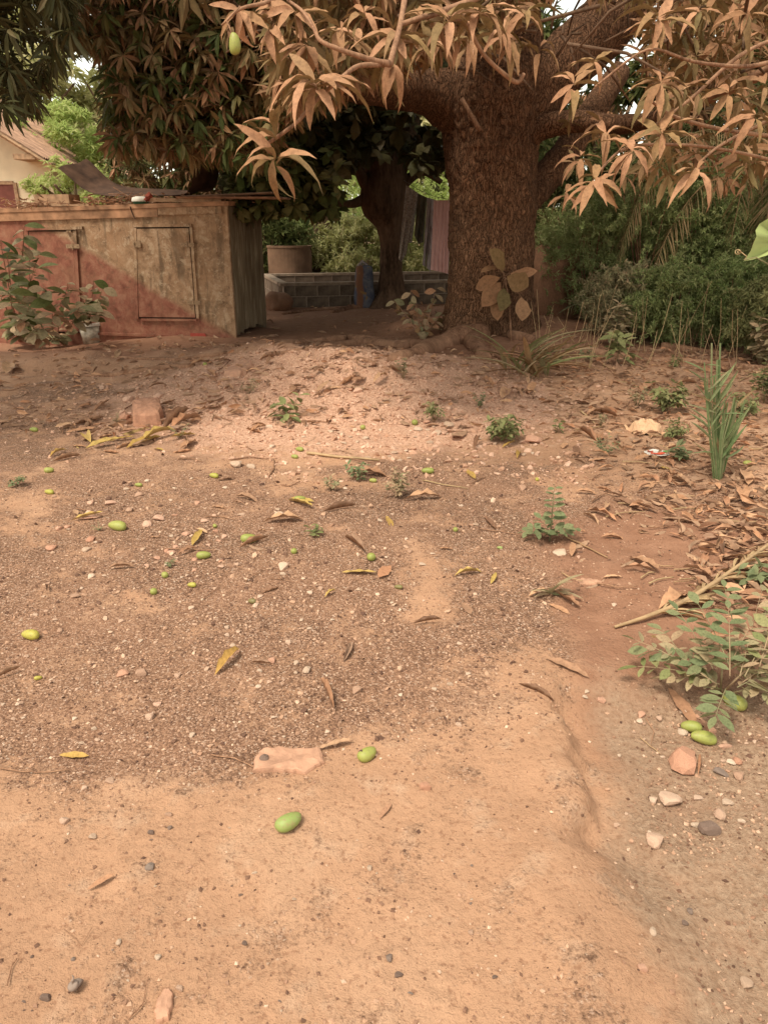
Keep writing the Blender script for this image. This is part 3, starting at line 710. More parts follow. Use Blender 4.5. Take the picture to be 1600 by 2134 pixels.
for a in [
 (1425, 1592, 66, 62, 'stone_pink', 'largest reddish tan stone beside the rolled dry leaf, lower right'),
 (1396, 1672, 46, 52, 'stone_tan', 'smooth egg shaped tan stone with a small stone at its left'),
 (1362, 1669, 22, 20, 'stone_tan', 'small tan stone touching the left of the egg shaped stone'),
 (1480, 1732, 46, 56, 'stone_dark', 'squarish brown stone with pale pebbles around its top'),
 (1366, 1754, 46, 40, 'stone_tan', 'half buried ochre stone just below the egg shaped stone'),
 (1502, 1613, 32, 20, 'stone_dark', 'grey brown oval stone right of the reddish tan stone'),
 (1540, 1619, 28, 28, 'stone_tan', 'small cream angular stone right of the grey brown oval stone'),
 (1500, 1700, 28, 40, 'stone_tan', 'flat cream stone just above the squarish brown stone'),
 (1516, 1675, 24, 18, 'stone_white', 'whitish pebble above the flat cream stone'),
 (1452, 1722, 24, 16, 'stone_white', 'whitish pebble at the left of the squarish brown stone'),
 (1455, 1665, 20, 14, 'stone_tan', 'small pale stone between the egg shaped stone and the whitish pebble'),
 (1336, 1492, 20, 18, 'stone_pink', 'pale pink stone on the gravel left of the green mango pair'),
 (1373, 1498, 16, 20, 'stone_tan', 'small upright tan stone beside the pale pink stone'),
 (1422, 1527, 22, 16, 'stone_white', 'pale lump of stone beside the left green mango of the pair'),
 (1254, 1461, 20, 18, 'stone_pink', 'pinkish white stone alone on the red soil'),
 (1222, 1443, 12, 10, 'stone_white', 'upper of two whitish pebbles on the red soil'),
 (1219, 1454, 12, 9, 'stone_white', 'lower of two whitish pebbles on the red soil'),
 (1536, 1588, 20, 24, 'stone_pink', 'flat red brown chip right of the lower green mango'),
 (1513, 1556, 32, 12, 'stone_pink', 'thin reddish chip just right of the green mango pair'),
 (888, 1642, 26, 36, 'stone_pink', 'lone knobbly pinkish stone on the bare pale soil'),
 (590, 1184, 28, 24, 'stone_tan', 'pale yellowish triangular stone in the middle of the gravel'),
 (297, 1405, 28, 24, 'stone_tan', 'pale angular stone, right one of two in the left gravel'),
 (256, 1407, 30, 20, 'stone_pink', 'orange pink stone, left one of two in the left gravel'),
 (372, 1409, 18, 16, 'stone_tan', 'rounded tan stone right of the two angular ones in the gravel'),
 (567, 1378, 20, 24, 'stone_pink', 'pink upright stone above the pair of cream stones'),
 (617, 1384, 14, 16, 'stone_white', 'cream pebble, upper left one of a close pair'),
 (640, 1398, 20, 18, 'stone_white', 'cream angular stone, lower right one of a close pair'),
 (602, 1340, 16, 18, 'stone_tan', 'light tan angular stone above the pink upright stone'),
 (743, 1440, 24, 18, 'stone_tan', 'rounded brownish stone right of the curled pink leaf'),
 (315, 1495, 24, 26, 'stone_tan', 'lumpy pale stone at the lower left of the gravel'),
 (330, 1468, 24, 12, 'stone_pink', 'small red stone above the lumpy pale stone'),
 (197, 1520, 12, 14, 'stone_white', 'white triangular pebble over the yellow leaf'),
 (230, 1630, 22, 16, 'stone_tan', 'pinkish stone at the edge between gravel and bare soil'),
 (176, 1644, 16, 12, 'stone_tan', 'pale pebble left of the pinkish stone at the gravel edge'),
 (137, 1712, 26, 18, 'stone_tan', 'flat sandy stone half sunk in the bare soil at left'),
 (194, 1746, 18, 16, 'stone_white', 'cream pebble on the bare soil at left'),
 (353, 1699, 20, 12, 'stone_tan', 'flat pale chip on the bare soil at left'),
 (313, 1808, 24, 16, 'stone_dark', 'dark grey speckled pebble alone on the bare soil'),
 (316, 1737, 16, 14, 'stone_dark', 'round brown pebble on the bare soil'),
 (354, 1727, 14, 10, 'stone_dark', 'dark red brown pebble right of the round brown one'),
 (248, 1965, 14, 14, 'stone_white', 'round yellowish pebble at the lower left'),
 (331, 1996, 18, 14, 'stone_white', 'pale yellow flat pebble at the lower left'),
 (510, 1968, 12, 12, 'stone_dark', 'tiny blue grey pebble on the pale soil near the bottom'),
 (97, 2082, 28, 22, 'stone_dark', 'grey flat stone in the bottom left corner'),
 (812, 1997, 18, 22, 'stone_dark', 'dark grey pebble, upper of two at the bottom centre'),
 (831, 2034, 18, 16, 'stone_dark', 'blackish pebble, lower of two at the bottom centre'),
 (770, 1810, 14, 14, 'stone_white', 'small white cube like pebble on the pale soil'),
 (981, 1944, 16, 14, 'stone_tan', 'small golden pebble on the pale soil'),
 (376, 2062, 20, 16, 'stone_tan', 'pale chip above the flat pink stone at the bottom'),
 (1555, 2052, 28, 30, 'stone_white', 'cream flat chip in the lower right corner'),
 (1360, 1944, 18, 22, 'stone_white', 'glassy white chip on the right hand trough'),
 (1437, 1900, 16, 26, 'stone_dark', 'long grey pebble, upper of two in the trough'),
 (1427, 1926, 14, 24, 'stone_dark', 'long grey pebble, lower of two in the trough'),
 (1340, 2020, 22, 30, 'stone_pink', 'upright red brown shard in the trough'),
 (1166, 1153, 38, 18, 'stone_white', 'whitish grey double stone at the foot of the blue green weed'),
 (1108, 920, 40, 28, 'stone_pink', 'salmon pink rounded rock beside the leafy weed'),
 (1088, 1020, 22, 18, 'stone_tan', 'pale flat stone left of the red soil patch'),
 (1158, 1029, 12, 14, 'stone_white', 'bright white pebble over the blue green weed'),
 (1205, 1162, 10, 8, 'stone_pink', 'small pinkish pebble right of the whitish double stone'),
 (1279, 1262, 14, 9, 'stone_tan', 'tan oval pebble alone on the red soil'),
 (494, 970, 34, 22, 'stone_white', 'pale cream rock at the foot of the mound'),
 (525, 974, 22, 16, 'stone_white', 'pale cream rock, right neighbour of a larger one'),
 (270, 833, 26, 18, 'stone_pink', 'pinkish stone lying on the brick like block'),
 (262, 872, 26, 36, 'stone_pink', 'reddish broken block left of the brick like block'),
 (1022, 925, 18, 12, 'stone_tan', 'small stone left of the salmon pink rock'),
 (935, 885, 24, 14, 'stone_white', 'pale stone on the right foot of the mound'),
 (332, 1082, 24, 18, 'stone_pink', 'pink flat stone, largest of the scattered pink chips'),
 (188, 1080, 34, 14, 'stone_pink', 'flat pink stone beside the yellow curved leaf'),
 (183, 1146, 22, 12, 'stone_white', 'cream oblong chip on the left gravel'),
 (110, 1142, 30, 14, 'stone_pink', 'pink flat stone at the edge of the sandy patch'),
 (190, 1125, 22, 14, 'stone_pink', 'rounded pink stone right of the sandy patch'),
 (358, 1152, 24, 10, 'stone_pink', 'flat salmon oval stone left of the small mango'),
]:
    stone(*a)

# smaller loose stones, alike within each kind and stretch of ground
def scatter_stones(n, box, w, kind, label, group, dens=None):
    k = 0; tries = 0
    while k < n and tries < n * 40:
        tries += 1
        px = random.uniform(box[0], box[2]); py = random.uniform(box[1], box[3])
        if dens is not None and random.random() > float(dens(np.array([px]), np.array([py]))[0]): continue
        ww = w[0] + (w[1] - w[0]) * random.random() ** 2
        stone(px, py, ww, ww * random.uniform(.45, .8), kind, ('larger ' if ww > (w[0] + w[1]) / 2 else '') + label + ' ' + where(px, py), group=group); k += 1
scatter_stones(90, (0, 990, 1000, 1560), (9, 20), 'stone_tan', 'small tan stone', 'small tan stones on the gravel', zone)
scatter_stones(50, (0, 990, 1000, 1560), (8, 16), 'stone_white', 'little pale pebble', 'pale pebbles on the gravel', zone)
scatter_stones(26, (120, 1040, 500, 1200), (12, 24), 'stone_pink', 'flat pink chip', 'flat pink chips on the gravel')
scatter_stones(22, (1250, 1480, 1600, 1740), (9, 20), 'stone_tan', 'small tan pebble', 'small pebbles under the leafy bush')
scatter_stones(16, (30, 1700, 1050, 2120), (7, 14), 'stone_dark', 'small brown pebble', 'brown pebbles on the bare soil')
scatter_stones(12, (30, 1700, 1050, 2120), (6, 13), 'stone_white', 'small pale pebble', 'pale pebbles on the bare soil')
scatter_stones(36, (560, 860, 1150, 960), (9, 22), 'stone_white', 'pale earth lump', 'pale lumps along the mound foot')
scatter_stones(30, (300, 760, 1000, 900), (9, 24), 'stone_pink', 'pink earth clod', 'pink clods on the mound')

def pebbles(mb, px0, px1, py0, py1, n, w, dens, seed):
    "angular pebbles of a few centimetres, too many to count"
    tp = []
    for q in range(6):
        b_ = rock_mesh('p', seed * 10 + q, M['pebble'], 1, .3); tp.append((np.array([v_.co[:] for v_ in b_.vertices]), [np.array([p_.vertices[:] for p_ in b_.polygons])])); bpy.data.meshes.remove(b_)
    a = rng.uniform(px0, px1, n); b_ = rng.uniform(py0, py1, n); keep = rng.random(n) < dens(a, b_); a, b_ = a[keep], b_[keep]
    f = np.array([flat(p_, q_) for p_, q_ in zip(a, b_)]); k = np.array([pxs((x_, y_, 0)) for x_, y_ in f])
    z = terrain(f[:, 0], f[:, 1]); s = (w[0] + (w[1] - w[0]) * rng.random(len(f)) ** 3) * k * .5
    Z = rng.uniform(0, 2 * PI, len(f)); c, s_ = np.cos(Z), np.sin(Z)
    R = np.zeros((len(f), 3, 3)); e = rng.uniform(.55, 1.0, (len(f), 2)); tl = rng.normal(0, .25, (len(f), 2))
    R[:, 0, 0] = c * e[:, 0]; R[:, 0, 1] = -s_ * e[:, 1]; R[:, 1, 0] = s_ * e[:, 0]; R[:, 1, 1] = c * e[:, 1]; R[:, 2, 2] = rng.uniform(.3, .7, len(f)); R[:, 2, 0] = tl[:, 0]; R[:, 2, 1] = tl[:, 1]
    R *= s[:, None, None]; T = np.stack([f[:, 0], f[:, 1], z + s * .12], -1)
    for q in range(6): mb.many(tp[q][0], tp[q][1], R[q::6], T[q::6], rng.beta(2.2, 1.6, len(T[q::6])))
mb = MB()
pebbles(mb, -40, 1150, 985, 1620, 2600, (5, 20), lambda a, b: zone(a, b) * .9, 3)
pebbles(mb, 1220, 1640, 1400, 1780, 420, (5, 20), lambda a, b: zone(a, b), 4)
pebbles(mb, 0, 1600, 1620, 2134, 520, (4, 13), lambda a, b: .25 + .6 * (fbm(a * .008, b * .012, 3, 55) > .12), 5)
pebbles(mb, 950, 1500, 960, 1260, 360, (5, 18), lambda a, b: .7 + 0 * a, 6)
single('gravel', mb, M['pebble'], 'coarser angular pebbles lying in the grit', 'gravel', kind='stuff')
mb = MB(); pebbles(mb, 540, 1240, 850, 1010, 1100, (7, 26), lambda a, b: .8 + 0 * a, 7); pebbles(mb, 180, 620, 820, 960, 420, (6, 22), lambda a, b: .6 + 0 * a, 8)
single('earth_crumbs', mb, M['clod'], 'pale lumps of earth spilling round the foot of the mound', 'earth', kind='stuff')

def slab(name, pts, thick, mat, label, cat, lift=0.0, jit=1.0):
    "flat stone from an outline in photograph pixels, laid on the ground"
    fine = []
    for a, b in zip(pts, pts[1:] + pts[:1]):
        for t in (0, .25, .5, .75): fine.append((a[0] + (b[0] - a[0]) * t + random.gauss(0, 1.3) * jit, a[1] + (b[1] - a[1]) * t + random.gauss(0, 1.0) * jit))
    W = [G(*p) for p in fine]
    c = sum(W, Vector()) / len(W); mb = MB(); n = len(W)
    rings = []
    for k, (sc, dz) in enumerate(((1.05, -0.02), (1.0, thick * .4), (0.96, thick * .8), (0.88, thick), (0.65, thick * 1.1), (0.35, thick * 1.15), (0.0, thick * 1.1))):
        rings.append([(c.x + (w.x - c.x) * sc, c.y + (w.y - c.y) * sc, H(c.x + (w.x - c.x) * sc, c.y + (w.y - c.y) * sc) * .5 + c.z * .5 + dz + lift + min(thick, .02) * .6 * float(vnoise(np.array([(c.x + (w.x - c.x) * sc) * 38]), np.array([(c.y + (w.y - c.y) * sc) * 38]), 6)[0]) * (sc > .3)) for w in W])
    mb.grid(np.array(rings), 0.3, close=True)
    me = mb.mesh(name, mat, False, tuple(c)); o = bpy.data.objects.new(name, me); C.objects.link(o); o.location = c
    return tag(o, label, cat)
slab('flat_stone', [(527, 1612), (530, 1590), (545, 1568), (580, 1563), (625, 1566), (668, 1564), (674, 1580), (677, 1592), (660, 1601), (635, 1614), (610, 1612), (570, 1609)][::-1], 0.016, M['slab'], 'large flat pink rock slab with a grey pebble on its left end', 'stone')
p = stone(552, 1591, 24, 15, 'stone_dark', 'oval grey pebble lying on the flat pink rock slab'); p.location.z += 0.018
slab('flat_stone', [(326, 2134), (323, 2110), (330, 2085), (345, 2064), (358, 2066), (362, 2085), (357, 2110), (350, 2130)][::-1], 0.012, M['slab'], 'flat salmon stone at the bottom edge, lower left', 'stone')
slab('earth_block', [(278, 888), (277, 856), (290, 848), (335, 845), (341, 870), (335, 885), (305, 890)][::-1], 0.10, stone_mat('reddish_block', [(0, (0.40, 0.20, 0.12, 1)), (1, (0.42, 0.21, 0.13, 1))]), 'brick like reddish block lying against the mound', 'block', 0, .2)
slab('flat_stone', [(468, 783), (490, 764), (505, 753), (524, 757), (528, 772), (500, 785)][::-1], 0.05, M['slab'], 'orange flat rock at the top left of the mound', 'stone', 0, .2)
slab('flat_stone', [(1060, 1490), (1062, 1484), (1478, 1530), (1492, 1528), (1480, 1518), (1440, 1492), (1450, 1490)][2:][::-1], 0.012, M['slab'], 'flat pink stone behind the two green mangoes', 'stone')

# ---------------------------------------------------------------- fruit on the ground
def mango_mesh(mat, seed=0, fat=0.62):
    nr, ns = 14, 18; rows = []
    r_ = random.Random(seed)
    for i in range(nr):
        t = i / (nr - 1); th = t * PI
        r = math.sin(th) ** 0.82 * fat * (1 + 0.16 * math.cos(th)) * .5
        y = -math.cos(th) * 0.5
        bend = 0.06 * math.sin(th)
        rows.append([(r * math.cos(a) + bend, y, r * 0.92 * math.sin(a)) for a in np.arange(ns) * 2 * PI / ns])
    mb = MB(); mb.grid(np.array(rows), 0.0, close=True)
    me = mb.mesh('mango', mat, True); return me
MG = {k: [mango_mesh(M[m], i, f) for i, f in enumerate((0.60, 0.66, 0.56))] for k, m in (('g', 'mango'), ('b', 'mango_blush'), ('y', 'mango_yellow'), ('o', 'mango_old'))}
MGR = mango_mesh(M['mango'], 5, 0.86)
STEMM = MB().tube([(0, 0.495, 0), (0.004, 0.53, 0.01)], [0.035, 0.02], 6).mesh('stem', M['rot'])
SPOT = MB().tube([(0, 0, 0), (0, 0, 0.02)], [0.12, 0.09], 9, wob=.3).mesh('rot_spot', M['rot'])
def mango(px, py, L, yaw, kind, label, rnd=False, stem=True, spot=False):
    p = G(px, py + L * 0.18); k = pxs(p)
    Lm = L * k
    me = MGR if rnd else random.choice(MG[kind])
    fat = 0.86 if rnd else 0.6
    o = bpy.data.objects.new('mango', me); C.objects.link(o)
    o.location = (p.x, p.y, H(p.x, p.y) + Lm * fat * 0.40); o.scale = (Lm,) * 3
    o.rotation_euler = (random.uniform(-.12, .12), random.uniform(-.4, .4), math.radians(yaw))
    tag(o, label, 'mango')
    if stem:
        s = bpy.data.objects.new('stem', STEMM); C.objects.link(s); s.parent = o
    if spot:
        s = bpy.data.objects.new('rot_spot', SPOT); C.objects.link(s); s.parent = o
        s.matrix_basis = Matrix.Translation((-0.10, -0.30, 0.205)) @ Matrix.Rotation(math.radians(38), 4, 'X') @ Matrix.Rotation(math.radians(-22), 4, 'Y')
        s['label'] = 'dark rotten hole near the tip'
    return o
for a in [
 (601, 1712, 60, -52, 'b', 'largest green mango with a reddish side alone on the pale soil'),
 (764, 1571, 44, -50, 'g', 'green mango with a dark rotten hole near the flat pink slab', False, True, True),
 (245, 1098, 38, 80, 'g', 'bright green mango right of the yellow curved leaf'),
 (520, 1123, 36, -75, 'g', 'bright green mango leaning on a rolled tan leaf'),
 (425, 1158, 30, -80, 'g', 'green mango with dark scratches under the upright yellowing leaf'),
 (772, 1163, 21, 20, 'g', 'round light green mango under the curled orange leaf', True),
 (612, 1150, 15, 0, 'g', 'tiny round green mango left of the round light green one', True),
 (343, 1200, 16, 40, 'y', 'small lumpy yellow green mango, upper of two close together', True),
 (320, 1234, 17, 10, 'y', 'small lumpy yellow green mango, lower of two close together', True),
 (400, 1220, 19, 80, 'y', 'small flattened olive yellow mango in the gravel'),
 (64, 1325, 38, 78, 'y', 'yellow brown half rotten mango at the left edge of the gravel'),
 (80, 1413, 16, -60, 'y', 'tiny yellow mango near the left edge'),
 (1439, 1517, 42, 70, 'g', 'green mango, left and upper one of a touching pair'),
 (1464, 1540, 52, 76, 'g', 'green mango, right and lower one of a touching pair'),
 (1528, 1464, 50, 42, 'g', 'green mango lying under the leafy bush at the right'),
 (625, 1040, 24, -75, 'g', 'light green mango behind the bunch of yellow leaves'),
 (614, 952, 15, 80, 'g', 'small green mango, lower of two left of the bamboo stick'),
 (624, 937, 19, 60, 'g', 'small green mango with a brown top, upper of two left of the bamboo stick'),
 (891, 982, 26, 85, 'g', 'green mango right of the dusty upright weed'),
 (777, 1002, 16, 80, 'g', 'small green mango right of the whorled weed'),
 (446, 992, 20, 75, 'y', 'small green mango beside an orange dry leaf'),
 (289, 1011, 16, 85, 'g', 'little green mango on the left gravel'),
 (103, 980, 20, -85, 'g', 'green mango under the brown twig at left'),
 (71, 896, 18, 80, 'g', 'pale green mango farthest left near the leaf litter'),
 (103, 1026, 20, 80, 'y', 'brownish olive mango left on the grit'),
 (447, 1096, 15, 20, 'g', 'tiny dark green mango in the pink chips'),
 (1118, 999, 12, 0, 'y', 'tiny yellow green mango above the blue green weed'),
 (1557, 966, 24, -70, 'g', 'green mango right of the cut palm seedling'),
 (1041, 1142, 12, 70, 'b', 'tiny dark green mango on the red soil'),
 (755, 892, 13, 10, 'g', 'small round green mango on a brown leaf on the mound', True),
 (863, 882, 15, 10, 'o', 'small brown round mango among the pale lumps on the mound', True),
 (427, 760, 10, 10, 'g', 'tiny green mango before the storage hut', True),
 (525, 1254, 18, 70, 'o', 'withered brown mango in the middle gravel'),
 (830, 1224, 18, 70, 'o', 'withered olive brown mango in the middle of the gravel'),
 (948, 1105, 12, 10, 'b', 'tiny dark green fruit right of the yellow leaf', True),
]:
    mango(*a)

# brown snail shell at the lower left
p = G(158, 2068); k = pxs(p); mb = MB()
pts = []; rad = []
for i in range(34):
    a = i * 0.42; r_ = 15 * k * math.exp(-a * 0.16)
    pts.append((p.x + r_ * math.cos(a + .8) * .55, p.y + r_ * math.sin(a + .8) * .55, p.z + 9 * k + 0.0012 * i)); rad.append(max(0.0008, 13.5 * k * math.exp(-a * 0.17)))
mb.tube(pts, rad, 12)
single('snail_shell', mb, M['stone_dark'], 'round brown snail shell on the bare soil at the lower left', 'snail shell', smooth=True, loc=tuple(p))

# ---------------------------------------------------------------- fallen leaves
LEAFV = []
for s, (cu, fo, dr, wv) in enumerate([(0.12, .5, -.05, .02), (0.35, .7, .05, .03), (0.0, .25, .02, .02), (-0.2, .9, .05, .03), (0.15, 1.15, -.06, .02), (0.45, .5, .0, .04)]):
    LEAFV.append(leaf_t(7, 0.24, fo, dr, wv * 1.3, .1 * (s % 3 - 1), cu, .03, s + 3))
def leafmesh(t, mat): return MB().add(t[0], t[1], 0.0).mesh('leaf', mat, True)
LM = {k: [leafmesh(t, M[k]) for t in LEAFV] for k in ('dryleaf', 'yellowleaf')}
SHAPE = ['gently curved', 'curled', 'flat', 'cupped', 'tightly rolled', 'twisted']
def fallen(px, py, L, ang, kind, label, group=None, var=None, flip=False, wide=1.0):
    "ang: degrees in the picture, 0 pointing right"
    p = G(px, py); k = pxs(p); dep = math.sin(math.atan2(CAM_H, p.y))
    dx, dy = math.cos(math.radians(ang)) * L * k, math.sin(math.radians(ang)) * L * k / max(dep, .2)
    Lm = min(math.hypot(dx, dy), L * k * 1.9)
    yaw = math.atan2(dy, dx) - PI / 2
    me = LM[kind][random.randrange(len(LEAFV)) if var is None else var]
    o = bpy.data.objects.new('fallen_leaf', me); C.objects.link(o)
    d = Vector((math.cos(yaw + PI / 2), math.sin(yaw + PI / 2)))
    b = Vector((p.x, p.y)) - d * Lm / 2
    za, zb = H(b.x, b.y), H(b.x + d.x * Lm, b.y + d.y * Lm)
    o.location = (b.x, b.y, max(za, (za + zb + H(p.x, p.y)) / 3) + 0.006)
    o.rotation_euler = (math.atan2(zb - za, Lm) * .9 + random.uniform(-.05, .12), PI if flip else random.uniform(-.3, .3), yaw)
    o.scale = (Lm * wide, Lm, Lm)
    return tag(o, label, 'fallen leaf', group)
for a in [
 (155, 1579, 66, -3, 'yellowleaf', 'yellow leaf alone on the lower left gravel', None, 2),
 (183, 1083, 62, 8, 'yellowleaf', 'long curved yellow leaf left of the bright green mango', None, 0),
 (473, 1382, 62, 60, 'yellowleaf', 'folded olive yellow leaf standing on edge in the left gravel', None, 1),
 (682, 1450, 82, -62, 'dryleaf', 'curled pinkish brown leaf at the lower middle of the gravel', None, 4),
 (725, 1362, 44, 70, 'dryleaf', 'small curled orange leaf above the curled pinkish brown one', None, 3),
 (1182, 1392, 84, -24, 'dryleaf', 'long golden brown leaf at the top of the red soil trough', None, 0),
 (1118, 1440, 74, -22, 'dryleaf', 'rolled tan leaf on the lip of the pale plateau', None, 4),
 (1422, 1478, 66, -62, 'dryleaf', 'broad orange brown leaf above the pair of green mangoes', None, 2, False, 1.3),
 (748, 1196, 74, 0, 'yellowleaf', 'long straight yellow green leaf in the middle of the gravel', None, 2),
 (975, 1199, 60, 8, 'yellowleaf', 'yellow leaf with an orange stalk on the right of the gravel', None, 1),
 (1027, 1211, 24, 50, 'yellowleaf', 'tiny yellow leaf at the edge of the red soil', None, 0),
 (890, 1300, 64, 3, 'dryleaf', 'dark brown rolled leaf in the middle of the gravel', None, 4),
 (972, 1270, 28, -60, 'dryleaf', 'small red brown leaf right of the pale sandy strip', None, 2, False, 1.6),
 (688, 1240, 26, 35, 'yellowleaf', 'small golden leaf in the middle of the gravel', None, 1),
 (740, 1138, 62, -38, 'dryleaf', 'rolled orange leaf above the round light green mango', None, 4),
 (530, 1136, 58, 18, 'dryleaf', 'rolled tan leaf resting against the bright green mango', None, 4),
 (253, 1186, 56, 4, 'dryleaf', 'split tan leaf on the left gravel', None, 1),
 (411, 1124, 38, 82, 'yellowleaf', 'short yellowing leaf pointing at the camera above a mango', None, 0),
 (590, 1088, 84, 3, 'dryleaf', 'wide shredded tan leaf with pointed lobes', None, 5, False, 1.5),
 (625, 1053, 60, -18, 'yellowleaf', 'front yellow leaf of the bunch at the mango', None, 0),
 (630, 1044, 52, -10, 'yellowleaf', 'back yellow leaf of the bunch at the mango', None, 2),
 (707, 1063, 70, 10, 'dryleaf', 'long rolled red brown leaf right of the yellow bunch', None, 4),
 (811, 1087, 32, -60, 'yellowleaf', 'single yellow leaf in the upper middle of the gravel', None, 2),
 (980, 990, 32, -52, 'yellowleaf', 'bright yellow leaf right of the green mango near the mound', None, 2),
 (1020, 1092, 36, -55, 'dryleaf', 'curled orange leaf near the blue green weed', None, 3),
 (1412, 1086, 62, -10, 'dryleaf', 'broad orange leaf at the edge of the leaf litter', None, 2, False, 1.5),
 (1340, 1063, 40, -35, 'dryleaf', 'orange leaf tip up in the right litter', None, 0, False, 1.4),
 (1366, 976, 58, -5, 'yellowleaf', 'olive yellow leaf below the printed wrapper', None, 2),
 (1245, 960, 44, 5, 'dryleaf', 'orange striped leaf left of the printed wrapper', None, 2),
 (1060, 932, 34, 12, 'yellowleaf', 'yellow curved leaf under the salmon rock', None, 0),
 (1080, 950, 30, 45, 'yellowleaf', 'pale yellow leaf below the curved one', None, 1),
 (100, 1230, 22, -50, 'dryleaf', 'stubby tan curl of leaf at left', None, 4),
 (140, 958, 44, 15, 'dryleaf', 'rolled brown leaf above the left mango', None, 4),
 (122, 948, 24, 30, 'yellowleaf', 'small yellow leaf above the rolled brown one', None, 1),
 (215, 930, 60, 12, 'yellowleaf', 'long yellow leaf at the left end of the leaf drift', None, 0),
 (255, 918, 46, 10, 'yellowleaf', 'yellow leaf second from the left in the leaf drift', None, 2),
 (300, 925, 54, 25, 'yellowleaf', 'yellow leaf in the middle of the leaf drift', None, 0),
 (330, 915, 60, 18, 'yellowleaf', 'yellow brown leaf at the right of the leaf drift', None, 1),
 (370, 888, 62, 42, 'dryleaf', 'large brown curled leaf rising at the end of the leaf drift', None, 4),
 (170, 898, 56, 8, 'dryleaf', 'orange brown leaf above the leaf drift', None, 2),
 (165, 932, 32, 0, 'dryleaf', 'reddish leaf at the left of the leaf drift', None, 0),
 (270, 905, 50, -5, 'dryleaf', 'orange leaf lying along the top of the leaf drift', None, 0),
 (470, 1000, 40, 8, 'dryleaf', 'orange dry leaf touching a small green mango', None, 2),
 (515, 1040, 54, -12, 'dryleaf', 'red orange dry leaf with a twig in the upper gravel', None, 1),
 (455, 1058, 30, 0, 'dryleaf', 'broken red brown leaf in the upper gravel', None, 3, False, 2),
 (803, 1694, 40, 50, 'dryleaf', 'green and orange leaf on the bare pale soil', None, 2),
 (212, 1845, 54, 28, 'dryleaf', 'sand coloured leaf half buried in the bare soil', None, 2),
 (15, 1412, 50, 28, 'dryleaf', 'pale stick like rolled leaf at the left edge', None, 4),
 (545, 1387, 54, -8, 'dryleaf', 'thin rolled pale leaf beside the pink upright stone', None, 4),
 (1455, 1600, 44, 55, 'dryleaf', 'rolled orange leaf against the largest reddish stone', None, 4),
 (700, 1558, 74, 8, 'dryleaf', 'faded orange leaf between the slab and the mango with a hole', None, 2),
 (770, 990, 80, -3, 'dryleaf', 'dark crumpled leaf right of the whorled weed', None, 5, False, 1.6),
 (880, 1040, 84, 5, 'dryleaf', 'long bent leaf right of the dusty upright weed', None, 5),
 (640, 1168, 10, 0, 'dryleaf', 'tiny leaf scrap beside the tiny green mango', None, 2),
 (1400, 1255, 90, 22, 'dryleaf', 'large red brown leaf under the dry palm frond', None, 5, False, 1.5),
 (1330, 1195, 66, -10, 'dryleaf', 'twisted orange leaf above the dry palm frond', None, 5),
 (1152, 1235, 60, 5, 'dryleaf', 'orange leaf under the left side of the strap leaved seedling', None, 2),
 (1172, 1252, 62, -45, 'dryleaf', 'tan leaf spreading right from the strap leaved seedling', None, 0),
 (1118, 1240, 40, 14, 'dryleaf', 'red brown leaf spreading left from the strap leaved seedling', None, 0),
 (1165, 1270, 40, -30, 'dryleaf', 'orange leaf in front of the strap leaved seedling', None, 2, False, 1.4),
]:
    fallen(*a)
def scatter_leaves(n, box, L, kind, label, group, cen=None):
    for _ in range(n):
        px = random.uniform(box[0], box[2]); py = random.uniform(box[1], box[3])
        vi = random.randrange(6); Lx = random.uniform(*L)
        fallen(px, py, Lx, random.gauss(0, 28) + random.choice((0, 180)), kind, ('small ' if Lx < (L[0] + L[1]) / 2 else '') + SHAPE[vi] + ' ' + label + ' ' + where(px, py), group, vi, flip=random.random() < .4, wide=random.uniform(.7, 1.5))
scatter_leaves(100, (1180, 770, 1600, 1240), (22, 56), 'dryleaf', 'dry leaf', 'dry leaves in the right hand litter')
scatter_leaves(26, (150, 875, 400, 950), (26, 56), 'dryleaf', 'dry leaf in the drift', 'leaves of the drift at the mound')
scatter_leaves(6, (160, 880, 400, 940), (26, 52), 'yellowleaf', 'yellow leaf in the drift', 'leaves of the drift at the mound')
scatter_leaves(46, (940, 740, 1250, 960), (22, 46), 'dryleaf', 'dry leaf by the trunk', 'dry leaves before the big trunk')
scatter_leaves(40, (0, 740, 560, 900), (20, 44), 'dryleaf', 'dry leaf on the soil', 'dry leaves before the hut')
scatter_leaves(22, (560, 740, 1000, 940), (20, 40), 'dryleaf', 'dry leaf on the mound', 'dry leaves on the mound')
scatter_leaves(16, (100, 980, 1100, 1300), (18, 40), 'dryleaf', 'dry leaf on the gravel', 'small dry leaves on the gravel')
# the rest of the litter
def litter(name, n, fn, L, mat, label):
    mb = MB()
    x, y = fn(n); m = len(x)
    z = terrain(x, y)
    per = m // len(LEAFV) + 1
    for i, t in enumerate(LEAFV):
        t2 = leaf_t(3, 0.30, [.5, .7, .3, .9, 1.1, .5][i], [-.05, .05, .02, .05, -.06, 0][i], .06, 0, [.1, .35, 0, -.2, .15, .45][i], 0, i)
        s = slice(i * per, (i + 1) * per); k = len(x[s])
        if not k: continue
        a = rng.uniform(0, 2 * PI, k); d = np.stack([np.cos(a), np.sin(a), rng.normal(.02, .12, k)], -1)
        R = frames(d, None, rng.normal(0, .7, k) + PI * (rng.random(k) < .4)) * (rng.uniform(L[0], L[1], k))[:, None, None]
        mb.many(t2[0], t2[1], R, np.stack([x[s], y[s], z[s] + rng.uniform(.004, .03, k)], -1))
    return single(name, mb, mat, label, 'leaf litter', kind='stuff')
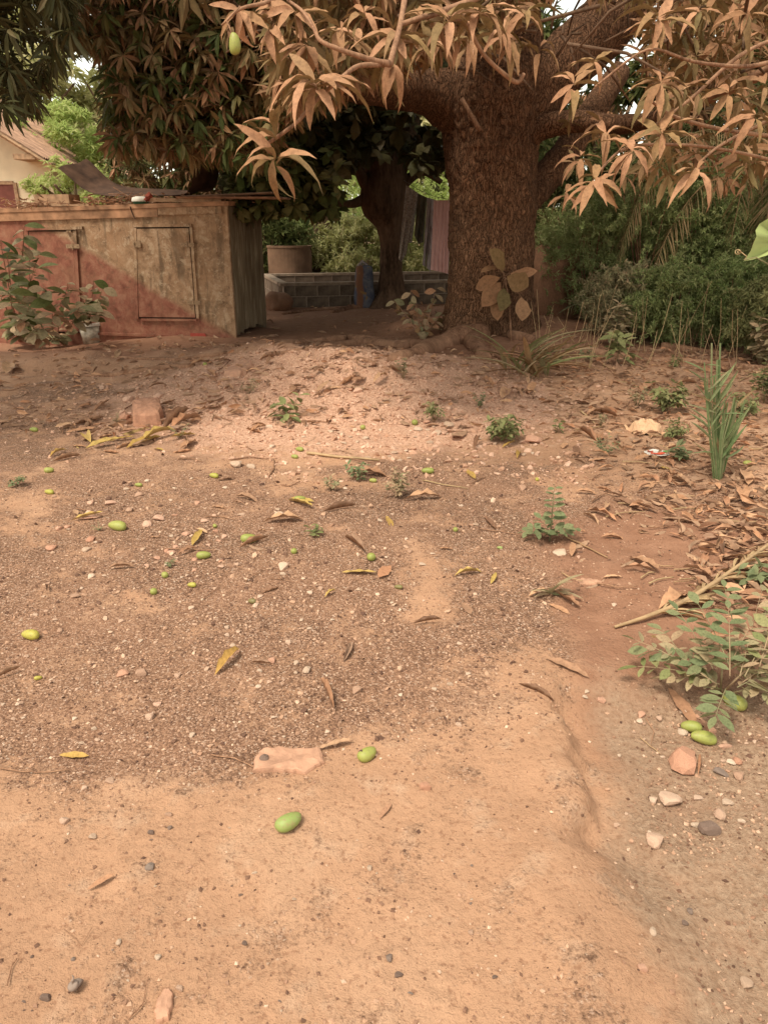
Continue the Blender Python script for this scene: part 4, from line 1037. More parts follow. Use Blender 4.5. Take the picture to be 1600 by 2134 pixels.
def fa(n):
    px = rng.uniform(1050, 1750, n); py = 735 + 620 * rng.random(n) ** 1.5
    keep = rng.random(n) < sstep(0, 260, px - (1030 + (py - 740) * 0.72 + 60 * fbm(px * .01, py * .01, 3, 4)))
    px, py = px[keep], py[keep]
    f = [flat(a, b) for a, b in zip(px, py)]; return np.array([k[0] for k in f]), np.array([k[1] for k in f])
litter('leaf_litter', 5600, fa, (.04, .14), M['dryleaf'], 'thick carpet of dry brown leaves along the right side')
def fb(n):
    px = rng.uniform(-200, 1250, n); py = 715 + 190 * rng.random(n)
    keep = rng.random(n) < (.25 + 1.1 * (fbm(px * .012, py * .03, 3, 14) > .05)); px, py = px[keep], py[keep]
    f = [flat(a, b) for a, b in zip(px, py)]; return np.array([k[0] for k in f]), np.array([k[1] for k in f])
litter('leaf_litter', 1900, fb, (.06, .15), M['dryleaf'], 'thin scatter of dry leaves between the hut and the mound')
def fc(n):
    x = rng.uniform(-9, 12, n); y = rng.uniform(9, 22, n); return x, y
litter('leaf_litter', 1500, fc, (.08, .18), M['dryleaf'], 'dry leaves scattered on the shaded yard behind')

# ---------------------------------------------------------------- sticks and twigs
def stick(pts, r, label, mat='twig', cat='stick', name='stick', lift=0.004, group=None, knots=False):
    W = []
    for a, b in zip(pts[:-1], pts[1:]):
        for t in np.arange(0, 1, .25): W.append((a[0] + (b[0] - a[0]) * t, a[1] + (b[1] - a[1]) * t))
    W.append(pts[-1]); W = [G(*p) for p in W]
    rad = [r * pxs(w) * (1 - .4 * i / len(W)) for i, w in enumerate(W)]
    W = [w + Vector((0, 0, rr * .8 + lift + random.uniform(0, .004))) for w, rr in zip(W, rad)]
    mb = MB().tube(W, rad, 6, wob=.25)
    return single(name, mb, M[mat], label, cat, group, True, loc=tuple(W[0]))
stick([(640, 948), (700, 955), (790, 962)], 3.5, 'straight pale bamboo stick at the foot of the mound', 'straw')
stick([(570, 960), (570, 980), (560, 995)], 2, 'small forked twig left of the whorled weed')
stick([(440, 1577), (490, 1585), (530, 1604)], 1.8, 'thin brown twig pointing at the flat pink slab')
stick([(0, 1605), (40, 1612), (90, 1614), (150, 1608)], 1.6, 'long thin root twig at the left edge of the gravel')
stick([(1175, 1120), (1215, 1140), (1265, 1165)], 2.4, 'bent pale twig right of the blue green weed', 'straw')
stick([(340, 1146), (400, 1148), (450, 1150)], 1.3, 'thin twig behind the scratched green mango')
stick([(1000, 1105), (1040, 1110), (1085, 1118)], 1.2, 'thin twig left of the blue green weed')
stick([(135, 1942), (170, 1975), (192, 1940)], 1.0, 'hair thin curved root on the bare soil at left')
stick([(16, 2060), (25, 2020), (36, 2002)], 1.6, 'short dark twig in the bottom left corner')
stick([(268, 2130), (290, 2108), (302, 2092)], 1.6, 'short dark twig left of the salmon stone')
stick([(300, 2090), (305, 2060), (310, 2040)], .9, 'hair thin twig above the salmon stone')
stick([(670, 1905), (680, 1915), (695, 1935)], 1.4, 'tiny dark twig on the bare soil')
stick([(1345, 1500), (1362, 1530), (1355, 1555)], 1.2, 'thin brown stem curving left of the mango pair')
stick([(1333, 1540), (1350, 1555), (1375, 1575)], 1.2, 'thin straw on the right gravel', 'straw')
stick([(620, 880), (655, 878), (700, 885)], 1.2, 'thin dark stem on the mound')
stick([(480, 960), (520, 955), (560, 958)], 1.5, 'brown twig at the left foot of the mound')
stick([(880, 1003), (920, 1012), (975, 1020)], 1.4, 'pale green stem below the green mango', 'straw')
for _ in range(60):
    px, py = random.uniform(1150, 1600), random.uniform(760, 1230)
    a = random.gauss(0, .5); L = random.uniform(30, 90)
    stick([(px, py), (px + L * .5 * math.cos(a), py + L * .5 * math.sin(a) * .6 + random.uniform(-6, 6)), (px + L * math.cos(a), py + L * math.sin(a) * .6)], random.uniform(.9, 2), ('short' if L < 60 else 'long') + ' thin twig in the litter ' + where(px, py), random.choice(('twig', 'straw')), group='twigs in the right hand litter', lift=.01)
for _ in range(24):
    px, py = random.uniform(0, 1050), random.uniform(760, 1330)
    a = random.gauss(0, .6); L = random.uniform(24, 70)
    stick([(px, py), (px + L * .5 * math.cos(a), py + L * .5 * math.sin(a) * .6 + random.uniform(-5, 5)), (px + L * math.cos(a), py + L * math.sin(a) * .6)], random.uniform(.7, 1.4), 'thin twig on the ground ' + where(px, py), 'twig', group='thin twigs on the open ground')

# ---------------------------------------------------------------- storage hut
A = G(489, 703); HRZ = math.radians(-13)
HX = np.array((math.cos(HRZ), math.sin(HRZ), 0)); HY = np.array((-math.sin(HRZ), math.cos(HRZ), 0))
def hp(px, py, off=0.0):
    "a pixel on the hut's front, in hut coordinates (x, z)"
    d = np.array(ray(px, py)); o = np.array((0, 0, CAM_H)); a = np.array(A) + HY * off
    t = np.dot(a - o, HY) / np.dot(d, HY); q = o + d * t - np.array(A)
    return float(np.dot(q, HX)), float(q[2])
p1, p2 = hp(165, 514), hp(462, 690)
M['hut'] = hut_mat((p2[1] - p1[1]) / (p2[0] - p1[0]), p1[0], p1[1])
hut = thing('storage_hut', 'low painted storage hut, ochre above and red below, with two small doors', 'hut', tuple(A), HRZ)
W_, D_ = 5.2, 1.25
ztop = lambda x: hp(478, 426)[1] + 0.022 * x
zt0 = ztop(0)
def prism(mb, foot, z0, z1, tint=.5):
    n = len(foot); V = [(x, y, z0(x) if callable(z0) else z0) for x, y in foot] + [(x, y, z1(x) if callable(z1) else z1) for x, y in foot]
    i = np.arange(n); q = np.stack([i, (i + 1) % n, (i + 1) % n + n, i + n], -1)
    return mb.add(V, [q, np.arange(n)[::-1][None], (np.arange(n) + n)[None]], tint)
mb = MB(); prism(mb, [(-W_, 0), (-.02, 0), (-.02, .05), (-W_, .05)], -0.45, lambda x: ztop(x) - .015)
part('front_wall', mb, M['hut'], hut, world=False)
# side wall: upright boards with a ragged foot
mb = MB(); xs = np.linspace(0, D_, 9)
for i in range(8):
    zb = 0.03 + .05 * random.random() + .05 * i / 8
    mb = MB(); w = (xs[i + 1] - xs[i]) - .002; off = random.uniform(-.002, .002)
    Vb = []
    for k in range(7):
        f = k / 6; zz = zb + (zt0 - .02 - zb) * f
        for yy in (xs[i] + .002, xs[i] + .002 + w): Vb.append((off + .006 * vnoise(yy * 4, f * 5, 3) + .02, yy, zz + (random.uniform(-.03, .02) if k == 0 else 0)))
    Vb = np.array(Vb).reshape(7, 2, 3); mb.grid(Vb, .5); Vc = Vb.copy(); Vc[:, :, 0] -= .03; mb.grid(Vc[:, ::-1], .5)
    for e in (0, 1): mb.grid(np.stack([Vb[:, e], Vc[:, e]], 1)[:, ::(1 if e else -1)], .5)
    part('board', mb, M['moss'], hut, world=False)
mb = MB(); prism(mb, [(-.02, .0), (.028, -.012), (.028, .035), (-.02, .05)], -.02, zt0 - .01); part('corner_post', mb, M['hut'], hut, world=False)
mb = MB(); prism(mb, [(-W_, D_), (-W_, .05), (-W_ + .04, .05), (-W_ + .04, D_)], -.4, zt0 - .12); part('side_wall', mb, M['moss'], hut, world=False)
mb = MB(); prism(mb, [(-W_, D_ + .03), (-W_, D_), (.0, D_), (.0, D_ + .03)][::-1], -.3, lambda x: ztop(x) - .02); part('back_wall', mb, M['moss'], hut, world=False)
mb = MB(); prism(mb, [(-W_ - .05, -.04), (0.01, -.04), (.05, .0), (.05, D_ + .05), (-W_ - .05, D_ + .05)], lambda x: ztop(x) - .012, lambda x: ztop(x) + .045); part('roof', mb, M['hutband'], hut, world=False)
mb = MB()
xa = hp(8, 440)[0]; xb = hp(330, 440)[0]
prism(mb, [(-W_, -.028), (xb, -.028), (xb, -.001), (-W_, -.001)], lambda x: ztop(x) - .13, lambda x: ztop(x) - .014); part('lintel_band', mb, M['hutband'], hut, world=False)
mb = MB(); prism(mb, [(xb + .003, -.022), (-.05, -.022), (-.05, -.001), (xb + .003, -.001)], lambda x: ztop(x) - .11, lambda x: ztop(x) - .014); part('lintel_band', mb, M['hut'], hut, world=False)
def hbox(mb, p, q, y0, y1):
    "box from pixel corner p to q on the front, from y0 (outer, negative) to y1"
    a, b = hp(*p), hp(*q); x0, x1 = sorted((a[0], b[0])); z0, z1 = sorted((a[1], b[1]))
    return mb.box(((x0 + x1) / 2, (y0 + y1) / 2, (z0 + z1) / 2), (x1 - x0, y1 - y0, z1 - z0), None, .5)
def hquad(mb, pts, y0, y1):
    "prism from a pixel outline on the front"
    L = [hp(*p) for p in pts]; n = len(L)
    V = [(x, y0, z) for x, z in L] + [(x, y1, z) for x, z in L]
    i = np.arange(n); q_ = np.stack([i, i + n, (i + 1) % n + n, (i + 1) % n], -1)
    return mb.add(V, [q_, np.arange(n)[None], (np.arange(n) + n)[::-1][None]], .5)
def hdoor(pts, frame, hinges, latches, label):
    zz_ = sorted(pts, key=lambda p: p[1]); tl, tr = sorted(zz_[:2]); bl_, br_ = sorted(zz_[2:])
    frame = list(frame) + [[(tl[0] - 6, tl[1] - 3), (tr[0] + 7, tr[1] - 3), (tr[0] + 7, tr[1] - 9), (tl[0] - 6, tl[1] - 9)], [(tr[0] + 3, tr[1] - 2), (br_[0] + 3, br_[1] + 2), (br_[0] + 9, br_[1] + 2), (tr[0] + 8, tr[1] - 2)]]
    g = MB(); cx = sum(p[0] for p in pts) / 4; cy = sum(p[1] for p in pts) / 4
    hquad(g, [(cx + (x - cx) * 1.06, cy + (y - cy) * 1.035) for x, y in pts], -.004, -.001); part('door_gap_shade', g, M['gap'], hut, world=False)  # dark plate standing in for the shaded gap round the door
    d = MB(); hquad(d, pts, -.020, -.0045); do = part('door', d, M['hut'], hut, world=False, label=label)
    for f in frame:
        m_ = MB(); hquad(m_, f, -.028 - .002 * frame.index(f), -.0015); part('frame_strip', m_, M['hut'], hut, world=False)
    for (x0, y0, x1, y1) in hinges:
        m_ = MB(); hbox(m_, (x0, y0), (x1, y1), -.048, -.040)
        hbox(m_, ((x0 + x1) / 2 - 2, y0 - 3), ((x0 + x1) / 2 + 2, y1 + 3), -.056, -.049)
        for xx in (x0 + 4, x1 - 4): hbox(m_, (xx - 1, (y0 + y1) / 2 - 1), (xx + 1, (y0 + y1) / 2 + 1), -.053, -.0485)
        h_ = part('hinge', m_, M['hinge'], do, world=False)
    for (x0, y0, x1, y1) in latches:
        m_ = MB(); hbox(m_, (x0, y0), (x1, y1), -.048, -.040); hbox(m_, (x0 + 2, y0 + 3), (x0 + 5, y1 - 3), -.060, -.0485)
        part('latch', m_, M['hinge'], do, world=False)
hdoor([(291, 660), (408, 661), (394, 475), (284, 476)], [[(281, 474), (283, 662), (290, 664), (286, 474)][::-1], [(296, 668), (412, 669), (411, 664), (296, 663)]],
      [(378, 505, 408, 514), (392, 625, 420, 634)], [(280, 501, 297, 515), (291, 568, 299, 578)], 'mottled ochre door with a red lower corner')
hdoor([(68, 690), (164, 690), (153, 482), (62, 482)], [[(154, 480), (165, 690), (170, 690), (158, 480)][::-1]], [(141, 508, 170, 517)], [(142, 480, 152, 484)], 'mottled ochre door half hidden by the plants')
m_ = MB(); hquad(m_, [(55, 480), (175, 477), (174, 471), (55, 474)], -.045, -.002); part('rail', m_, M['hut'], hut, world=False)
m_ = MB(); hbox(m_, (452, 626), (466, 632), -.03, -.001); part('bracket', m_, M['hinge'], hut, world=False)
m_ = MB(); pts = [hp(x, y) for x, y in ((275, 430), (278, 440), (283, 452), (286, 456))]; m_.tube([(x, -.05, z) for x, z in pts], .008, 6); part('strap', m_, M['rust'], hut, world=False)
m_ = MB(); hbox(m_, (200, 697), (470, 701), -.03, -.002); part('bottom_rail', m_, M['hut'], hut, world=False)
m_ = MB(); hquad(m_, [(400, 700), (432, 700), (430, 694), (400, 693)], -.05, -.031); part('loose_strip', m_, flat_mat('bright_red_paint', (0.36, 0.07, 0.05, 1)), hut, world=False)

# ---------------------------------------------------------------- things on the hut roof
def hw(x, y, z): return np.array(A) + HX * x + HY * y + np.array((0, 0, z))
def rx(px): return hp(px, 430)[0]
def on_roof(name, label, cat, mb, mat, px, y, smooth=False, group=None):
    x = rx(px); base = hw(x, y, ztop(x) + .046)
    me = mb.mesh(name, mat, smooth); o = bpy.data.objects.new(name, me); C.objects.link(o)
    o.location = base; o.rotation_euler = (0, 0, HRZ); return tag(o, label, cat, group)
kk = pxs(A)
# wooden crate: four boards
x = rx(100); cr = thing('wooden_crate', 'shallow weathered wooden crate on the hut roof at the left', 'crate', tuple(hw(x, .25, ztop(x) + .046)), HRZ + .05)
for c_, s_ in (((0, -.14, .10), (.56, .018, .15)), ((0, .14, .10), (.56, .018, .15)), ((-.272, 0, .10), (.016, .258, .15)), ((.272, 0, .10), (.016, .258, .15)), ((0, 0, .012), (.54, .255, .018))):
    part('crate_board', MB().box(c_, s_, None, random.random()), M['plank'], cr, world=False)
on_roof('plank', 'pale plank lying under the wooden crate on the hut roof', 'plank', MB().box((0, 0, .013), (.6, .09, .022), Matrix.Rotation(.03, 3, 'Z'), .4), M['plank'], 150, .0)
# curled rusty sheet, both ends standing up
def curled(pts, y0, y1):
    mb = MB(); P_ = [hp(x, y, .5) for x, y in pts]
    t = np.linspace(0, len(P_) - 1, 40); xs = np.interp(t, range(len(P_)), [p[0] for p in P_]); zs = np.interp(t, range(len(P_)), [p[1] for p in P_])
    for _ in range(3): xs[1:-1] = (xs[:-2] + xs[1:-1] * 2 + xs[2:]) / 4; zs[1:-1] = (zs[:-2] + zs[1:-1] * 2 + zs[2:]) / 4
    ys = np.linspace(y0, y1, 8); g = np.zeros((40, 8, 3))
    for j, yy in enumerate(ys):
        g[:, j, 0] = xs + .02 * vnoise(t, t * 0 + j, 2) + .10 * (j / 7) * (t < 14); g[:, j, 1] = yy + .04 * np.sin(t * .5); g[:, j, 2] = zs + .015 * np.sin(t * 1.4 + j) + .16 * (j / 7) * sstep(12, 0, t)
    mb.grid(g, .5); g2 = g.copy(); g2[:, :, 2] -= .006; g2[:, :, 0] += .004; mb.grid(g2[:, ::-1], .5); return mb
mb = curled([(142, 352), (160, 368), (185, 392), (215, 404), (270, 408), (330, 410), (385, 410), (405, 404), (418, 385), (424, 362), (428, 342)], .25, .85)
me = mb.mesh('metal_sheet', M['rust'], True); o = bpy.data.objects.new('metal_sheet', me); C.objects.link(o); o.location = A; o.rotation_euler = (0, 0, HRZ)
tag(o, 'large dark rusty sheet curling up at both ends on the hut roof', 'metal sheet')
def corr(w, d, wav=.09, amp=.012):
    nx = int(w / wav * 8); ny = 2; g = np.zeros((ny, nx, 3)); xs_ = np.linspace(-w / 2, w / 2, nx)
    g[:, :, 0] = xs_; g[:, :, 1] = np.linspace(-d / 2, d / 2, ny)[:, None]; g[:, :, 2] = amp * np.sin(xs_ / wav * 2 * PI)
    mb = MB(); mb.grid(g, .5); g2 = g[:, ::-1].copy(); g2[:, :, 2] -= .004; mb.grid(g2, .5); return mb
def corr_len(w, d):
    mb = corr(d, w); V = mb.V[0].copy()
    mb.V = [v[:, [1, 0, 2]] * np.array((1, -1, 1)) for v in mb.V]; return mb
o = on_roof('roofing_sheet', 'upper corrugated sheet at the right end of the hut roof', 'roofing sheet', corr_len(1.35, .55), M['sheet'], 470, .28); o.location.z += .085; o.rotation_euler.y = -.03
o = on_roof('roofing_sheet', 'lower corrugated sheet jutting past the right end of the hut roof', 'roofing sheet', corr_len(1.5, .6), M['sheet'], 480, .16); o.location.z += .045; o.rotation_euler.z += .05; o.rotation_euler.y = .01
on_roof('plank', 'long thin plank lying along the hut roof behind the white tub', 'plank', MB().box((0, 0, .03), (1.1, .07, .05), Matrix.Rotation(.02, 3, 'Y'), .3), M['plank'], 385, .05)
tubo = thing('plastic_tub', 'white plastic tub with a green band on the hut roof', 'tub', tuple(hw(rx(292), .03, ztop(rx(292)) + .046)), HRZ)
def lathe(prof, seg=24):
    a = np.arange(seg) * 2 * PI / seg
    g = np.array([[(r * math.cos(t), r * math.sin(t), z) for t in a] for r, z in prof]); mb = MB(); mb.grid(g, .5, close=True); return mb
part('tub_body', lathe([(0, .0), (.10, .0), (.115, .03), (.12, .031)]), M['tubgreen'], tubo, True, world=False)
part('tub_rim', lathe([(.12, .0315), (.125, .05), (.11, .085), (.06, .10), (0, .102)]), M['white'], tubo, True, world=False)
mb = MB()
for i in range(3):
    b_ = rock_mesh('r', 40 + i, M['redcloth'], 2, .6); V = np.array([v.co[:] for v in b_.vertices]); F = np.array([p.vertices[:] for p in b_.polygons])
    mb.add(V * (.055, .045, .06) + (i * .03 - .03, 0, .05 + .03 * i), [F], .5)
on_roof('rag', 'crumpled red rag beside the white tub', 'rag', mb, M['redcloth'], 309, .0)
mb = MB()
for i in range(140):
    px = random.choice((random.gauss(60, 26), random.uniform(10, 330), random.uniform(170, 330)))
    x = rx(px); y = random.uniform(.0, .5); a = random.gauss(0, .5); e = random.gauss(.1, .25); L = random.uniform(.08, .4)
    h0 = ztop(x) + .05 + random.random() * .10 * (1.4 if 170 < px < 300 else .7)
    p0 = np.array((x, y, h0)); d_ = np.array((math.cos(a) * math.cos(e), math.sin(a), math.sin(e))) * L
    mb.tube([p0 - d_ / 2, p0 + np.array((0, 0, .02)) * random.random(), p0 + d_ / 2], [.006, .005, .002], 5)
x = rx(150); me = mb.mesh('twig_heap', M['twig'], True); o = bpy.data.objects.new('twig_heap', me); C.objects.link(o); o.location = A; o.rotation_euler = (0, 0, HRZ)
tag(o, 'heap of dry twigs strewn over the hut roof', 'twigs', kind='stuff')
mb = MB()
nl = 420; xx = np.array([rx(random.choice((random.gauss(50, 24), random.uniform(-40, 560), random.gauss(235, 50)))) for _ in range(nl)]); yy = rng.uniform(-.03, .9, nl)
a = rng.uniform(0, 6.28, nl); R = frames(np.stack([np.cos(a), np.sin(a), rng.normal(.1, .3, nl)], -1), None, rng.normal(0, 1, nl)) * rng.uniform(.08, .17, nl)[:, None, None]
mb.many(LEAFV[1][0], LEAFV[1][1], R, np.stack([xx, yy, zt0 + .022 * xx + .05 + rng.random(nl) ** 2 * .11], -1))
me = mb.mesh('roof_leaves', M['dryleaf'], True); o = bpy.data.objects.new('dry_leaf_pile', me); C.objects.link(o); o.location = A; o.rotation_euler = (0, 0, HRZ)
tag(o, 'dry leaves piled on the hut roof', 'leaf litter', kind='stuff')

# ---------------------------------------------------------------- pale house behind the hut
HY0 = 20.0
hx1 = P(112, 400, HY0).x; hx0 = hx1 - 7.5
house = thing('house', 'cream walled house with a corrugated gable roof and maroon door at the far left', 'house', (hx1, HY0, 0))
rl = lambda x: P(92, 330, HY0 - .7).z + (P(92, 330, HY0 - .7).x - x) * 0.62     # roof line
er = P(92, 330, HY0 - .7).x; rid = er - 3.4
pk = rl(rid)
mb = MB()
foot = [(hx0, -.3), (hx1, -.3), (hx1, rl(er) - .12), (er, rl(er) - .10), (rid, pk - .10), (hx0, pk - .10 - (rid - hx0) * .62)]
n = len(foot); V = [(x, HY0, z) for x, z in foot] + [(x, HY0 + 6, z) for x, z in foot]; i = np.arange(n)
mb.add(V, [np.stack([i, (i + 1) % n, (i + 1) % n + n, i + n], -1)[:, ::-1], np.arange(n)[None], (np.arange(n) + n)[::-1][None]], .5)
part('wall', mb, M['cream'], house)
for sgn, xe in ((1, er), (-1, 2 * rid - er)):
    L = math.hypot(xe - rid, rl(er) - pk); nx = 8 * 40; g = np.zeros((2, nx, 3)); t = np.linspace(0, 6.9, nx)
    for r_i, (xx_, zz_) in enumerate(((rid, pk), (xe, rl(er)))):
        g[r_i, :, 0] = xx_; g[r_i, :, 1] = HY0 - .7 + t; g[r_i, :, 2] = zz_ + .016 * np.sin(t / .12 * 2 * PI)
    mb = MB(); mb.grid(g, .5); g2 = g.copy()[::-1]; g2[:, :, 2] += .02; mb.grid(g2, .5); part('roof_sheet', mb, M['sheet'], house)
mb = MB(); a_, b_ = np.array((rid, HY0 - .68, pk - .07)), np.array((er, HY0 - .68, rl(er) - .07))
mb.tube([a_, b_], .05, 4); part('barge_board', mb, M['plank'], house)
mb = MB(); q0 = P(40, 322, HY0 - .35); q1 = P(86, 334, HY0 - .35); mb.box(((q0.x + q1.x) / 2, HY0 - .35, (q0.z + q1.z) / 2), (q1.x - q0.x, .69, .12), None, .5); part('eave_beam', mb, M['plank'], house)
mb = MB(); q0 = P(86, 333, HY0 - .3); q1 = P(118, 345, HY0 - .3); mb.add([(q0.x, HY0 - .6, q0.z), (q1.x, HY0 - .6, q1.z), (q1.x, HY0 + .8, q1.z), (q0.x, HY0 + .8, q0.z), (q0.x, HY0 - .6, q0.z + .05), (q1.x, HY0 - .6, q1.z + .05), (q1.x, HY0 + .8, q1.z + .05), (q0.x, HY0 + .8, q0.z + .05)], [[(0, 3, 2, 1), (4, 5, 6, 7), (0, 1, 5, 4), (1, 2, 6, 5), (2, 3, 7, 6), (3, 0, 4, 7)]], .5); part('lower_eave', mb, M['sheet'], house)
q0, q1 = P(-75, 384, HY0), P(29, 384, HY0)
mb = MB().box(((q0.x + q1.x) / 2, HY0 - .02, q1.z / 2 - .1), (q1.x - q0.x, .03, q1.z + .2), None, .5); part('door', mb, M['maroon'], house)
for xx_ in (q0.x - .04, q1.x + .04):
    part('door_frame', MB().box((xx_, HY0 - .03, q1.z / 2 - .1), (.08, .05, q1.z + .28), None, .5), M['plank'], house)
part('door_frame', MB().box(((q0.x + q1.x) / 2, HY0 - .03, q1.z + .04), (q1.x - q0.x, .05, .08), None, .5), M['plank'], house)

# ---------------------------------------------------------------- block enclosure, concrete ring, sack, lump
F0 = G(592, 641); WA = math.radians(15)
enc = thing('block_enclosure', 'low grey concrete block enclosure open on top behind the dark tree', 'wall', tuple(F0), WA)
BL, BH, BT = .45, .215, .15
BLK = [MB().box((0, 0, 0), (BL - .022 - .01 * i, BT, BH - .018), None, .5).mesh('block', M['block']) for i in range(2)]
def run(x0, y0, ang, n, core=True, split=0):
    R_ = Matrix.Rotation(ang, 4, 'Z')
    c, s = math.cos(ang), math.sin(ang)
    L = n * BL
    m_ = MB(); m_.box((0, 0, 0), (L, BT - .014, BH * 2), None, .5); me = m_.mesh('mortar_core', M['mortar'])
    o = bpy.data.objects.new('mortar_core', me); C.objects.link(o); o.parent = enc; o.matrix_basis = Matrix.Translation((x0 + c * L / 2, y0 + s * L / 2, BH)) @ R_
    for cse in range(2):
        xo = 0 if cse == 0 else -BL / 2
        for k in range(n + (1 if cse else 0)):
            a0 = max(0, xo + k * BL); a1 = min(L, xo + (k + 1) * BL); w = a1 - a0
            o = bpy.data.objects.new('block', random.choice(BLK)); C.objects.link(o); o.parent = enc
            m0 = (a0 + a1) / 2
            o.matrix_basis = Matrix.Translation((x0 + c * m0 + random.uniform(-.003, .003), y0 + s * m0 + random.uniform(-.004, .004), BH * (cse + .5))) @ R_ @ Matrix.Diagonal((w / BL, 1, 1, 1))
    m_ = MB(); m_.box((0, 0, 0), (L + (.0 if split else BT), BT + .03, .05), None, .5); me = m_.mesh('wall_cap', M['cap'])
    o = bpy.data.objects.new('wall_cap', me); C.objects.link(o); o.parent = enc; o.matrix_basis = Matrix.Translation((x0 + c * L / 2, y0 + s * L / 2, BH * 2 + .027 + (.003 if split else 0))) @ R_
run(0, 0, 0, 11)
run(0, BT, PI / 2, 6, split=1)
run(0, BT * 2 + 6 * BL, 0, 11)
run(11 * BL, BT, PI / 2, 6, split=1)

rp = G(607, 606)
ring = thing('well_ring', 'round earth coloured concrete well ring beside the hut', 'well ring', tuple(rp))
rr = 45 * pxs(rp)
part('ring_wall', lathe([(rr * .86, -.1), (rr * .86, rr * 1.9), (rr, rr * 1.9), (rr, -.1)][::-1], 40), M['ring'], ring, world=False)
part('ring_rim', lathe([(rr * .84, rr * 1.9 + .003), (rr * .84, rr * 1.9 + .05), (rr * 1.03, rr * 1.9 + .05), (rr * 1.03, rr * 1.9 + .003)][::-1], 40), M['ring'], ring, world=False)

p = G(583, 645); b_ = rock_mesh('earth_lump', 91, M['dirtlump'], 4, .06, True); o = bpy.data.objects.new('earth_lump', b_); C.objects.link(o)
o.location = (p.x, p.y, p.z + .12); o.scale = (29 * pxs(p), .28, 24 * pxs(p)); tag(o, 'rounded brown earth lump beside the hut corner', 'earth lump')

# sack standing against the enclosure
wyl = lambda x: F0.y + (x - F0.x) * math.tan(WA)
sp = P(759, 600, wyl(-.4) - .45); sp.z = H(sp.x, sp.y); k = pxs(sp); sk = thing('sack', 'tall blue woven sack with orange print leaning by the dark tree', 'sack', tuple(sp))
hh = 80 * k; rows = []
for i in range(16):
    f = i / 15; w = (19 + 2 * math.sin(f * 5)) * k * (1 - .12 * max(0, f - .8) * 5 * .5); z = hh * f
    rows.append([((w * math.copysign(abs(math.cos(a)) ** .55, math.cos(a)) + .012 * math.sin(9 * f + a * 3)), (.16 * math.copysign(abs(math.sin(a)) ** .6, math.sin(a)) + .012 * math.sin(11 * f + a * 2)), z) for a in np.arange(28) * 2 * PI / 28])
rows.append([(x_ * .6, y_ * .5, z_ + .03) for x_, y_, z_ in rows[-1]]); rows.append([(x_ * .4, y_ * .3, z_ + .0) for x_, y_, z_ in rows[-1]])
mb = MB(); mb.grid(np.array(rows), .5, close=True); part('sack_body', mb, M['sack'], sk, True, world=False)
mb = MB()
for i in range(7):
    a0 = random.uniform(-.14, .08); mb.tube([(a0, random.uniform(-.05, .05), hh), (a0 + random.uniform(-.04, .08), 0, hh + random.uniform(.10, .22)), (a0 + random.uniform(.08, .2), 0, hh + random.uniform(-.05, .1))], .006, 5)
part('sack_tie', mb, M['shrub'] if False else M['straw'], sk, True, world=False)
mb = MB(); mb.tube([(-.1, 0, hh + .0), (-.03, 0, hh + .1), (.05, 0, hh + .02)], [.05, .035, .04], 7, wob=.5); part('sack_mouth', mb, M['cl_grey'], sk, False, world=False)

# ---------------------------------------------------------------- washing line
ld = 13.3
l0, l1 = P(846, 378, ld + .5), P(945, 416, ld - .6)
mb = MB(); mb.tube([l0.lerp(l1, t) - Vector((0, 0, .06 * math.sin(PI * t))) for t in np.linspace(-.05, 1.1, 12)], .005, 5)
single('washing_line', mb, M['wire'], 'thin washing line strung between the dark tree and the big trunk', 'washing line', smooth=True)
def garment(name, label, cat, pts_top, pts_bot, d, mat, folds=4, amp=.03, parts_=None):
    "cloth hanging between a top polyline and a bottom polyline in pixels"
    nc, nr = 26, 22; g = np.zeros((nr, nc, 3)); u_ = np.linspace(0, 1, nc)
    tx = np.interp(u_, np.linspace(0, 1, len(pts_top)), [p[0] for p in pts_top]); ty = np.interp(u_, np.linspace(0, 1, len(pts_top)), [p[1] for p in pts_top])
    bx = np.interp(u_, np.linspace(0, 1, len(pts_bot)), [p[0] for p in pts_bot]); by = np.interp(u_, np.linspace(0, 1, len(pts_bot)), [p[1] for p in pts_bot])
    for r_i in range(nr):
        f = r_i / (nr - 1)
        for c_i in range(nc):
            q_ = P(tx[c_i] + (bx[c_i] - tx[c_i]) * f, ty[c_i] + (by[c_i] - ty[c_i]) * f, d + amp * math.sin(u_[c_i] * folds * 2 * PI + f * 1.3) * (.3 + f) )
            g[r_i, c_i] = q_
    mb = MB(); mb.grid(g, .5); g2 = g.copy()[::-1]; g2[:, :, 1] += .012; mb.grid(g2, .5)
    o = single(name, mb, mat, label, cat, 'washing hung on the line', True, loc=tuple(g[0, nc // 2])); return o
garment('hanging_cloth', 'patterned grey cloth, leftmost on the washing line', 'washing', [(846, 385), (872, 402)], [(830, 538), (836, 546), (846, 530)], 13.7, M['cl_pat'], 2)
garment('hanging_cloth', 'short grey flap hanging beside the patterned cloth', 'washing', [(858, 394), (872, 404)], [(849, 506), (858, 506)], 13.75, M['cl_pat'], 1)
garment('hanging_shirt', 'dark olive garment, second from the left on the washing line', 'washing', [(870, 402), (890, 411)], [(863, 490), (872, 508), (882, 504)], 13.6, M['cl_dark'], 2)
garment('trousers', 'grey trousers hanging between the dark garment and the pale shirt', 'washing', [(890, 411), (905, 415)], [(880, 552), (886, 556), (892, 500)], 13.4, M['cl_grey'], 2)
garment('trousers', 'darker grey trouser leg hanging beside the pink cloth', 'washing', [(895, 414), (908, 417)], [(888, 556), (897, 566)], 13.45, M['cl_grey'], 1)
garment('hanging_shirt', 'small pale blue garment partly behind the pink cloth', 'washing', [(900, 414), (910, 417)], [(896, 470), (906, 482)], 13.35, M['cl_blue'], 1)
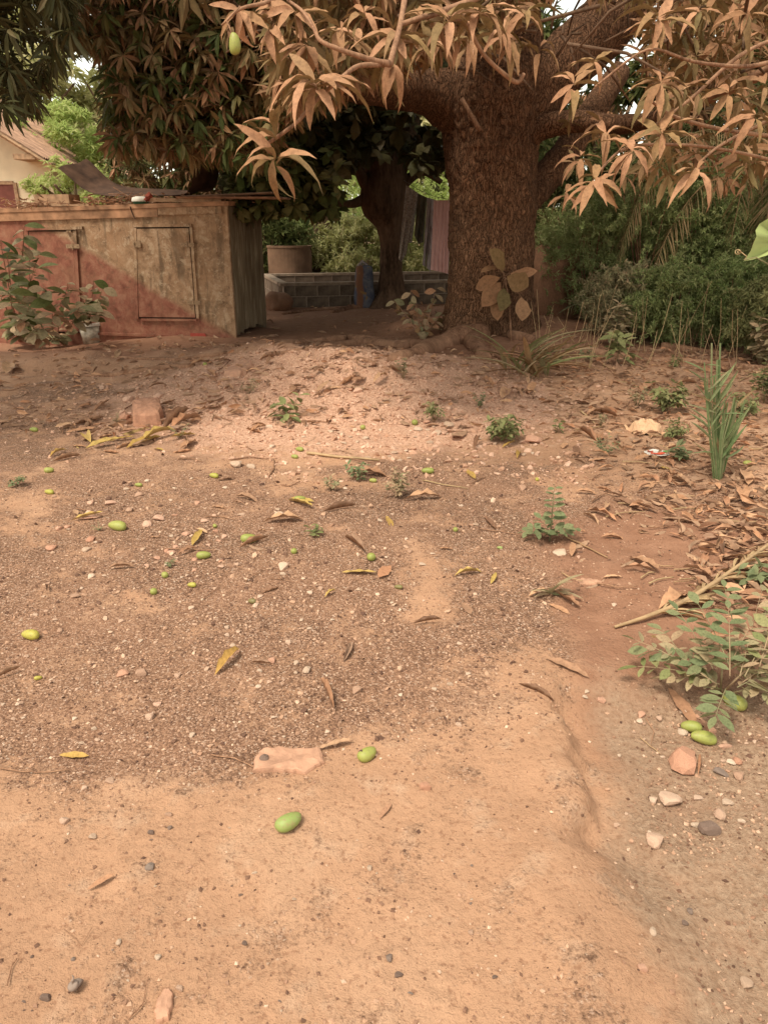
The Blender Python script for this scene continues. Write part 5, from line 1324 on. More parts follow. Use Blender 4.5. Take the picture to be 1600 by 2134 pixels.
garment('hanging_cloth', 'long pink cloth, rightmost on the washing line', 'washing', [(904, 417), (942, 416)], [(897, 562), (918, 566), (934, 571)], 13.0, M['cl_pink'], 5, .015)

# ---------------------------------------------------------------- big mango tree
TB = G(1022, 698); TY = TB.y + .55
mango_tree = thing('mango_tree', 'huge mango tree with a thick furrowed trunk and dust covered drooping leaves', 'tree', (TB.x, TY, TB.z))
def trunk_mesh(stations, Y, seg=96, sub=8, furrow=.07, flare=0.0, seed=0, yk=1.0):
    "stations (py, centre px, half width px) from the ground up, at depth Y"
    st = [(P(c, y, Y), P(c + h, y, Y).x - P(c, y, Y).x) for y, c, h in stations]
    t = np.linspace(0, len(st) - 1, (len(st) - 1) * sub + 1)
    cx = np.interp(t, range(len(st)), [s[0].x for s in st]); cz = np.interp(t, range(len(st)), [s[0].z for s in st]); rad = np.interp(t, range(len(st)), [s[1] for s in st])
    for _ in range(4):
        for a_ in (cx, rad): a_[1:-1] = (a_[:-2] + 2 * a_[1:-1] + a_[2:]) / 4
    th = np.linspace(0, 2 * PI, seg, endpoint=False) + PI / 2
    TH, Z = np.meshgrid(np.arange(seg) / seg, cz)
    fur = np.abs(vnoise(TH * 34 + .8 * vnoise(TH * 8, Z * 3, 5), Z * 2.2, seed)) * 2
    fur = furrow * (fur - .4) * .5 + furrow * .8 * fbm(TH * 9, Z * 1.2, 4, seed + 9) + furrow * .5 * vnoise(TH * 90, Z * 18, seed + 3)
    z0 = cz[0]
    fl = flare * np.exp(-(Z - z0) / .35) * (1 + .5 * np.cos(TH * 2 * PI * 5 + 1) + .4 * np.cos(TH * 2 * PI * 3))
    r = rad[:, None] * (1 + fl) + fur
    g = np.stack([cx[:, None] + r * np.cos(th)[None], Y + yk * r * np.sin(th)[None], Z], -1)
    mb = MB(); mb.grid(g, .5, close=True); return mb
mb = trunk_mesh([(735, 1022, 100), (690, 1020, 96), (640, 1019, 88), (560, 1021, 87), (480, 1022, 87), (400, 1024, 91), (330, 1020, 95), (270, 1018, 100), (215, 1018, 112), (160, 1030, 108), (100, 1045, 85), (40, 1052, 70), (-60, 1050, 62), (-200, 1030, 52), (-380, 1040, 40)], TY, 170, 14, .075, .36)
part('trunk', mb, M['trunk'], mango_tree, True)
def limb(pts, tree, mat, name='limb', seg=14, wob=.12):
    "(px, py, depth, radius px) stations"
    W = [P(a, b, d) for a, b, d, r in pts]; R_ = [r * w.y / FPX for w, (a, b, d, r) in zip(W, pts)]
    t = np.linspace(0, len(W) - 1, (len(W) - 1) * 5 + 1)
    X = np.stack([np.interp(t, range(len(W)), [w[i] for w in W]) for i in range(3)], -1); rr_ = np.interp(t, range(len(W)), R_)
    for _ in range(3): X[1:-1] = (X[:-2] + 2 * X[1:-1] + X[2:]) / 4
    mb = MB(); mb.tube(X, rr_, seg, wob=wob); return part(name, mb, mat, tree, True)
for l in [
 [(1010, 250, TY, 60), (940, 205, TY - .1, 55), (880, 190, TY - .3, 36), (800, 186, TY - .7, 30), (710, 178, TY - 1.5, 24), (600, 120, TY - 2.5, 18), (480, 20, TY - 3.5, 12), (400, -120, TY - 4, 8)],
 [(1060, 260, TY, 66), (1130, 175, TY, 56), (1200, 110, TY, 52), (1262, 50, TY + .1, 52), (1318, -30, TY + .2, 50), (1400, -200, TY + .3, 40)],
 [(1080, 290, TY - .2, 30), (1130, 262, TY - .3, 22), (1200, 250, TY - .5, 20), (1290, 262, TY - .9, 17), (1400, 240, TY - 2, 11), (1600, 150, TY - 3, 7)],
 [(1060, 440, TY, 40), (1130, 378, TY + .2, 30), (1180, 320, TY + .4, 27), (1215, 260, TY + .7, 26), (1290, 150, TY + 1.5, 20)],
 [(1040, 30, TY, 50), (960, -60, TY - 1.5, 34), (840, -150, TY - 4, 26), (760, -260, TY - 6, 16)],
 [(1050, 0, TY, 44), (1120, -150, TY - 2.5, 30), (1250, -300, TY - 5, 20)],
]: limb(l, mango_tree, M['trunk'])
limb([(962, 205, TY - .85, 4), (1000, 272, TY - 1.0, 5)], mango_tree, M['twig'], 'dead_twig', 7)
# boughs that carry the near sprays
for l in [
 [(960, -160, TY - 1.5, 24), (900, -120, 7, 20), (850, -50, 4.6, 9), (835, 50, 4.0, 7), (812, 133, 3.6, 8)],
 [(812, 133, 3.6, 8), (765, 122, 3.55, 7), (700, 100, 3.5, 6), (665, 85, 3.5, 5), (650, 50, 3.6, 4), (630, 20, 3.8, 4), (600, 0, 4.2, 4)],
 [(800, 134, 3.6, 7), (745, 134, 3.5, 6), (715, 158, 3.4, 5.5), (660, 205, 3.35, 5), (620, 255, 3.3, 4.5), (570, 290, 3.3, 5), (553, 302, 3.3, 4)],
 [(462, 52, 3.7, 2.5), (500, 14, 3.7, 4), (560, 6, 3.9, 5), (640, -60, 4.5, 9), (860, -130, 5.5, 14)],
 [(835, 50, 4.0, 6), (930, 20, 4.2, 8), (1010, -10, 4.5, 7), (1100, -80, 5, 9)],
 [(960, 10, 4.2, 5), (1000, 110, 4.2, 5), (1078, 178, 4.3, 6), (1092, 152, 4.3, 5)],
 [(1640, 120, 5.0, 6), (1560, 140, 4.7, 5), (1440, 130, 4.4, 4), (1350, 90, 4.2, 3), (1240, 180, 4.0, 3)],
 [(1640, 70, 5.0, 5), (1540, 110, 4.8, 5), (1430, 215, 4.6, 4), (1320, 290, 4.4, 3)],
 [(1660, 290, 5, 5), (1500, 270, 4.8, 5), (1400, 243, 4.6, 4), (1350, 205, 4.4, 3)],
 [(1700, 360, 5.4, 5), (1560, 320, 5, 4), (1440, 300, 4.7, 4), (1300, 300, 4.4, 4), (1240, 365, 4.0, 3)],
 [(1640, 230, 5, 5), (1500, 300, 4.7, 4), (1460, 335, 4.3, 3)],
 [(1700, 100, 6, 16), (1640, 120, 5.0, 6)], [(1400, 240, TY - 2, 11), (1700, 100, 6, 16)],
]: limb([(x_, y_, d_, r_ * .72) for x_, y_, d_, r_ in l], mango_tree, M['twig'], 'branch', 7, .2)
# the nearest leaves, one object each
HL = []
for s in range(6):
    t = leaf_t(13, 0.25, .22 + .05 * s, .18 + .08 * s, .016, -.12, .06 * s, .04, s + 20); HL.append(MB().add(t[0], t[1], s / 6).mesh('leaf', M['dusty'], True))
    if s % 2: HL.append(MB().add(t[0], t[1], s / 6).mesh('leaf', M['dusty_shade'], True))
NH = [0]
def hero(px, py, d, n, L, ax=(0, -.2, .4), spread=(55, 110), sag=.35):
    c = P(px, py, d); axis = norm(np.array(ax, float)); F = frames(axis[None])[0]
    k = random.random() * 6.28
    for i in range(n):
        ph = i * 2.399 + k + random.gauss(0, .2); el = math.radians(random.uniform(*spread))
        dd = F @ np.array((math.sin(el) * math.cos(ph), math.cos(el), math.sin(el) * math.sin(ph))); dd[2] -= sag * random.random(); dd = norm(dd)
        R = frames(dd[None], (axis * .5 + np.array((0, -.25, 1.)))[None], np.array([random.gauss(0, .3)]))[0]
        s = L * random.uniform(.55, .94)
        Mx = Matrix([list(R[0] * s) + [c.x - axis[0] * .04 * random.random()], list(R[1] * s) + [c.y], list(R[2] * s) + [c.z - .04 * random.random()], [0, 0, 0, 1]])
        inst('leaf', random.choice(HL), Mx, mango_tree); NH[0] += 1
for h in [
 (655, 163, 3.3, 15, .25, (-.2, -.5, .6), (45, 100), .3), (572, 268, 3.25, 7, .18, (-.5, -.3, 1), (20, 60), 0), (566, 322, 3.2, 9, .20, (-.2, -.3, -.2), (50, 110), .5),
 (500, 8, 3.8, 9, .21, (0, -.2, -.3), (40, 90), .9), (560, 40, 3.9, 8, .21, (-.2, -.2, -.1), (40, 100), .8), (615, 20, 3.9, 10, .22), (640, 90, 4.1, 8, .20, (0, -.2, -.3), (50, 100), .9),
 (710, 50, 4.2, 10, .22), (760, 20, 4.2, 9, .22), (745, 75, 4.4, 8, .21), (830, 70, 4.0, 11, .23), (880, 30, 4.1, 10, .22), (820, 130, 4.2, 7, .20, (0, 0, -.4), (40, 90), .8), (935, 35, 4.0, 12, .25),
 (1000, 15, 4.1, 10, .23), (1050, 60, 4.3, 11, .23), (1095, 20, 4.3, 9, .21), (1080, 75, 4.4, 8, .19), (980, 75, 4.4, 9, .21), (1125, 95, 4.4, 4, .16), (900, 85, 4.5, 7, .20),
 (1196, 172, 4.1, 8, .20), (1238, 122, 4.3, 7, .18), (1372, 28, 4.3, 11, .22), (1378, 165, 4.2, 14, .22), (1425, 180, 4.4, 8, .19), (1460, 12, 4.5, 8, .20), (1560, 20, 4.6, 8, .21),
 (1264, 275, 4.3, 9, .19), (1380, 270, 4.1, 11, .22), (1318, 300, 4.0, 9, .21), (1240, 370, 3.9, 12, .20), (1452, 348, 3.9, 10, .20), (1520, 180, 4.3, 9, .19), (1575, 235, 4.2, 7, .22), (1595, 170, 4.7, 7, .20), (1210, 320, 4.5, 7, .17), (1180, 400, 4.6, 6, .17),
]: hero(*h)

def visible_px(X): return project(X[:, 0], X[:, 1], X[:, 2])
def region(n, px, py, d):
    a = rng.uniform(px[0], px[1], n); b = rng.uniform(py[0], py[1], n); c = rng.uniform(d[0], d[1], n)
    return np.array([P(*k) for k in zip(a, b, c)])
K2, K1 = leaf_t(2, .24, .22, .3), leaf_t(1, .26, .2, .3)
def down_axis(n, z=.0): return norm(np.stack([rng.normal(0, .5, n), rng.normal(-.2, .5, n), rng.normal(z, .45, n)], -1))
# hanging curtain over the hut
X = region(3000, (150, 640), (-120, 430), (8.0, 11.0))
u, v = visible_px(X)
lim = np.interp(u, [150, 200, 240, 330, 440, 560, 600, 640], [150, 250, 300, 310, 320, 330, 250, 200]) + 25 * vnoise(u * .03, v * .01, 4)
edge = np.interp(v, [-100, 60, 120, 200, 330, 430], [120, 150, 230, 215, 225, 250])
X = X[(v < lim) & (u > edge + 15 * vnoise(v * .05, v * 0, 6))]
X2 = region(520, (225, 600), (240, 415), (12.8, 14.5)); X = np.concatenate([X, X2[rng.random(len(X2)) < .9]])
X = X[rng.permutation(len(X))]
mb = MB(); h_ = int(len(X) * .66)
rosettes(mb, X[:h_], down_axis(h_, .1), 10, .21, K2, (45, 105), .3, .9)
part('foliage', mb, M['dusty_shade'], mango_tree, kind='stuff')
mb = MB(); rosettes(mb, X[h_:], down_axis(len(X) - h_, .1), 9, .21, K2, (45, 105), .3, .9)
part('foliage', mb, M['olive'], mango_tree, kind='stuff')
# middle and right hand hanging leaves
mb = MB()
X = region(1100, (560, 1150), (-120, 200), (5.0, 9.5)); u, v = visible_px(X)
X = X[v < np.interp(u, [560, 640, 760, 840, 900, 1040, 1100, 1150], [230, 200, 160, 120, 90, 50, 10, -60]) + 20 * vnoise(u * .03, v * .0, 4)]
rosettes(mb, X, down_axis(len(X), .1), 9, .20, K2, (45, 105), .3, .8)
X = region(760, (1150, 1700), (-120, 380), (5.5, 10.5)); u, v = visible_px(X)
X = X[(v < 150 + 230 * (rng.random(len(X)) < .4)) & ((u > 1330) | (v < 60) | (rng.random(len(X)) < .2)) & ((u > 1340) | (v < -30) | (v > 230))]
rosettes(mb, X, down_axis(len(X), .3), 8, .19, K2, (45, 105), .3, .5)
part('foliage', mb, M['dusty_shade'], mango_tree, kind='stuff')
# the crown above
n = 2900
Q = rng.normal(size=(n, 3)); Q = norm(Q) * (rng.uniform(.45, 1, (n, 1)) ** .6)
X = Q * np.array((8.6, 5.6, 4.2)) + np.array((0.8, 11.4, 6.0))
u, v = visible_px(X)
lim = np.interp(u, [120, 230, 560, 640, 900, 1060, 1120, 1330, 1400, 1600], [-40, 60, 60, 60, 40, 10, -90, -90, 40, 60])
X = X[((v < lim) | (X[:, 1] < 0)) & (X[:, 2] > 2.3) & (u > np.interp(v, [-2000, -200, 60], [-900, 0, 150])) & (X[:, 1] > 7.4) & (X[:, 1] < 14.6) & (X[:, 2] < 9.2) & (rng.random(n) < np.where(X[:, 0] > 3.2, .5, .8))]
mb = MB(); rosettes(mb, X, norm(Q[:len(X)] + (0, 0, .6)), 11, .34, QUADLEAF, (40, 110), .3, .4)
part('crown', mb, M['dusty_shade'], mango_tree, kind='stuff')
# random inner twigs in the curtain
mb = MB()
for s in region(70, (230, 620), (-50, 300), (9, 11)):
    e = s + np.array((random.gauss(0, .35), random.gauss(0, .3), random.uniform(-.5, .3)))
    mb.tube([s, (s + e) / 2 + np.array((0, 0, .06)), e], [.008, .006, .004], 5)
for s in region(70, (560, 1600), (-50, 150), (4.5, 8)):
    e = s + np.array((random.gauss(0, .35), random.gauss(0, .3), random.uniform(-.3, .3)))
    mb.tube([s, (s + e) / 2 + np.array((0, 0, .06)), e], [.012, .01, .006], 5)
part('twigs', mb, M['bark_dark'], mango_tree, True, kind='stuff')
# the hanging fruit
hm = thing('mango', 'green mango hanging on a long stalk under the leaves at the top left', 'mango', tuple(P(487, 90, 3.6)))
sc = 34 * 3.6 / FPX * 1.03
mb = MB(); mb.V = []; t_ = MG['g'][0]
o = inst('fruit', t_, Matrix.Translation(P(487, 90, 3.6)) @ Matrix.Rotation(PI / 2, 4, 'X') @ Matrix.Scale(sc, 4), hm)
mb = MB(); mb.tube([P(484, 74, 3.6), P(478, 55, 3.62), P(472, 42, 3.65), P(500, 12, 3.7)], .003, 6); part('stalk', mb, M['twig'], hm, True)
# roots
def rootline(pts, tree, r):
    W = []
    for a, b in zip(pts[:-1], pts[1:]):
        for t in np.arange(0, 1, .2): W.append((a[0] + (b[0] - a[0]) * t, a[1] + (b[1] - a[1]) * t))
    W.append(pts[-1]); W = [G(*p) for p in W]; n = len(W)
    rad = [r * pxs(w) * (.45 + .55 * i / n) * (1 + .12 * math.sin(i * .9)) for i, w in enumerate(W)]
    W = [w + Vector((random.gauss(0, .012), random.gauss(0, .02), rr_ * .1)) for w, rr_ in zip(W, rad)]
    mb = MB(); mb.tube(W, rad, 12, wob=.05); return part('root', mb, M['root'], tree, True)
for pts, r in [([(470, 724), (540, 722), (600, 716), (680, 712), (730, 706), (800, 716), (860, 724), (930, 716)], 14), ([(555, 742), (620, 734), (690, 722), (760, 716), (850, 726)], 13),
 ([(820, 752), (860, 742), (900, 728), (950, 712), (1000, 700)], 30), ([(1010, 748), (1000, 735), (985, 716), (990, 695)], 26), ([(1085, 770), (1040, 745), (1000, 730)], 10),
 ([(930, 690), (960, 690), (990, 690)], 22), ([(1600, 770), (1500, 760), (1400, 755), (1280, 745), (1120, 715), (1060, 700)], 13), ([(1600, 745), (1500, 738), (1380, 722)], 9),
 ([(230, 745), (300, 748), (360, 752), (420, 745), (470, 738)], 7), ([(110, 775), (180, 785), (250, 782), (330, 770), (400, 765)], 9), ([(850, 780), (800, 768), (760, 752)], 6)]:
    rootline(pts, mango_tree, r)

# ---------------------------------------------------------------- dark broad leaved tree
DY = wyl(.1) - .55; DB = P(812, 600, DY); DB.z = H(DB.x, DB.y)
dt = thing('broad_leaved_tree', 'dark tree with a swollen knotty trunk and round hanging leaves beside the washing', 'tree', (DB.x, DY, DB.z))
mb = trunk_mesh([(650, 812, 42), (630, 812, 34), (605, 816, 26), (560, 815, 22), (510, 815, 22), (475, 812, 26), (450, 800, 42), (420, 797, 50), (385, 800, 48), (350, 805, 42), (320, 800, 40)], DY, 60, 8, .035, .25, 5)
part('trunk', mb, M['bark_dark'], dt, True)
part('burl', MB().add(*(lambda b: (np.array([v.co[:] for v in b.vertices]) * (.24, .22, .30) + np.array(P(772, 432, DY - .1)), [np.array([p.vertices[:] for p in b.polygons])]))(rock_mesh('b', 12, M['bark_dark'], 3, .3)), .5), M['bark_dark'], dt, True)
for l in [[(790, 345, DY, 34), (760, 290, DY, 22), (735, 230, DY - .2, 18), (700, 150, DY - .5, 14), (640, 40, DY - .5, 9)], [(815, 350, DY, 32), (845, 290, DY, 20), (862, 230, DY, 16), (850, 150, DY, 12), (880, 40, DY, 8)],
          [(800, 340, DY, 30), (805, 260, DY + .2, 20), (790, 180, DY + .2, 14)], [(770, 410, DY - .1, 12), (735, 425, DY - .2, 8), (700, 424, DY - .3, 6), (668, 408, DY - .5, 4)],
          [(770, 400, DY - .1, 14), (740, 340, DY - .4, 8), (690, 300, DY - .8, 6), (640, 290, DY - 1, 4)], [(830, 390, DY, 12), (880, 350, DY, 8), (920, 380, DY, 5)]]:
    limb(l, dt, M['bark_dark'], 'limb', 9)
RND = (np.array([(0, 0, 0), (-.20, .35, .04), (-.26, .68, .02), (0, 1, -.14), (.26, .68, .02), (.20, .35, .04)]), [np.array([(0, 5, 1)]), np.array([(1, 5, 4, 2)]), np.array([(2, 4, 3)])])
X = region(1500, (470, 960), (100, 440), (11.5, 16.5)); u, v = visible_px(X)
lim = np.interp(u, [470, 560, 640, 700, 740, 850, 900, 960], [440, 430, 410, 370, 320, 320, 355, 350]) + 25 * vnoise(u * .04, v * .02, 4)
gap = (np.hypot((u - 890) / 45, (v - 245) / 35) < 1) | (np.hypot((u - 800) / 50, (v - 255) / 45) < 1) & (rng.random(len(X)) < .7)
X = X[(v < lim) & ~gap]
mb = MB(); rosettes(mb, X, down_axis(len(X), .2), 8, .27, RND, (50, 110), .3, .6); part('foliage', mb, M['darkgreen'], dt, kind='stuff')
X = region(260, (480, 700), (300, 440), (11.3, 13)); mb = MB(); rosettes(mb, X, down_axis(len(X), .2), 7, .24, RND, (50, 110), .3, .6); part('foliage', mb, M['olive'], dt, kind='stuff')
n = 900; Q = norm(rng.normal(size=(n, 3))) * rng.uniform(.5, 1, (n, 1)); X = Q * (3.8, 2.6, 2.4) + np.array((DB.x - .6, DY + .3, 6.4)); X = X[visible_px(X)[1] < 120]
mb = MB(); rosettes(mb, X, norm(Q[:len(X)] + (0, 0, .5)), 8, .36, RND, (50, 110), .3, .6); part('crown', mb, M['darkgreen'], dt, kind='stuff')
for pts, r in [([(590, 655), (640, 648), (700, 645), (760, 640), (800, 632)], 8), ([(690, 652), (740, 640), (790, 628)], 11), ([(870, 640), (845, 636), (820, 630)], 8)]:
    rootline(pts, dt, r)

# ---------------------------------------------------------------- dark mango branches at the top left
lt = thing('mango_tree', 'neighbouring mango tree whose dark leafy branches hang in the top left corner', 'tree', (-6.2, 6.0, H(-6.2, 6)))
mb = MB(); mb.tube([(-6.2, 6, -.2), (-6.1, 6, 1), (-6.2, 6.1, 2.4), (-6.0, 6.2, 4.5), (-5.6, 6.2, 6)], [.36, .28, .26, .22, .12], 20, wob=.1); part('trunk', mb, M['trunk'], lt, True)
for e in ((-2.6, 5.6, 3.4), (-3.2, 6.8, 3.3), (-3.9, 5.2, 3.2), (-4.4, 8.2, 4.2)):
    mb = MB(); mb.tube([(-6.15, 6, 2.6), (-5, 6, 3.9), (-4, 5.9, 4.0), e], [.16, .1, .06, .02], 9); part('limb', mb, M['bark_dark'], lt, True)
X = region(620, (-260, 175), (-260, 250), (5.2, 8)); u, v = visible_px(X)
X = X[v < np.interp(u, [-260, -40, 20, 60, 110, 150, 175], [260, 225, 215, 215, 130, 60, 30]) + 14 * vnoise(u * .05, v * .03, 3)]
mb = MB(); rosettes(mb, X, down_axis(len(X), .0), 12, .19, leaf_t(2, .17, .22, .3), (45, 105), .3, .8); part('foliage', mb, M['darkgreen'], lt, kind='stuff')
n = 650; Q = norm(rng.normal(size=(n, 3))) * rng.uniform(.5, 1, (n, 1)); X = Q * (3.8, 3.6, 2.2) + np.array((-6.0, 6.2, 5.4)); u, v = visible_px(X); X = X[(v < 0) | (u < -60)]
mb = MB(); rosettes(mb, X, norm(Q[:len(X)] + (0, 0, .5)), 10, .32, QUADLEAF, (45, 105), .3, .6); part('crown', mb, M['darkgreen'], lt, kind='stuff')

# ---------------------------------------------------------------- trees and bushes farther off
def cloud(n, c, r, hollow=.4): return norm(rng.normal(size=(n, 3))) * (rng.uniform(hollow, 1, (n, 1)) ** .7) * np.array(r) + np.array(c)
def clumps(nc, per, c, r, cr):
    cc = cloud(nc, c, r); return np.concatenate([cloud(per, k, (cr, cr, cr * .7), .3) for k in cc])
def far_tree(name, label, x, y, hc, r, mat, n, L, trunk=.16, tmpl=QUADLEAF, group='trees beyond the yard', nc=46, cat='tree', nl=8):
    t = thing(name, label, cat, (x, y, 0), 0, group)
    mb = MB(); mb.tube([(x, y, -.2), (x + .1, y, hc * .4), (x - .1, y, hc * .8), (x, y, hc + r[2] * .5)], [trunk * 1.3, trunk, trunk * .8, trunk * .3], 10, wob=.12); part('trunk', mb, M['fartrunk'], t, True)
    for k in range(5):
        a = random.uniform(0, 6.28); mb = MB(); mb.tube([(x, y, hc * .6), (x + math.cos(a) * r[0] * .4, y + math.sin(a) * r[1] * .4, hc), (x + math.cos(a) * r[0] * .8, y + math.sin(a) * r[1] * .8, hc + r[2] * .3)], [trunk * .5, trunk * .35, .03], 6); part('limb', mb, M['fartrunk'], t, True)
    n = int(n * .7); X = clumps(nc, n // nc, (x, y, hc), r, min(r) * .3)
    mb = MB(); rosettes(mb, X, norm(X - np.array((x, y, hc - 1)) + rng.normal(0, .4, X.shape)), nl, L, tmpl, (35, 110), .3, .4); part('crown', mb, M[mat], t, kind='stuff'); return t
def atpx(px, Y): return (px - 800) / FPX * (Y * math.cos(TILT) + 1.5 * math.sin(TILT))
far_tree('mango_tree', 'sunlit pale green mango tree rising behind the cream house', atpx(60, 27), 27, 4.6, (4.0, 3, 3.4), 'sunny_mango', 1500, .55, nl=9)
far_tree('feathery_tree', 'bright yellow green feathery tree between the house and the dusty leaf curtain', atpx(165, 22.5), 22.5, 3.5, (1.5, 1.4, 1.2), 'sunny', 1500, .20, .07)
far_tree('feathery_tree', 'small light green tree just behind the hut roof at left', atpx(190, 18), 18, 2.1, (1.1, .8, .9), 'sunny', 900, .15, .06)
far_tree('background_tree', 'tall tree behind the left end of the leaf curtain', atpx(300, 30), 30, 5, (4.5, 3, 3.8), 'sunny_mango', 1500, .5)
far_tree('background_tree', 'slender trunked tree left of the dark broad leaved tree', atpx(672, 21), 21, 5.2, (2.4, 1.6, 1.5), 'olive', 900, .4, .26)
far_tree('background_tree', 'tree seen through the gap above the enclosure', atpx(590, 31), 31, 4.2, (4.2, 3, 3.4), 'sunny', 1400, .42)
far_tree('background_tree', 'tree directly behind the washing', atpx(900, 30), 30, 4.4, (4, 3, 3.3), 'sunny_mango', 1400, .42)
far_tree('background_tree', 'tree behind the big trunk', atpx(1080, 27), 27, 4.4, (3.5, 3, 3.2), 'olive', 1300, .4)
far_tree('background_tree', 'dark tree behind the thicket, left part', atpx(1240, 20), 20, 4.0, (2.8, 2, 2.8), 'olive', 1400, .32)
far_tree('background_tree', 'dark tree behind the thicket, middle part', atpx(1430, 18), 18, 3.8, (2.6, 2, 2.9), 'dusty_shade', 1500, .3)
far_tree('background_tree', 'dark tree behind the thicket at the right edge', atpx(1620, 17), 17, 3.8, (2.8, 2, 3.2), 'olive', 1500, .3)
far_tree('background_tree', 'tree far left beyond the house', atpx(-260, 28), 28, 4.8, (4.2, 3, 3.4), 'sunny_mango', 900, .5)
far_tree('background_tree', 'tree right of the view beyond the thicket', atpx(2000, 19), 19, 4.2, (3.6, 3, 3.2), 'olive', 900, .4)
def bush(name, label, x, y, r, mat, n, L, group, nl=6, stems=7, nc=24, cat='bush', tmpl=QUADLEAF, z0=None, spread=(30, 110)):
    z = H(x, y); t = thing(name, label, cat, (x, y, z), 0, group)
    mb = MB()
    for k in range(stems):
        a = random.uniform(0, 6.28); q = random.uniform(.2, .9)
        mb.tube([(x, y, z - .05), (x + math.cos(a) * r[0] * q * .4, y + math.sin(a) * r[1] * q * .4, z + r[2] * .8), (x + math.cos(a) * r[0] * q, y + math.sin(a) * r[1] * q, z + r[2] * 1.6)], [.018, .012, .005], 5)
    part('stems', mb, M['twig'], t, True, kind='stuff')
    X = clumps(nc, n // nc, (x, y, z + r[2]), r, min(r) * .55); X[:, 2] += .22 * r[2] * vnoise(X[:, 0] * 2.6, X[:, 1] * 2.6, 8) * 2; X = X[X[:, 2] > z + .02]
    SX = []
    for q in range(int(nc * 1.6)):
        e = norm(rng.normal(0, 1, 3) + (0, -.3, .7)); st = np.array((x, y, z + r[2])) + e * np.array(r) * rng.uniform(.6, .95); d_ = norm(e + rng.normal(0, .35, 3)); ln = rng.uniform(.3, 1.0) * min(r) * .95
        for w_ in np.linspace(0, 1, 9): SX.append(st + d_ * ln * w_ - np.array((0, 0, .25 * ln * w_ * w_)))
    SX = np.array(SX); SX = SX[SX[:, 2] > z + .02]; X = np.concatenate([X, SX])
    mb = MB(); rosettes(mb, X, norm(rng.normal(0, 1, X.shape) + (0, -.2, .8)), nl, L, tmpl, spread, .3, .2); part('foliage', mb, M[mat], t, kind='stuff'); return t
for i, (px, Y, r, mt, lab) in enumerate([
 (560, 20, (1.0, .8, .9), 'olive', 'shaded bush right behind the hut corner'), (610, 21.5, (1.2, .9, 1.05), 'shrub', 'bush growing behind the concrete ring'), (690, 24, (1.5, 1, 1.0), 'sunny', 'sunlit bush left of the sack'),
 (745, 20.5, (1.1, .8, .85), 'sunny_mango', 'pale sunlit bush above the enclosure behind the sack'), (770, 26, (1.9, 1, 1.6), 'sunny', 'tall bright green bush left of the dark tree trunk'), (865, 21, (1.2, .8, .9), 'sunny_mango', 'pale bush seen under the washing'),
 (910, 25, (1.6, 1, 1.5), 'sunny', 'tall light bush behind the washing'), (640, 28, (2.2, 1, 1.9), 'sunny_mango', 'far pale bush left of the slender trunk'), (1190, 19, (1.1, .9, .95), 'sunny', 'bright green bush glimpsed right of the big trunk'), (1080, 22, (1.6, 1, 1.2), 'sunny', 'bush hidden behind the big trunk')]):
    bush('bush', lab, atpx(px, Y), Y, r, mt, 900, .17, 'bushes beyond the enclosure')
# tall grass beyond the enclosure
mb = MB(); n = 9000; x = rng.uniform(-9, 9, n); y = rng.uniform(20.8, 36, n)
R = frames(np.stack([rng.normal(0, .3, n), rng.normal(0, .3, n), np.ones(n)], -1), np.tile((0, -1., .1), (n, 1)), rng.uniform(0, 6, n)) * rng.uniform(.25, .7, n)[:, None, None]
mb.many(QUADLEAF[0] * (.45, 1, 1), QUADLEAF[1], R, np.stack([x, y, terrain(x, y)], -1))
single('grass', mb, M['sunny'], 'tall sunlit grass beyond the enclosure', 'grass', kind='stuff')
x = rng.uniform(3.2, 10, 3500); y = rng.uniform(15, 26, 3500); mb = MB(); n = 3500
R = frames(np.stack([rng.normal(0, .3, n), rng.normal(0, .3, n), np.ones(n)], -1), np.tile((0, -1., .1), (n, 1)), rng.uniform(0, 6, n)) * rng.uniform(.25, .7, n)[:, None, None]
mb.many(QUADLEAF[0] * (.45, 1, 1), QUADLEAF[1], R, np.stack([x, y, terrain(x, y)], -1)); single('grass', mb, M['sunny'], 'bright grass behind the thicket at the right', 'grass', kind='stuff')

# thicket on the right
for (px, Y, r, mt, lab) in [
 (1225, 12.6, (.75, .7, .75), 'shrub', 'dense dark green bush just right of the earth heap'), (1330, 12.2, (.8, .7, .9), 'shrub', 'dense feathery green bush in the middle of the thicket'), (1450, 12.4, (.8, .7, .95), 'shrub', 'green bush below the hanging palm frond'),
 (1570, 11.8, (.8, .7, .95), 'shrub', 'tall green bush at the right end of the thicket'), (1290, 10.8, (.5, .4, .42), 'weed_dusty', 'low pale dusty bush at the front of the thicket'), (1390, 10.4, (.55, .4, .45), 'shrub', 'low dark bush at the front of the thicket, middle'),
 (1520, 10.2, (.6, .4, .5), 'shrub', 'low dark bush at the front of the thicket, right'), (1610, 9.2, (.42, .4, .48), 'weed', 'brighter bush at the right edge of the thicket'), (1700, 11, (1.0, .8, .9), 'shrub', 'bush just past the right end of the thicket'), (1160, 14, (.7, .7, .6), 'shrub', 'bush behind the earth heap')]:
    bush('bush', lab, atpx(px, Y), Y, (r[0] * 1.15, r[1], r[2] * (1.35 if Y > 11 else 1.1)), mt, 1900, .072, 'bushes of the right hand thicket', 7, 12, 44)
for (px, Y, r, lab) in [(1240, 15, (1.5, 1, 1.5), 'shadowy undergrowth behind the middle bushes, left part'), (1400, 14.5, (1.5, 1, 1.6), 'shadowy undergrowth behind the middle bushes, centre'), (1560, 14.2, (1.5, 1, 1.7), 'shadowy undergrowth behind the middle bushes, right part')]:
    bush('undergrowth', lab, atpx(px, Y), Y, r, 'olive', 1300, .16, 'undergrowth behind the thicket', 7, 12, 34, 'undergrowth')

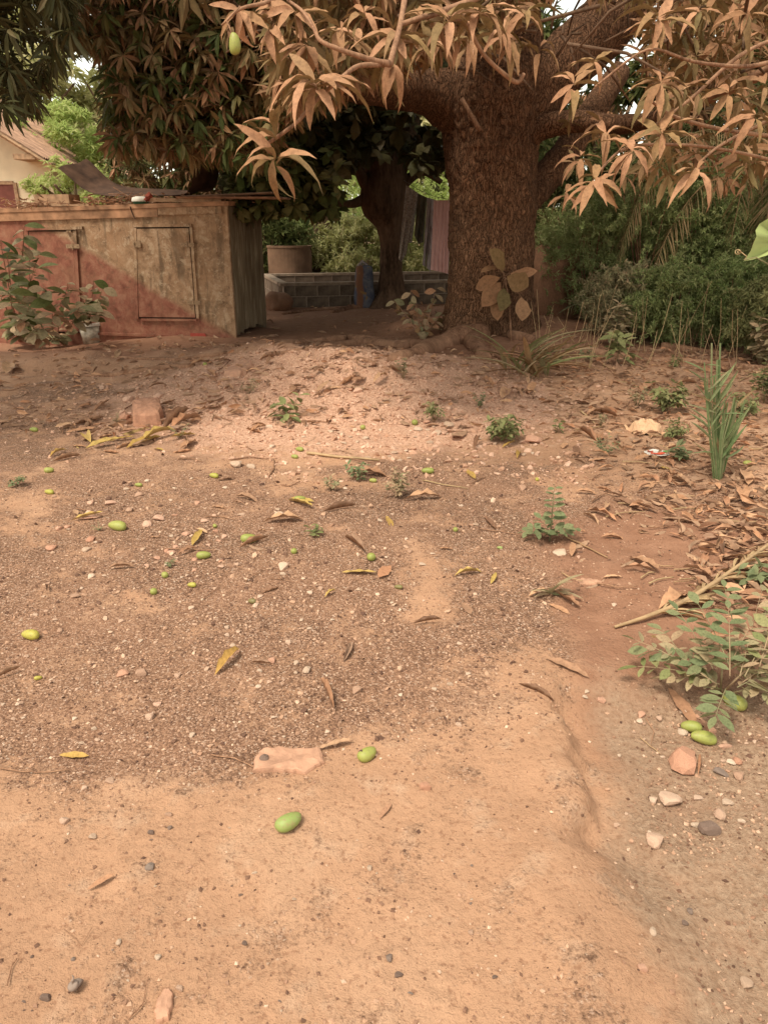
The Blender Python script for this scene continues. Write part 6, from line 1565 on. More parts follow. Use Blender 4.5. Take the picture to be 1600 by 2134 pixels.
# ---------------------------------------------------------------- palms
STRIP = (np.array([(-.02, 0, 0), (.02, 0, 0), (.03, .35, .0), (-.03, .35, .0), (.024, .7, -.06), (-.024, .7, -.06), (0, 1, -.22)]), [np.array([(0, 1, 2, 3), (3, 2, 4, 5)]), np.array([(5, 4, 6)])])
def frond(tree, base, d0, L, droop, n, LL, mat, leafmat, sag=.5, width=.05, ang=50, bare=.2):
    "arching rachis with leaflets on both sides, one object per frond"
    b = np.array(base, float); d = norm(np.array(d0, float)); pts = [b.copy()]; N = 24
    for i in range(N):
        d = norm(d + np.array((0, 0, -droop / N * (1 + i / N)))); pts.append(pts[-1] + d * L / N)
    pts = np.array(pts); mb = MB(); mb.tube(pts, np.linspace(.022, .004, len(pts)), 6)
    fo = part('frond', mb, M[leafmat], tree, True)
    t = np.repeat(np.linspace(bare, .99, n), 2); side = np.tile((1., -1.), n)
    ip = t * N; i0 = np.clip(ip.astype(int), 0, N - 1); f = (ip - i0)[:, None]
    T = pts[i0] * (1 - f) + pts[i0 + 1] * f; tan = norm(pts[i0 + 1] - pts[i0])
    sd = norm(np.cross(tan, (0, 0, 1.0)) + 1e-6) * side[:, None]
    a = math.radians(ang)
    dd = norm(tan * math.cos(a) + sd * math.sin(a) + np.array((0, 0, -1.)) * (sag * rng.uniform(.6, 1.3, len(t)))[:, None] + rng.normal(0, .08, (len(t), 3)))
    s = LL * (np.sin(np.clip((t - bare * .6) / (1 - bare * .6), 0.08, .97) * PI) ** .5) * rng.uniform(.85, 1.1, len(t))
    R = frames(dd, None, rng.normal(0, .5, len(t))) * s[:, None, None]; R[:, :, 0] *= (width / .06)
    mb = MB(); mb.many(STRIP[0], STRIP[1], R, T); part('leaflets', mb, M[leafmat], fo, kind='stuff')
def at(px, py, Y): return tuple(P(px, py, Y))
b0 = at(1560, 590, 12.8); pl = thing('oil_palm', 'oil palm with long drooping brown dusted fronds at the right', 'palm', (b0[0], b0[1], H(b0[0], b0[1])))
mb = MB(); mb.tube([(b0[0], b0[1], -.2), (b0[0], b0[1], .8), (b0[0], b0[1], 1.6), (b0[0], b0[1], 2.2)], [.3, .28, .26, .18], 16, wob=.25); part('trunk', mb, M['bark_dark'], pl)
c0 = (b0[0], b0[1], 2.1)
for dx_, dy_, dz_, L, dr in [(-1, -.5, 1.6, 4.2, 2.4), (-.6, -1, 1.8, 4.2, 2.3), (.1, -1, 1.9, 4.0, 2.3), (-1.3, -.1, 1.2, 4.4, 2.1), (-.9, .7, 1.7, 4.2, 2.2), (.9, -.6, 1.7, 4.2, 2.3), (1, .5, 1.6, 4.2, 2.2), (-.3, -.9, 2.6, 4.4, 2.5), (0, .9, 2, 4.2, 2.2), (-1.2, -.8, .8, 3.6, 1.8), (.6, -1, 1.1, 3.4, 1.9), (-.5, -1.2, .7, 3.0, 1.6)]:
    frond(pl, c0, (dx_, dy_, dz_), L, dr, 70, .52, 'twig', 'palm', .8, .035)
b1 = at(1165, 640, 13.6); p2 = thing('young_palm', 'young palm with dark upright fanned fronds right behind the big trunk', 'palm', (b1[0], b1[1], H(b1[0], b1[1])))
for k in range(11):
    a = -1.25 + 2.5 * k / 10; frond(p2, (b1[0], b1[1], .35), (math.sin(a) * .7, random.uniform(-.5, .3), 1.0), random.uniform(1.5, 2.4), .9, 34, .42, 'twig', 'palm', .15, .035, 30, .25)
b2 = at(1330, 690, 11.9); p3 = thing('young_palm', 'small dark palm with ladder like fronds in the shade of the thicket', 'palm', (b2[0], b2[1], H(b2[0], b2[1])))
for k in range(7):
    a = -1.2 + 2.4 * k / 6; frond(p3, (b2[0], b2[1], .1), (math.sin(a), random.uniform(-.9, -.1), .9), random.uniform(1.0, 1.5), 1.0, 22, .34, 'twig', 'palm_green', .1, .035, 60, .2)

# earth heap behind the big trunk
bp = G(1145, 668); b_ = rock_mesh('earth_heap', 17, M['dirtlump'], 4, .05, True); o = bpy.data.objects.new('earth_heap', b_); C.objects.link(o)
hy = 13.0; q = P(1148, 640, hy); o.location = (q.x, hy, .25); o.scale = (.5, .5, 1.0); tag(o, 'steep red brown termite heap right of the big trunk', 'earth heap')

# ---------------------------------------------------------------- plants
OV = leaf_t(4, .5, .18, .18, .0, -.1, 0, .08, 3); OVL = {}
def leafobj(mat, t=None, key=None):
    k = (mat, key)
    if k not in OVL: OVL[k] = [MB().add(*(t or OV), s / 3).mesh('leaf', M[mat], True) for s in range(3)]
    return OVL[k]
def place_leaf(parent, me, c, d, s, up=(0, -.5, 1), roll=.3, wide=1.0, name='leaf', label=None):
    R = frames(np.array([d], float), np.array([up], float), np.array([random.gauss(0, roll)]))[0]
    Mx = Matrix([[R[0][0] * s * wide, R[0][1] * s, R[0][2] * s, c[0]], [R[1][0] * s * wide, R[1][1] * s, R[1][2] * s, c[1]], [R[2][0] * s * wide, R[2][1] * s, R[2][2] * s, c[2]], [0, 0, 0, 1]])
    return inst(name, me, Mx, parent, label)
def leafy(name, label, base, stems, nleaf, L, mats, cat='plant', wide=1.0, sag=.6, stemr=.008, tmpl=None, key=None, group=None):
    "stems: list of tip points; leaves as single objects along each"
    t = thing(name, label, cat, tuple(base), 0, group); base = np.array(base)
    for tip in stems:
        tip = np.array(tip); mid = (base + tip) / 2 + np.array((random.gauss(0, .04), random.gauss(0, .04), .05))
        mb = MB(); mb.tube([base, mid, tip], [stemr, stemr * .8, stemr * .5], 6); part('stem', mb, M['twig'], t, True)
        for i in range(nleaf):
            f = 1 - .75 * (i / nleaf) ** 1.2; c = base * (1 - f) ** 1 + tip * f if f > .5 else base * (1 - f) + mid * f
            a = i * 2.4 + random.random(); d = np.array((math.cos(a), math.sin(a) * .8 - .2, random.uniform(-.2, .5) - sag * random.random()))
            place_leaf(t, random.choice(leafobj(random.choice(mats), tmpl, key)), c, norm(d), L * random.uniform(.6, 1.1), wide=wide)
    return t
def wp(px, py, Y): return np.array(P(px, py, Y))
# big bush at the left before the hut
yl = 9.9
leafy('leafy_bush', 'tall leafy bush with fresh green top leaves before the left end of the hut', G(40, 715), [wp(50, 490, yl), wp(15, 530, yl), wp(75, 560, yl - .2), wp(95, 600, yl), wp(20, 610, yl - .3), wp(-30, 560, yl), wp(60, 640, yl), wp(50, 470, yl), wp(0, 500, yl), wp(80, 530, yl)], 14, .29, ['weed', 'weed_dusty', 'olive', 'weed_dusty'])
leafy('leafy_bush', 'low dusty bush with hanging grey green leaves left of the bucket', G(120, 716), [wp(110, 650, 10), wp(60, 690, 9.9), wp(85, 680, 9.8), wp(140, 600, 10.2), wp(165, 640, 10.2), wp(40, 665, 9.9)], 11, .26, ['weed_dusty', 'weed_dusty', 'dusty'])
leafy('leafy_bush', 'slender dusty shrub standing directly left of the potted plant', G(140, 700), [wp(140, 590, 10.5), wp(125, 630, 10.5), wp(150, 650, 10.5)], 10, .17, ['weed_dusty', 'olive'])
# bucket with a plant
bp = G(193, 714); k = pxs(bp); pot = thing('potted_plant', 'leafy plant in a pale dirty plastic bucket before the hut', 'potted plant', tuple(bp))
h = 42 * k
po = part('bucket', lathe([(0, 0), (.72 * 25 * k, 0), (25 * k * .93, h * .88), (25 * k * .86, h * .88), (25 * k * .7, h * .6), (0, h * .6)], 28), M['pot'], pot, True, world=False)
part('bucket_rim', lathe([(25 * k * .93, h * .86), (25.5 * k, h * .86), (25.5 * k, h), (25 * k * .9, h), (25 * k * .9, h * .87)], 28), M['white'], po, False, world=False)
part('soil', lathe([(0, h * .85), (25 * k * .88, h * .84)], 20), M['dirtlump'], pot, world=False)
pb = np.array(bp) + (0, 0, h * .8)
for tip in [wp(165, 600, yl + .5), wp(195, 585, yl + .5), wp(215, 600, yl + .5), wp(185, 635, yl + .4), wp(170, 650, yl + .4), wp(205, 650, yl + .4)]:
    mb = MB(); mb.tube([pb, (pb + tip) / 2 + (0, 0, .04), tip], [.008, .006, .004], 6); part('stem', mb, M['twig'], pot, True)
    for i in range(8):
        f = 1 - .7 * i / 8; a = i * 2.4 + random.random()
        place_leaf(pot, random.choice(leafobj(random.choice(['weed_dusty', 'olive', 'weed_dusty']))), pb * (1 - f) + tip * f, norm(np.array((math.cos(a), math.sin(a) - .2, random.uniform(-.5, .3)))), .21 * random.uniform(.6, 1.1), wide=1.25)
# dusty plant left of the big trunk
yb = 10.9
leafy('leafy_bush', 'dusty round leaved plant at the left foot of the big trunk', G(880, 706), [wp(820, 625, yb), wp(855, 605, yb), wp(890, 640, yb), wp(925, 650, yb), wp(850, 650, yb - .2), wp(880, 660, yb - .2), wp(905, 675, yb - .2), wp(910, 600, yb + .2)], 9, .17, ['weed_dusty', 'dusty', 'weed_dusty', 'dusty'], wide=1.1)
leafy('leafy_bush', 'small creeping plant with rounded dusty leaves at the front of the trunk', G(985, 715), [wp(970, 665, yb), wp(1000, 655, yb), wp(1020, 670, yb), wp(960, 690, yb - .3), wp(1010, 700, yb - .4), wp(1040, 690, yb - .3)], 6, .12, ['weed_dusty', 'dusty', 'weed'], wide=1.1)
# big brown leaves before the trunk
bl = thing('large_leaved_plant', 'plant with a few large brown leaves standing before the big trunk', 'plant', tuple(G(1065, 712)))
cb = wp(1052, 577, 10.2); mb = MB(); mb.tube([np.array(G(1065, 712)), wp(1062, 640, 10.25), cb], [.014, .011, .008], 7); part('stem', mb, M['twig'], bl, True)
BIG = leaf_t(7, .62, .12, .22, .035, .12, .1, .03, 8)
for (px, py, qx, qy, w, rl) in [(1042, 578, 990, 598, .8, .5), (1056, 575, 1100, 596, 1.25, -.4), (1044, 588, 1008, 632, .85, .3), (1046, 612, 1030, 660, .9, -.2), (1086, 618, 1092, 664, 1.0, .2), (1048, 566, 1034, 520, .9, .3), (1062, 570, 1118, 566, .55, .9), (1052, 600, 1048, 640, .8, .1), (1040, 560, 1006, 556, .5, -.8)]:
    a, b = wp(px, py, 10.2 + random.uniform(-.05, .05)), wp(qx, qy, 10.2 - random.uniform(.02, .3)); d = b - a; place_leaf(bl, random.choice(leafobj(random.choice(('dusty_shade', 'dusty')), BIG, 'big')), a, norm(d), np.linalg.norm(d) * 1.0, (rl, -1.0, .55), .25, 1.15 * w)
    mb = MB(); mb.tube([cb, (cb + a) / 2 + (0, 0, .02), a], .004, 5); part('petiole', mb, M['twig'], bl, True)
# strap leaves
BLD = leaf_t(7, .11, .3, .55, 0, -.1, 0, 0, 2)
SBL = leaf_t(4, .09, .7, .03, 0, -.2, 0, 0, 2)
sl = thing('strap_leaved_plant', 'clump of long arching strap leaves right of the big trunk', 'plant', tuple(G(1110, 775)))
for i in range(62):
    a = random.uniform(-.2, PI + .2) + PI; f = random.random(); c = np.array(G(random.gauss(1105, 18), random.gauss(775, 10)))
    d = norm(np.array((math.cos(a) * (.3 + .7 * f), math.sin(a) * .5, random.uniform(.6, 1.4) * (1 - .4 * f))))
    place_leaf(sl, random.choice(leafobj(random.choice(['weed_dusty', 'straw', 'straw', 'weed', 'dusty']), BLD, 'blade')), c, d, random.uniform(.35, .72), (0, 0, 1), .4, random.uniform(.3, 1.0), 'blade')
a, b = np.array(G(1120, 730)), wp(1205, 660, 8.2); place_leaf(sl, leafobj('weed_dusty', BLD, 'blade')[0], wp(1100, 740, 8.2), norm(b - wp(1100, 740, 8.2) + (0, 0, .15)), .75, (0, 0, 1), .1, .8, 'blade')
# dry grass stems along the thicket
mb = MB()
for _ in range(60):
    p = np.array(G(random.uniform(1120, 1600), random.uniform(715, 775))); h = random.uniform(.3, .9); q = p + (random.gauss(0, .15), random.gauss(0, .1), h)
    mb.tube([p, (p + q) / 2 + (random.gauss(0, .02), 0, 0), q], [.004, .003, .002], 4)
single('dry_stems', mb, M['straw'], 'thin dry stems standing along the front of the thicket', 'dry stems', kind='stuff')

# cut palm seedling: stiff stubs and narrow leaflets
cpb = G(1497, 1000); k = pxs(cpb); cp = thing('cut_palm', 'young green palm with its fronds chopped off, standing in the litter at the right', 'palm', tuple(cpb)); Yc = cpb.y
def cutfrond(pts, r, flatw):
    W = [wp(x, y, Yc + dy) for x, y, dy in pts]; mb = MB(); n = 12; t = np.linspace(0, len(W) - 1, n)
    X = np.stack([np.interp(t, range(len(W)), [w[i] for w in W]) for i in range(3)], -1)
    wd = np.interp(t, range(len(W)), flatw); m_ = max(3, int(max(flatw) / 1.5))
    for q in range(m_):
        o_ = -1 + 2 * (q + .5) / m_; top = n - random.randrange(4); g = np.zeros((top, 4, 3))
        for i in range(top):
            c_ = X[i] + (o_ * wd[i] * k, (abs(o_) * .6 + random.uniform(-.04, .04)) * wd[i] * k, 0) + np.array((math.sin(i * .5 + q) * .004 + o_ * (i / n) ** 3 * .02, 0, 0)); h_ = wd[i] * k / m_ * 1.25
            for j_, (a_, b_) in enumerate(((-h_, -.2 * h_), (0, -1.3 * h_), (h_, -.2 * h_), (0, .9 * h_))): g[i, j_] = c_ + (a_, b_, 0)
        mb.grid(g, random.random(), close=True); mb.add(g[-1], [np.arange(4)[None]], .9)
    return part('cut_frond', mb, M['palm_green'], cp)
cutfrond([(1497, 1000, 0), (1493, 920, 0), (1490, 840, 0), (1491, 715, .02)], 3, [6, 8, 10, 9])
cutfrond([(1500, 1000, 0), (1508, 920, -.03), (1520, 870, -.03), (1528, 828, -.03)], 3, [5, 9, 11, 9])
cutfrond([(1502, 1000, .02), (1520, 930, .02), (1535, 880, .04), (1545, 832, .05)], 3, [4, 7, 8, 5])
cutfrond([(1490, 1000, 0), (1478, 900, -.02), (1472, 800, 0), (1466, 738, .02)], 2, [4, 3, 3, 3])
for (x0, y0, x1, y1) in [(1470, 775, 1428, 752), (1472, 800, 1440, 772), (1474, 820, 1520, 770), (1476, 840, 1530, 760), (1480, 860, 1526, 800), (1478, 880, 1440, 850), (1480, 890, 1512, 845), (1482, 905, 1520, 872), (1484, 900, 1442, 862), (1488, 850, 1534, 778), (1488, 870, 1524, 815), (1474, 790, 1508, 776), (1500, 960, 1553, 888), (1502, 940, 1560, 850), (1470, 760, 1500, 762), (1472, 830, 1450, 800), (1485, 920, 1445, 880), (1505, 930, 1550, 860), (1472, 812, 1515, 800)]:
    a, b = wp(x0, y0, Yc - .02), wp(x1, y1, Yc - .1 + random.uniform(-.08, .08)); place_leaf(cp, random.choice(leafobj('palm_green', SBL, 'sbl')), a, norm(b - a), np.linalg.norm(b - a) * 1.1, (0, -.6, 1), .3, 1.1, 'leaflet')
for _ in range(16):
    a = wp(1496 + random.gauss(0, 6), random.uniform(850, 985), Yc); b = a + np.array((random.gauss(0, .09), random.uniform(-.12, .05), random.uniform(.02, .22))); place_leaf(cp, random.choice(leafobj(random.choice(('palm', 'palm_green', 'straw')), BLD, 'pl2')), a, norm(b - a), random.uniform(.12, .26), (0, -.6, 1), .5, .7, 'leaflet')
# dry palm frond lying across the ground
st_ = G(1282, 1312); dfp = thing('dry_palm_frond', 'dry fallen palm frond with folded leaflets reaching in from the right edge', 'palm frond', tuple(st_))
W = [G(*p) + Vector((0, 0, .012 + .01 * i)) for i, p in enumerate([(1280, 1312), (1340, 1297), (1400, 1278), (1440, 1262), (1500, 1225), (1560, 1185), (1640, 1130), (1720, 1090)])]
mb = MB(); mb.tube(W, [.006, .009, .011, .011, .010, .009, .008, .006], 7); part('midrib', mb, M['straw'], dfp, True)
for i in range(64):
    t = random.uniform(1.2, 6.2); j = int(t); c = np.array(W[j].lerp(W[j + 1], t - j)); dr = norm(np.array(W[j + 1] - W[j])); side = random.choice((-1, 1))
    d = norm(dr + np.array((dr[1], -dr[0], 0)) * side * random.uniform(.05, .45) + np.array((0, 0, random.uniform(-.03, .10))))
    place_leaf(dfp, random.choice(leafobj('straw', BLD, 'pg')), c, d, random.uniform(.22, .48), (0, 0, 1), .5, .45, 'leaflet')

# compound leaved plants
LFT = leaf_t(3, .40, .15, .08, 0, 0, 0, .02, 4)
def compound(plant, base, d, L, pairs, LL, mat, droop=.5, wide=1.0, single_parts=True, up=(0, 0, 1)):
    b = np.array(base, float); d = norm(np.array(d, float)); N = pairs * 2; pts = [b]
    for i in range(N): d = norm(d + np.array((0, 0, -droop / N))); pts.append(pts[-1] + d * L / N)
    pts = np.array(pts); mb = MB(); mb.tube(pts, np.linspace(.0022, .0010, len(pts)), 5); ra = part('leaf_stalk', mb, M['weed_dusty'], plant, True)
    Cc, Dd = [], []
    for i in range(pairs):
        j = min(N - 1, 2 * i + 1); tan = norm(pts[j + 1] - pts[j]); sd = norm(np.cross(tan, (0, 0, 1.)) + (1e-4, 0, 0))
        for s in (1, -1): Cc.append(pts[j]); Dd.append(norm(tan * .45 + sd * s + np.array((0, 0, random.uniform(-.2, .25)))))
    Cc.append(pts[-1]); Dd.append(norm(pts[-1] - pts[-2]))
    if single_parts:
        for c, dd in zip(Cc, Dd):
            o = place_leaf(plant, random.choice(leafobj(mat, LFT, 'lft')), c, norm(dd + rng.normal(0, .16, 3)), LL * random.uniform(.6, 1.15), up, .45, wide * random.uniform(.7, 1.1), 'leaflet')
            o.parent = ra
    else:
        n = len(Cc); R = frames(np.array(Dd), None, rng.normal(0, .25, n)) * (LL * rng.uniform(.75, 1.1, n))[:, None, None]
        mb = MB(); mb.many(leaf_t(1, .42, .15, .1)[0], leaf_t(1, .42, .15, .1)[1], R, np.array(Cc)); part('leaflets', mb, M[mat], ra, kind='stuff')
# bush at the right edge
bb = G(1500, 1450); fb = thing('leafy_bush', 'sprawling dusty green bush with paired oval leaflets at the right edge', 'bush', tuple(bb))
kb = pxs(bb)
for (x0, y0, x1, y1, h0, h1, n, mt) in [
 (1480, 1430, 1320, 1350, .12, .10, 6, 'weed_dusty'), (1480, 1420, 1330, 1408, .10, .05, 6, 'weed'), (1470, 1400, 1395, 1290, .16, .18, 6, 'weed_blue'), (1460, 1400, 1350, 1380, .14, .06, 6, 'weed_blue'), (1500, 1400, 1430, 1280, .2, .25, 6, 'weed_blue'),
 (1500, 1420, 1490, 1290, .2, .26, 6, 'weed_blue'), (1520, 1420, 1560, 1240, .2, .26, 6, 'weed_dusty'), (1530, 1420, 1600, 1300, .2, .2, 6, 'weed_dusty'), (1530, 1430, 1640, 1380, .15, .12, 6, 'weed_dusty'), (1520, 1440, 1580, 1440, .15, .08, 6, 'weed_dusty'),
 (1500, 1440, 1485, 1512, .12, .05, 6, 'weed_blue'), (1490, 1430, 1400, 1440, .1, .04, 6, 'weed_dusty'), (1540, 1430, 1600, 1490, .12, .05, 5, 'weed_dusty'), (1500, 1400, 1540, 1330, .18, .2, 6, 'weed_dusty'), (1480, 1400, 1440, 1350, .15, .15, 6, 'weed_dusty'),
 (1560, 1400, 1600, 1230, .2, .3, 6, 'weed'), (1540, 1400, 1510, 1350, .16, .18, 6, 'weed_dusty'), (1560, 1420, 1570, 1370, .16, .16, 5, 'weed_dusty'), (1450, 1430, 1370, 1330, .1, .10, 6, 'weed_dusty'), (1500, 1300, 1480, 1250, .26, .26, 4, 'weed_blue')]:
    a = np.array(G(x0, y0 + h0 / kb * .8)) + (0, 0, h0); b = np.array(G(x1, y1 + h1 / kb * .8)) + (0, 0, h1); d = b - a
    compound(fb, a, d + (0, 0, .08), np.linalg.norm(d) * 1.05, n, .070, mt, .35, 1.25)
for (pts, r) in [([(1500, 1450, 0), (1480, 1425, .1), (1440, 1400, .12), (1390, 1380, .1)], .004), ([(1500, 1450, 0), (1520, 1420, .15), (1560, 1380, .2), (1600, 1350, .2)], .004), ([(1500, 1450, 0), (1490, 1400, .15), (1460, 1350, .18)], .004), ([(1500, 1450, 0), (1550, 1440, .1), (1620, 1430, .1)], .004)]:
    mb = MB(); mb.tube([np.array(G(x, y + h / kb * .8)) + (0, 0, h) for x, y, h in pts], r, 6); part('stem', mb, M['weed_dusty'], fb, True)
fl = np.array(G(1358, 1356)) + (0, 0, .06); mb = MB()
for i in range(5):
    a = i * 1.256; mb.add(np.array([(0, 0, 0), (.008 * math.cos(a - .4), .008 * math.sin(a - .4), .003), (.012 * math.cos(a), .012 * math.sin(a), .002), (.008 * math.cos(a + .4), .008 * math.sin(a + .4), .003)]) + fl, [[(0, 1, 2, 3)]], .1)
part('flower', mb, M['yellowleaf'], fb, label='tiny yellow flower')
# upright blue green weed
wb = G(1145, 1128); wd = thing('weed', 'upright blue green weed with paired leaflets in the middle right', 'weed', tuple(wb)); kw = pxs(wb); z = lambda px: px * kw * 1.12
mb = MB(); mb.tube([np.array(wb), np.array(wb) + (0, 0, z(60)), np.array(wb) + (-.002, 0, z(112))], [.004, .003, .001], 6); part('stem', mb, M['weed_dusty'], wd, True)
for i in range(6):
    h_ = z(45 + 12 * i)
    for s in (-1, 1): place_leaf(wd, random.choice(leafobj('weed_blue', LFT, 'lft')), np.array(wb) + (0, 0, h_), norm(np.array((s, random.uniform(-.7, .2), random.uniform(0, .5)))), (28 - 2 * i) * kw * random.uniform(.85, 1.2), (0, -.3, 1), .2, 1.4, 'leaflet')
for (dx_, dy_, L, n) in [(-48, .1, 55, 5), (42, .1, 55, 6), (-25, -.3, 50, 4), (15, -.35, 42, 4), (-10, .3, 40, 4)]:
    compound(wd, np.array(wb) + (0, 0, z(12)), (dx_ * kw, dy_ * .1, z(32)), L * kw, n, 26 * kw, 'weed_blue', 1.0, 1.4)
# strap leaved seedling
sb = G(1148, 1240); sd_ = thing('seedling', 'small strap leaved seedling surrounded by orange fallen leaves', 'seedling', tuple(sb)); ks = pxs(sb)
for (dx_, dz_, L) in [(25, 60, 62), (-30, 30, 50), (38, 30, 52), (12, 66, 60), (-20, 10, 30), (-12, 8, 34), (10, 6, 34), (22, 12, 40), (-6, 40, 44)]:
    place_leaf(sd_, random.choice(leafobj('weed_dusty', BLD, 'sd')), np.array(sb) + (0, 0, .005), norm(np.array((dx_, random.uniform(-25, 5), dz_))), L * ks * 1.15, (0, 0, 1), .3, 2.2, 'blade')

# weeds
def weed(px, py, w, h, style, mat, label, n=None):
    b = G(px, py); k = pxs(b); t = thing('weed', label, 'weed', tuple(b), 0); base = np.array(b)
    if style == 'pinnate':
        for i in range(n or 6):
            a = i * 2.4 + random.random(); d = np.array((math.cos(a) * w * .5, math.sin(a) * w * .4, h * random.uniform(.4, 1.0)))
            compound(t, base + (0, 0, .004), d, np.linalg.norm(d) * k, 4, max(w, h) * .22 * k, mat, .6, 1.1, False)
    else:
        S = []
        for i in range(n or 9):
            a = i * 2.4 + random.random(); q = random.random() ** .6; tip = base + np.array((math.cos(a) * w * .5 * q, math.sin(a) * w * .42 * q, h * random.uniform(.3, 1.0))) * k; S.append(tip)
            mb = MB(); mb.tube([base, (base + tip) / 2 + (0, 0, .004), tip], [.0025, .002, .001], 5); part('stem', mb, M['weed_dusty'], t, True)
        S = np.array(S); LL = {'whorl': .34, 'clump': .19, 'broad': .5}[style] * max(w, h) * k
        lv = np.concatenate([S, S * .6 + base * .4, S * .8 + base * .2]) if style == 'clump' else np.concatenate([S, S * .6 + base * .4])
        mb = MB(); rosettes(mb, lv, norm(lv - base + (0, 0, .03)), 4 if style != 'broad' else 3, LL, leaf_t(2, .46, .15, .2), (45, 100), .3, .15); part('leaves', mb, M[mat], t, kind='stuff')
    return t
for a in [
 (596, 872, 64, 46, 'broad', 'weed', 'broad leaved green weed on the left slope of the mound', 4),
 (745, 1002, 42, 34, 'whorl', 'weed_blue', 'green whorled weed in front of the bamboo stick', 6),
 (690, 1022, 50, 34, 'clump', 'weed_dusty', 'small sprawling grey green weed left of the whorled one', 6),
 (828, 1036, 52, 64, 'clump', 'weed_dusty', 'dusty upright weed in the centre of the picture', 12),
 (655, 1118, 24, 32, 'broad', 'weed', 'small two leaved green sprout in the middle of the gravel', 3),
 (904, 880, 52, 44, 'clump', 'weed', 'dark green clump at the right foot of the mound', 10),
 (1047, 920, 84, 56, 'clump', 'weed', 'bushy light green weed beside the salmon rock', 22),
 (840, 790, 34, 42, 'clump', 'weed_dusty', 'dusty yellowish weed on top of the mound', 8),
 (520, 820, 40, 30, 'clump', 'weed_dusty', 'thin greyish weed at the upper left of the mound', 6),
 (375, 912, 30, 26, 'pinnate', 'weed_blue', 'feathery blue green weed at the right end of the leaf drift', 7),
 (243, 884, 22, 28, 'clump', 'weed_dusty', 'tiny grey green weed left of the broken block', 5),
 (36, 1012, 46, 20, 'clump', 'weed_blue', 'flat green weed at the left edge above the sandy patch', 6),
 (206, 1106, 20, 18, 'pinnate', 'weed_blue', 'tiny pale weed left of the bright green mango', 6),
 (354, 1182, 26, 20, 'clump', 'weed_blue', 'tiny dark green weed below the pink chips', 5),
 (1000, 850, 36, 32, 'clump', 'weed_blue', 'small blue green weed right of the mound', 8),
 (1158, 902, 26, 28, 'broad', 'weed', 'small green sprout right of the bushy light weed', 3),
 (1250, 892, 32, 34, 'clump', 'weed_dusty', 'pale green sprout between the bushy weed and the crumpled paper', 6),
 (1260, 945, 48, 44, 'pinnate', 'weed_blue', 'fine leaved dark weed left of the printed wrapper', 10),
 (1385, 860, 84, 60, 'clump', 'weed', 'bright small leaved weed above the crumpled paper', 22),
 (1400, 915, 60, 46, 'clump', 'weed', 'bright green weed right of the crumpled paper', 14),
 (1416, 962, 44, 40, 'broad', 'weed_blue', 'broad leaved weed covering part of the printed wrapper', 6),
 (1405, 765, 40, 26, 'clump', 'weed', 'low bright weed below the thicket', 8),
 (1325, 850, 40, 44, 'clump', 'weed_dusty', 'thin upright weed left of the bright small leaved one', 8),
 (1545, 870, 70, 50, 'clump', 'weed', 'bright green weed right of the cut palm', 16),
 (1590, 840, 60, 80, 'clump', 'weed', 'tall pale weed at the right edge behind the cut palm', 16),
 (1580, 760, 70, 110, 'clump', 'weed_dusty', 'tall dusty weed at the right edge before the thicket', 24),
 (1275, 720, 70, 90, 'clump', 'weed_dusty', 'pale sprig leaning out of the thicket front', 20),
 (1285, 760, 54, 60, 'broad', 'weed', 'small bush of round leaves at the foot of the thicket', 8),
 (1220, 755, 40, 34, 'clump', 'weed_blue', 'low green sprout right of the strap leaves', 6),
 (1560, 1215, 60, 50, 'broad', 'weed_blue', 'dark leaved sprout behind the right edge bush', 6),
]:
    weed(*a)

# crumpled paper and the printed wrapper
def crumple(name, label, cat, px, py, w, h, mats, seed, tall=.6):
    b = G(px, py); k = pxs(b); n = 26; r = np.random.default_rng(seed)
    u_, v_ = np.meshgrid(np.linspace(-1, 1, n), np.linspace(-1, 1, n)); rr_ = np.sqrt(u_ ** 2 + v_ ** 2)
    X = u_ * w * .5 * k * (1 + .25 * vnoise(u_ * 2, v_ * 2, seed)); Y = v_ * h * .8 * k * (1 + .3 * vnoise(u_ * 2 + 5, v_ * 2, seed + 1))
    Z = h * k * tall * (np.clip(1 - rr_ ** 2, 0, 1) ** .5 * .8 + .35 * np.abs(vnoise(u_ * 3.2, v_ * 3.2, seed + 2)) * 2 + .16 * np.abs(vnoise(u_ * 8, v_ * 8, seed + 3)) * 2) - .01
    g = np.stack([X, Y, Z], -1); mb = MB(); mb.grid(g, .5); g2 = g[::-1].copy(); g2[:, :, 2] -= .0015; mb.grid(g2, .5)
    me = mb.mesh(name, mats, False); o = bpy.data.objects.new(name, me); C.objects.link(o); o.location = b; return tag(o, label, cat)
crumple('crumpled_paper', 'crumpled tan paper bag lying in the dry leaves at the right', 'paper', 1345, 900, 66, 42, M['paper'], 4)
b = G(1365, 948); k = pxs(b); wr = thing('wrapper', 'torn white printed wrapper with red and green marks below the crumpled paper', 'wrapper', tuple(b))
def sheet(name, pts, z, mat, fold=.01):
    V = [(x * k * 1.15, y * k * 2.0, z + fold * math.sin(x * .3 + y * .2)) for x, y in pts]; n = len(V); V2 = [(a, b_, c - .0012) for a, b_, c in V]; i = np.arange(n)
    mb = MB(); mb.add(V + V2, [np.arange(n)[None], (np.arange(n) + n)[::-1][None], np.stack([i + n, (i + 1) % n + n, (i + 1) % n, i], -1)], .5); part(name, mb, mat, wr, world=False)
sheet('wrapper_sheet', [(-22, -6), (-14, -11), (4, -12), (20, -8), (24, 2), (14, 8), (2, 11), (-10, 8), (-20, 2)], .022, M['wrap_white'], .004)
sheet('red_print', [(-14, -9), (2, -11), (14, -8.5), (10, -5), (-4, -6), (-13, -5)], .030, M['wrap_red'], .003)
sheet('green_print', [(12, -3), (21, -4), (22, 1), (14, 2)], .030, M['wrap_green'], .003)
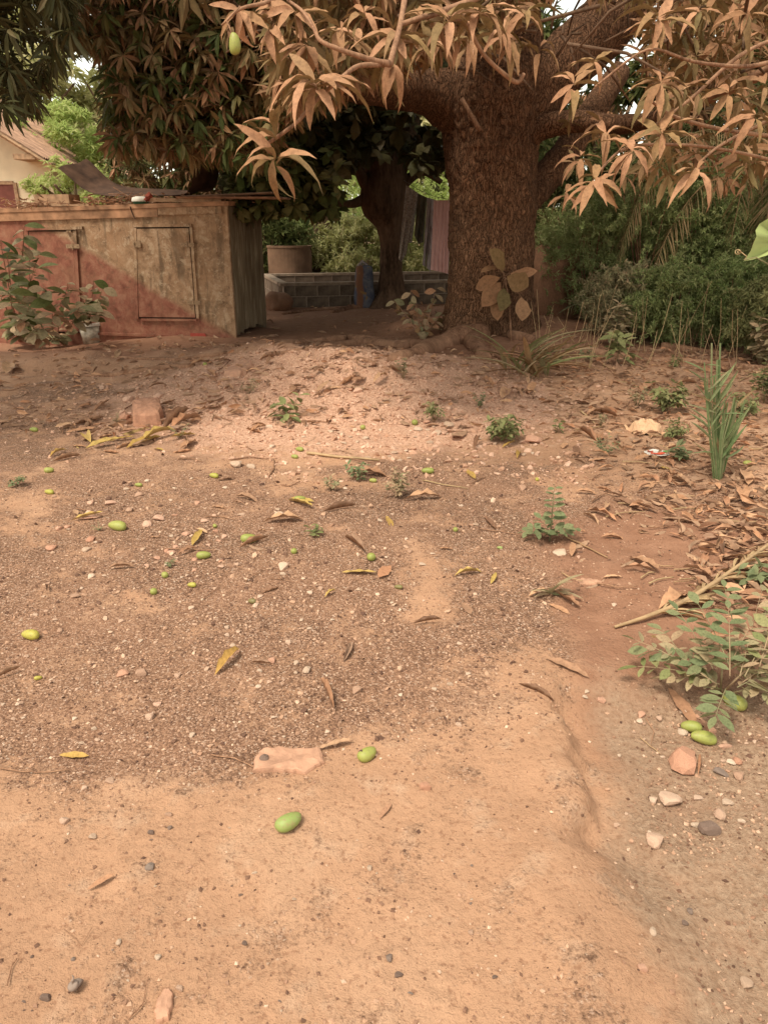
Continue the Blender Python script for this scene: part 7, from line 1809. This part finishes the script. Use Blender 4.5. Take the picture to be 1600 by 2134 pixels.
sheet('red_print', [(-9 + 5 * math.cos(t), 1 + 3.2 * math.sin(t)) for t in np.linspace(0, 6.28, 15)[:-1]], .030, M['wrap_red'], .001)
sheet('white_print', [(-9 + 3 * math.cos(t), 1 + 1.9 * math.sin(t)) for t in np.linspace(0, 6.28, 15)[:-1]], .0325, M['wrap_white'], .001)
crumple('crumpled_paper', 'flattened grey dry leaf scrap right of the strap leaved seedling', 'leaf scrap', 1225, 1212, 62, 18, M['clod'], 9, .5)
crumple('white_scrap', 'torn white scrap beside the dry palm frond', 'scrap', 1418, 1252, 56, 12, M['wrap_white'], 12, .35)

# vine leaf and tendril close to the camera at the right edge
vy = 1.6; vb = wp(1720, 640, vy)
vn = thing('vine', 'bright pale green vine leaf with a curled tendril at the right edge', 'vine', tuple(wp(1720, 640, vy)))
tp = [(1600, 455), (1582, 466), (1574, 480), (1576, 492), (1570, 505), (1564, 522), (1549, 544), (1570, 540), (1600, 531), (1640, 548), (1690, 520), (1700, 480), (1670, 450), (1640, 440)]
mb = MB(); n = len(tp); cen = wp(1640, 500, vy + .03)
ring1 = [wp(x, y, vy + .01 * math.sin(i * 1.3)) for i, (x, y) in enumerate(tp)]; ring2 = [cen * .5 + r_ * .5 + np.array((0, .008 * math.sin(i * 2), 0)) for i, r_ in enumerate(ring1)]
mb.grid(np.array([ring1, ring2, [cen] * n]), .5, close=True); part('leaf', mb, M['bright'], vn, True)
mb = MB(); mb.tube([wp(1550, 541, vy), wp(1575, 536, vy), wp(1620, 560, vy), wp(1720, 640, vy)], .0012, 6)
part('stalk', mb, M['weed_dusty'], vn, True)
mb = MB(); tt = np.linspace(0, 4 * PI, 44); mb.tube([wp(1545 - 9 * (1 - t / 20) + 7 * math.cos(t) * (1 - t / 18), 527 - 3 + 6 * math.sin(t) * (1 - t / 16), vy + .004 * math.sin(t * 2)) for t in tt] , .0008, 5)
mb.tube([wp(1550, 541, vy), wp(1556, 534, vy), wp(1543, 524, vy)], .0009, 5); part('tendril', mb, M['straw'], vn, True)
mb = MB(); mb.tube([np.array((vb[0], vb[1], vb[2])), np.array((vb[0] + .3, vb[1] + .2, .6)), np.array((vb[0] + .35, vb[1] + .3, H(vb[0] + .35, vb[1] + .3)))], [.002, .003, .004], 6); part('stem', mb, M['weed_dusty'], vn, True)
print('hero leaves', NH[0])
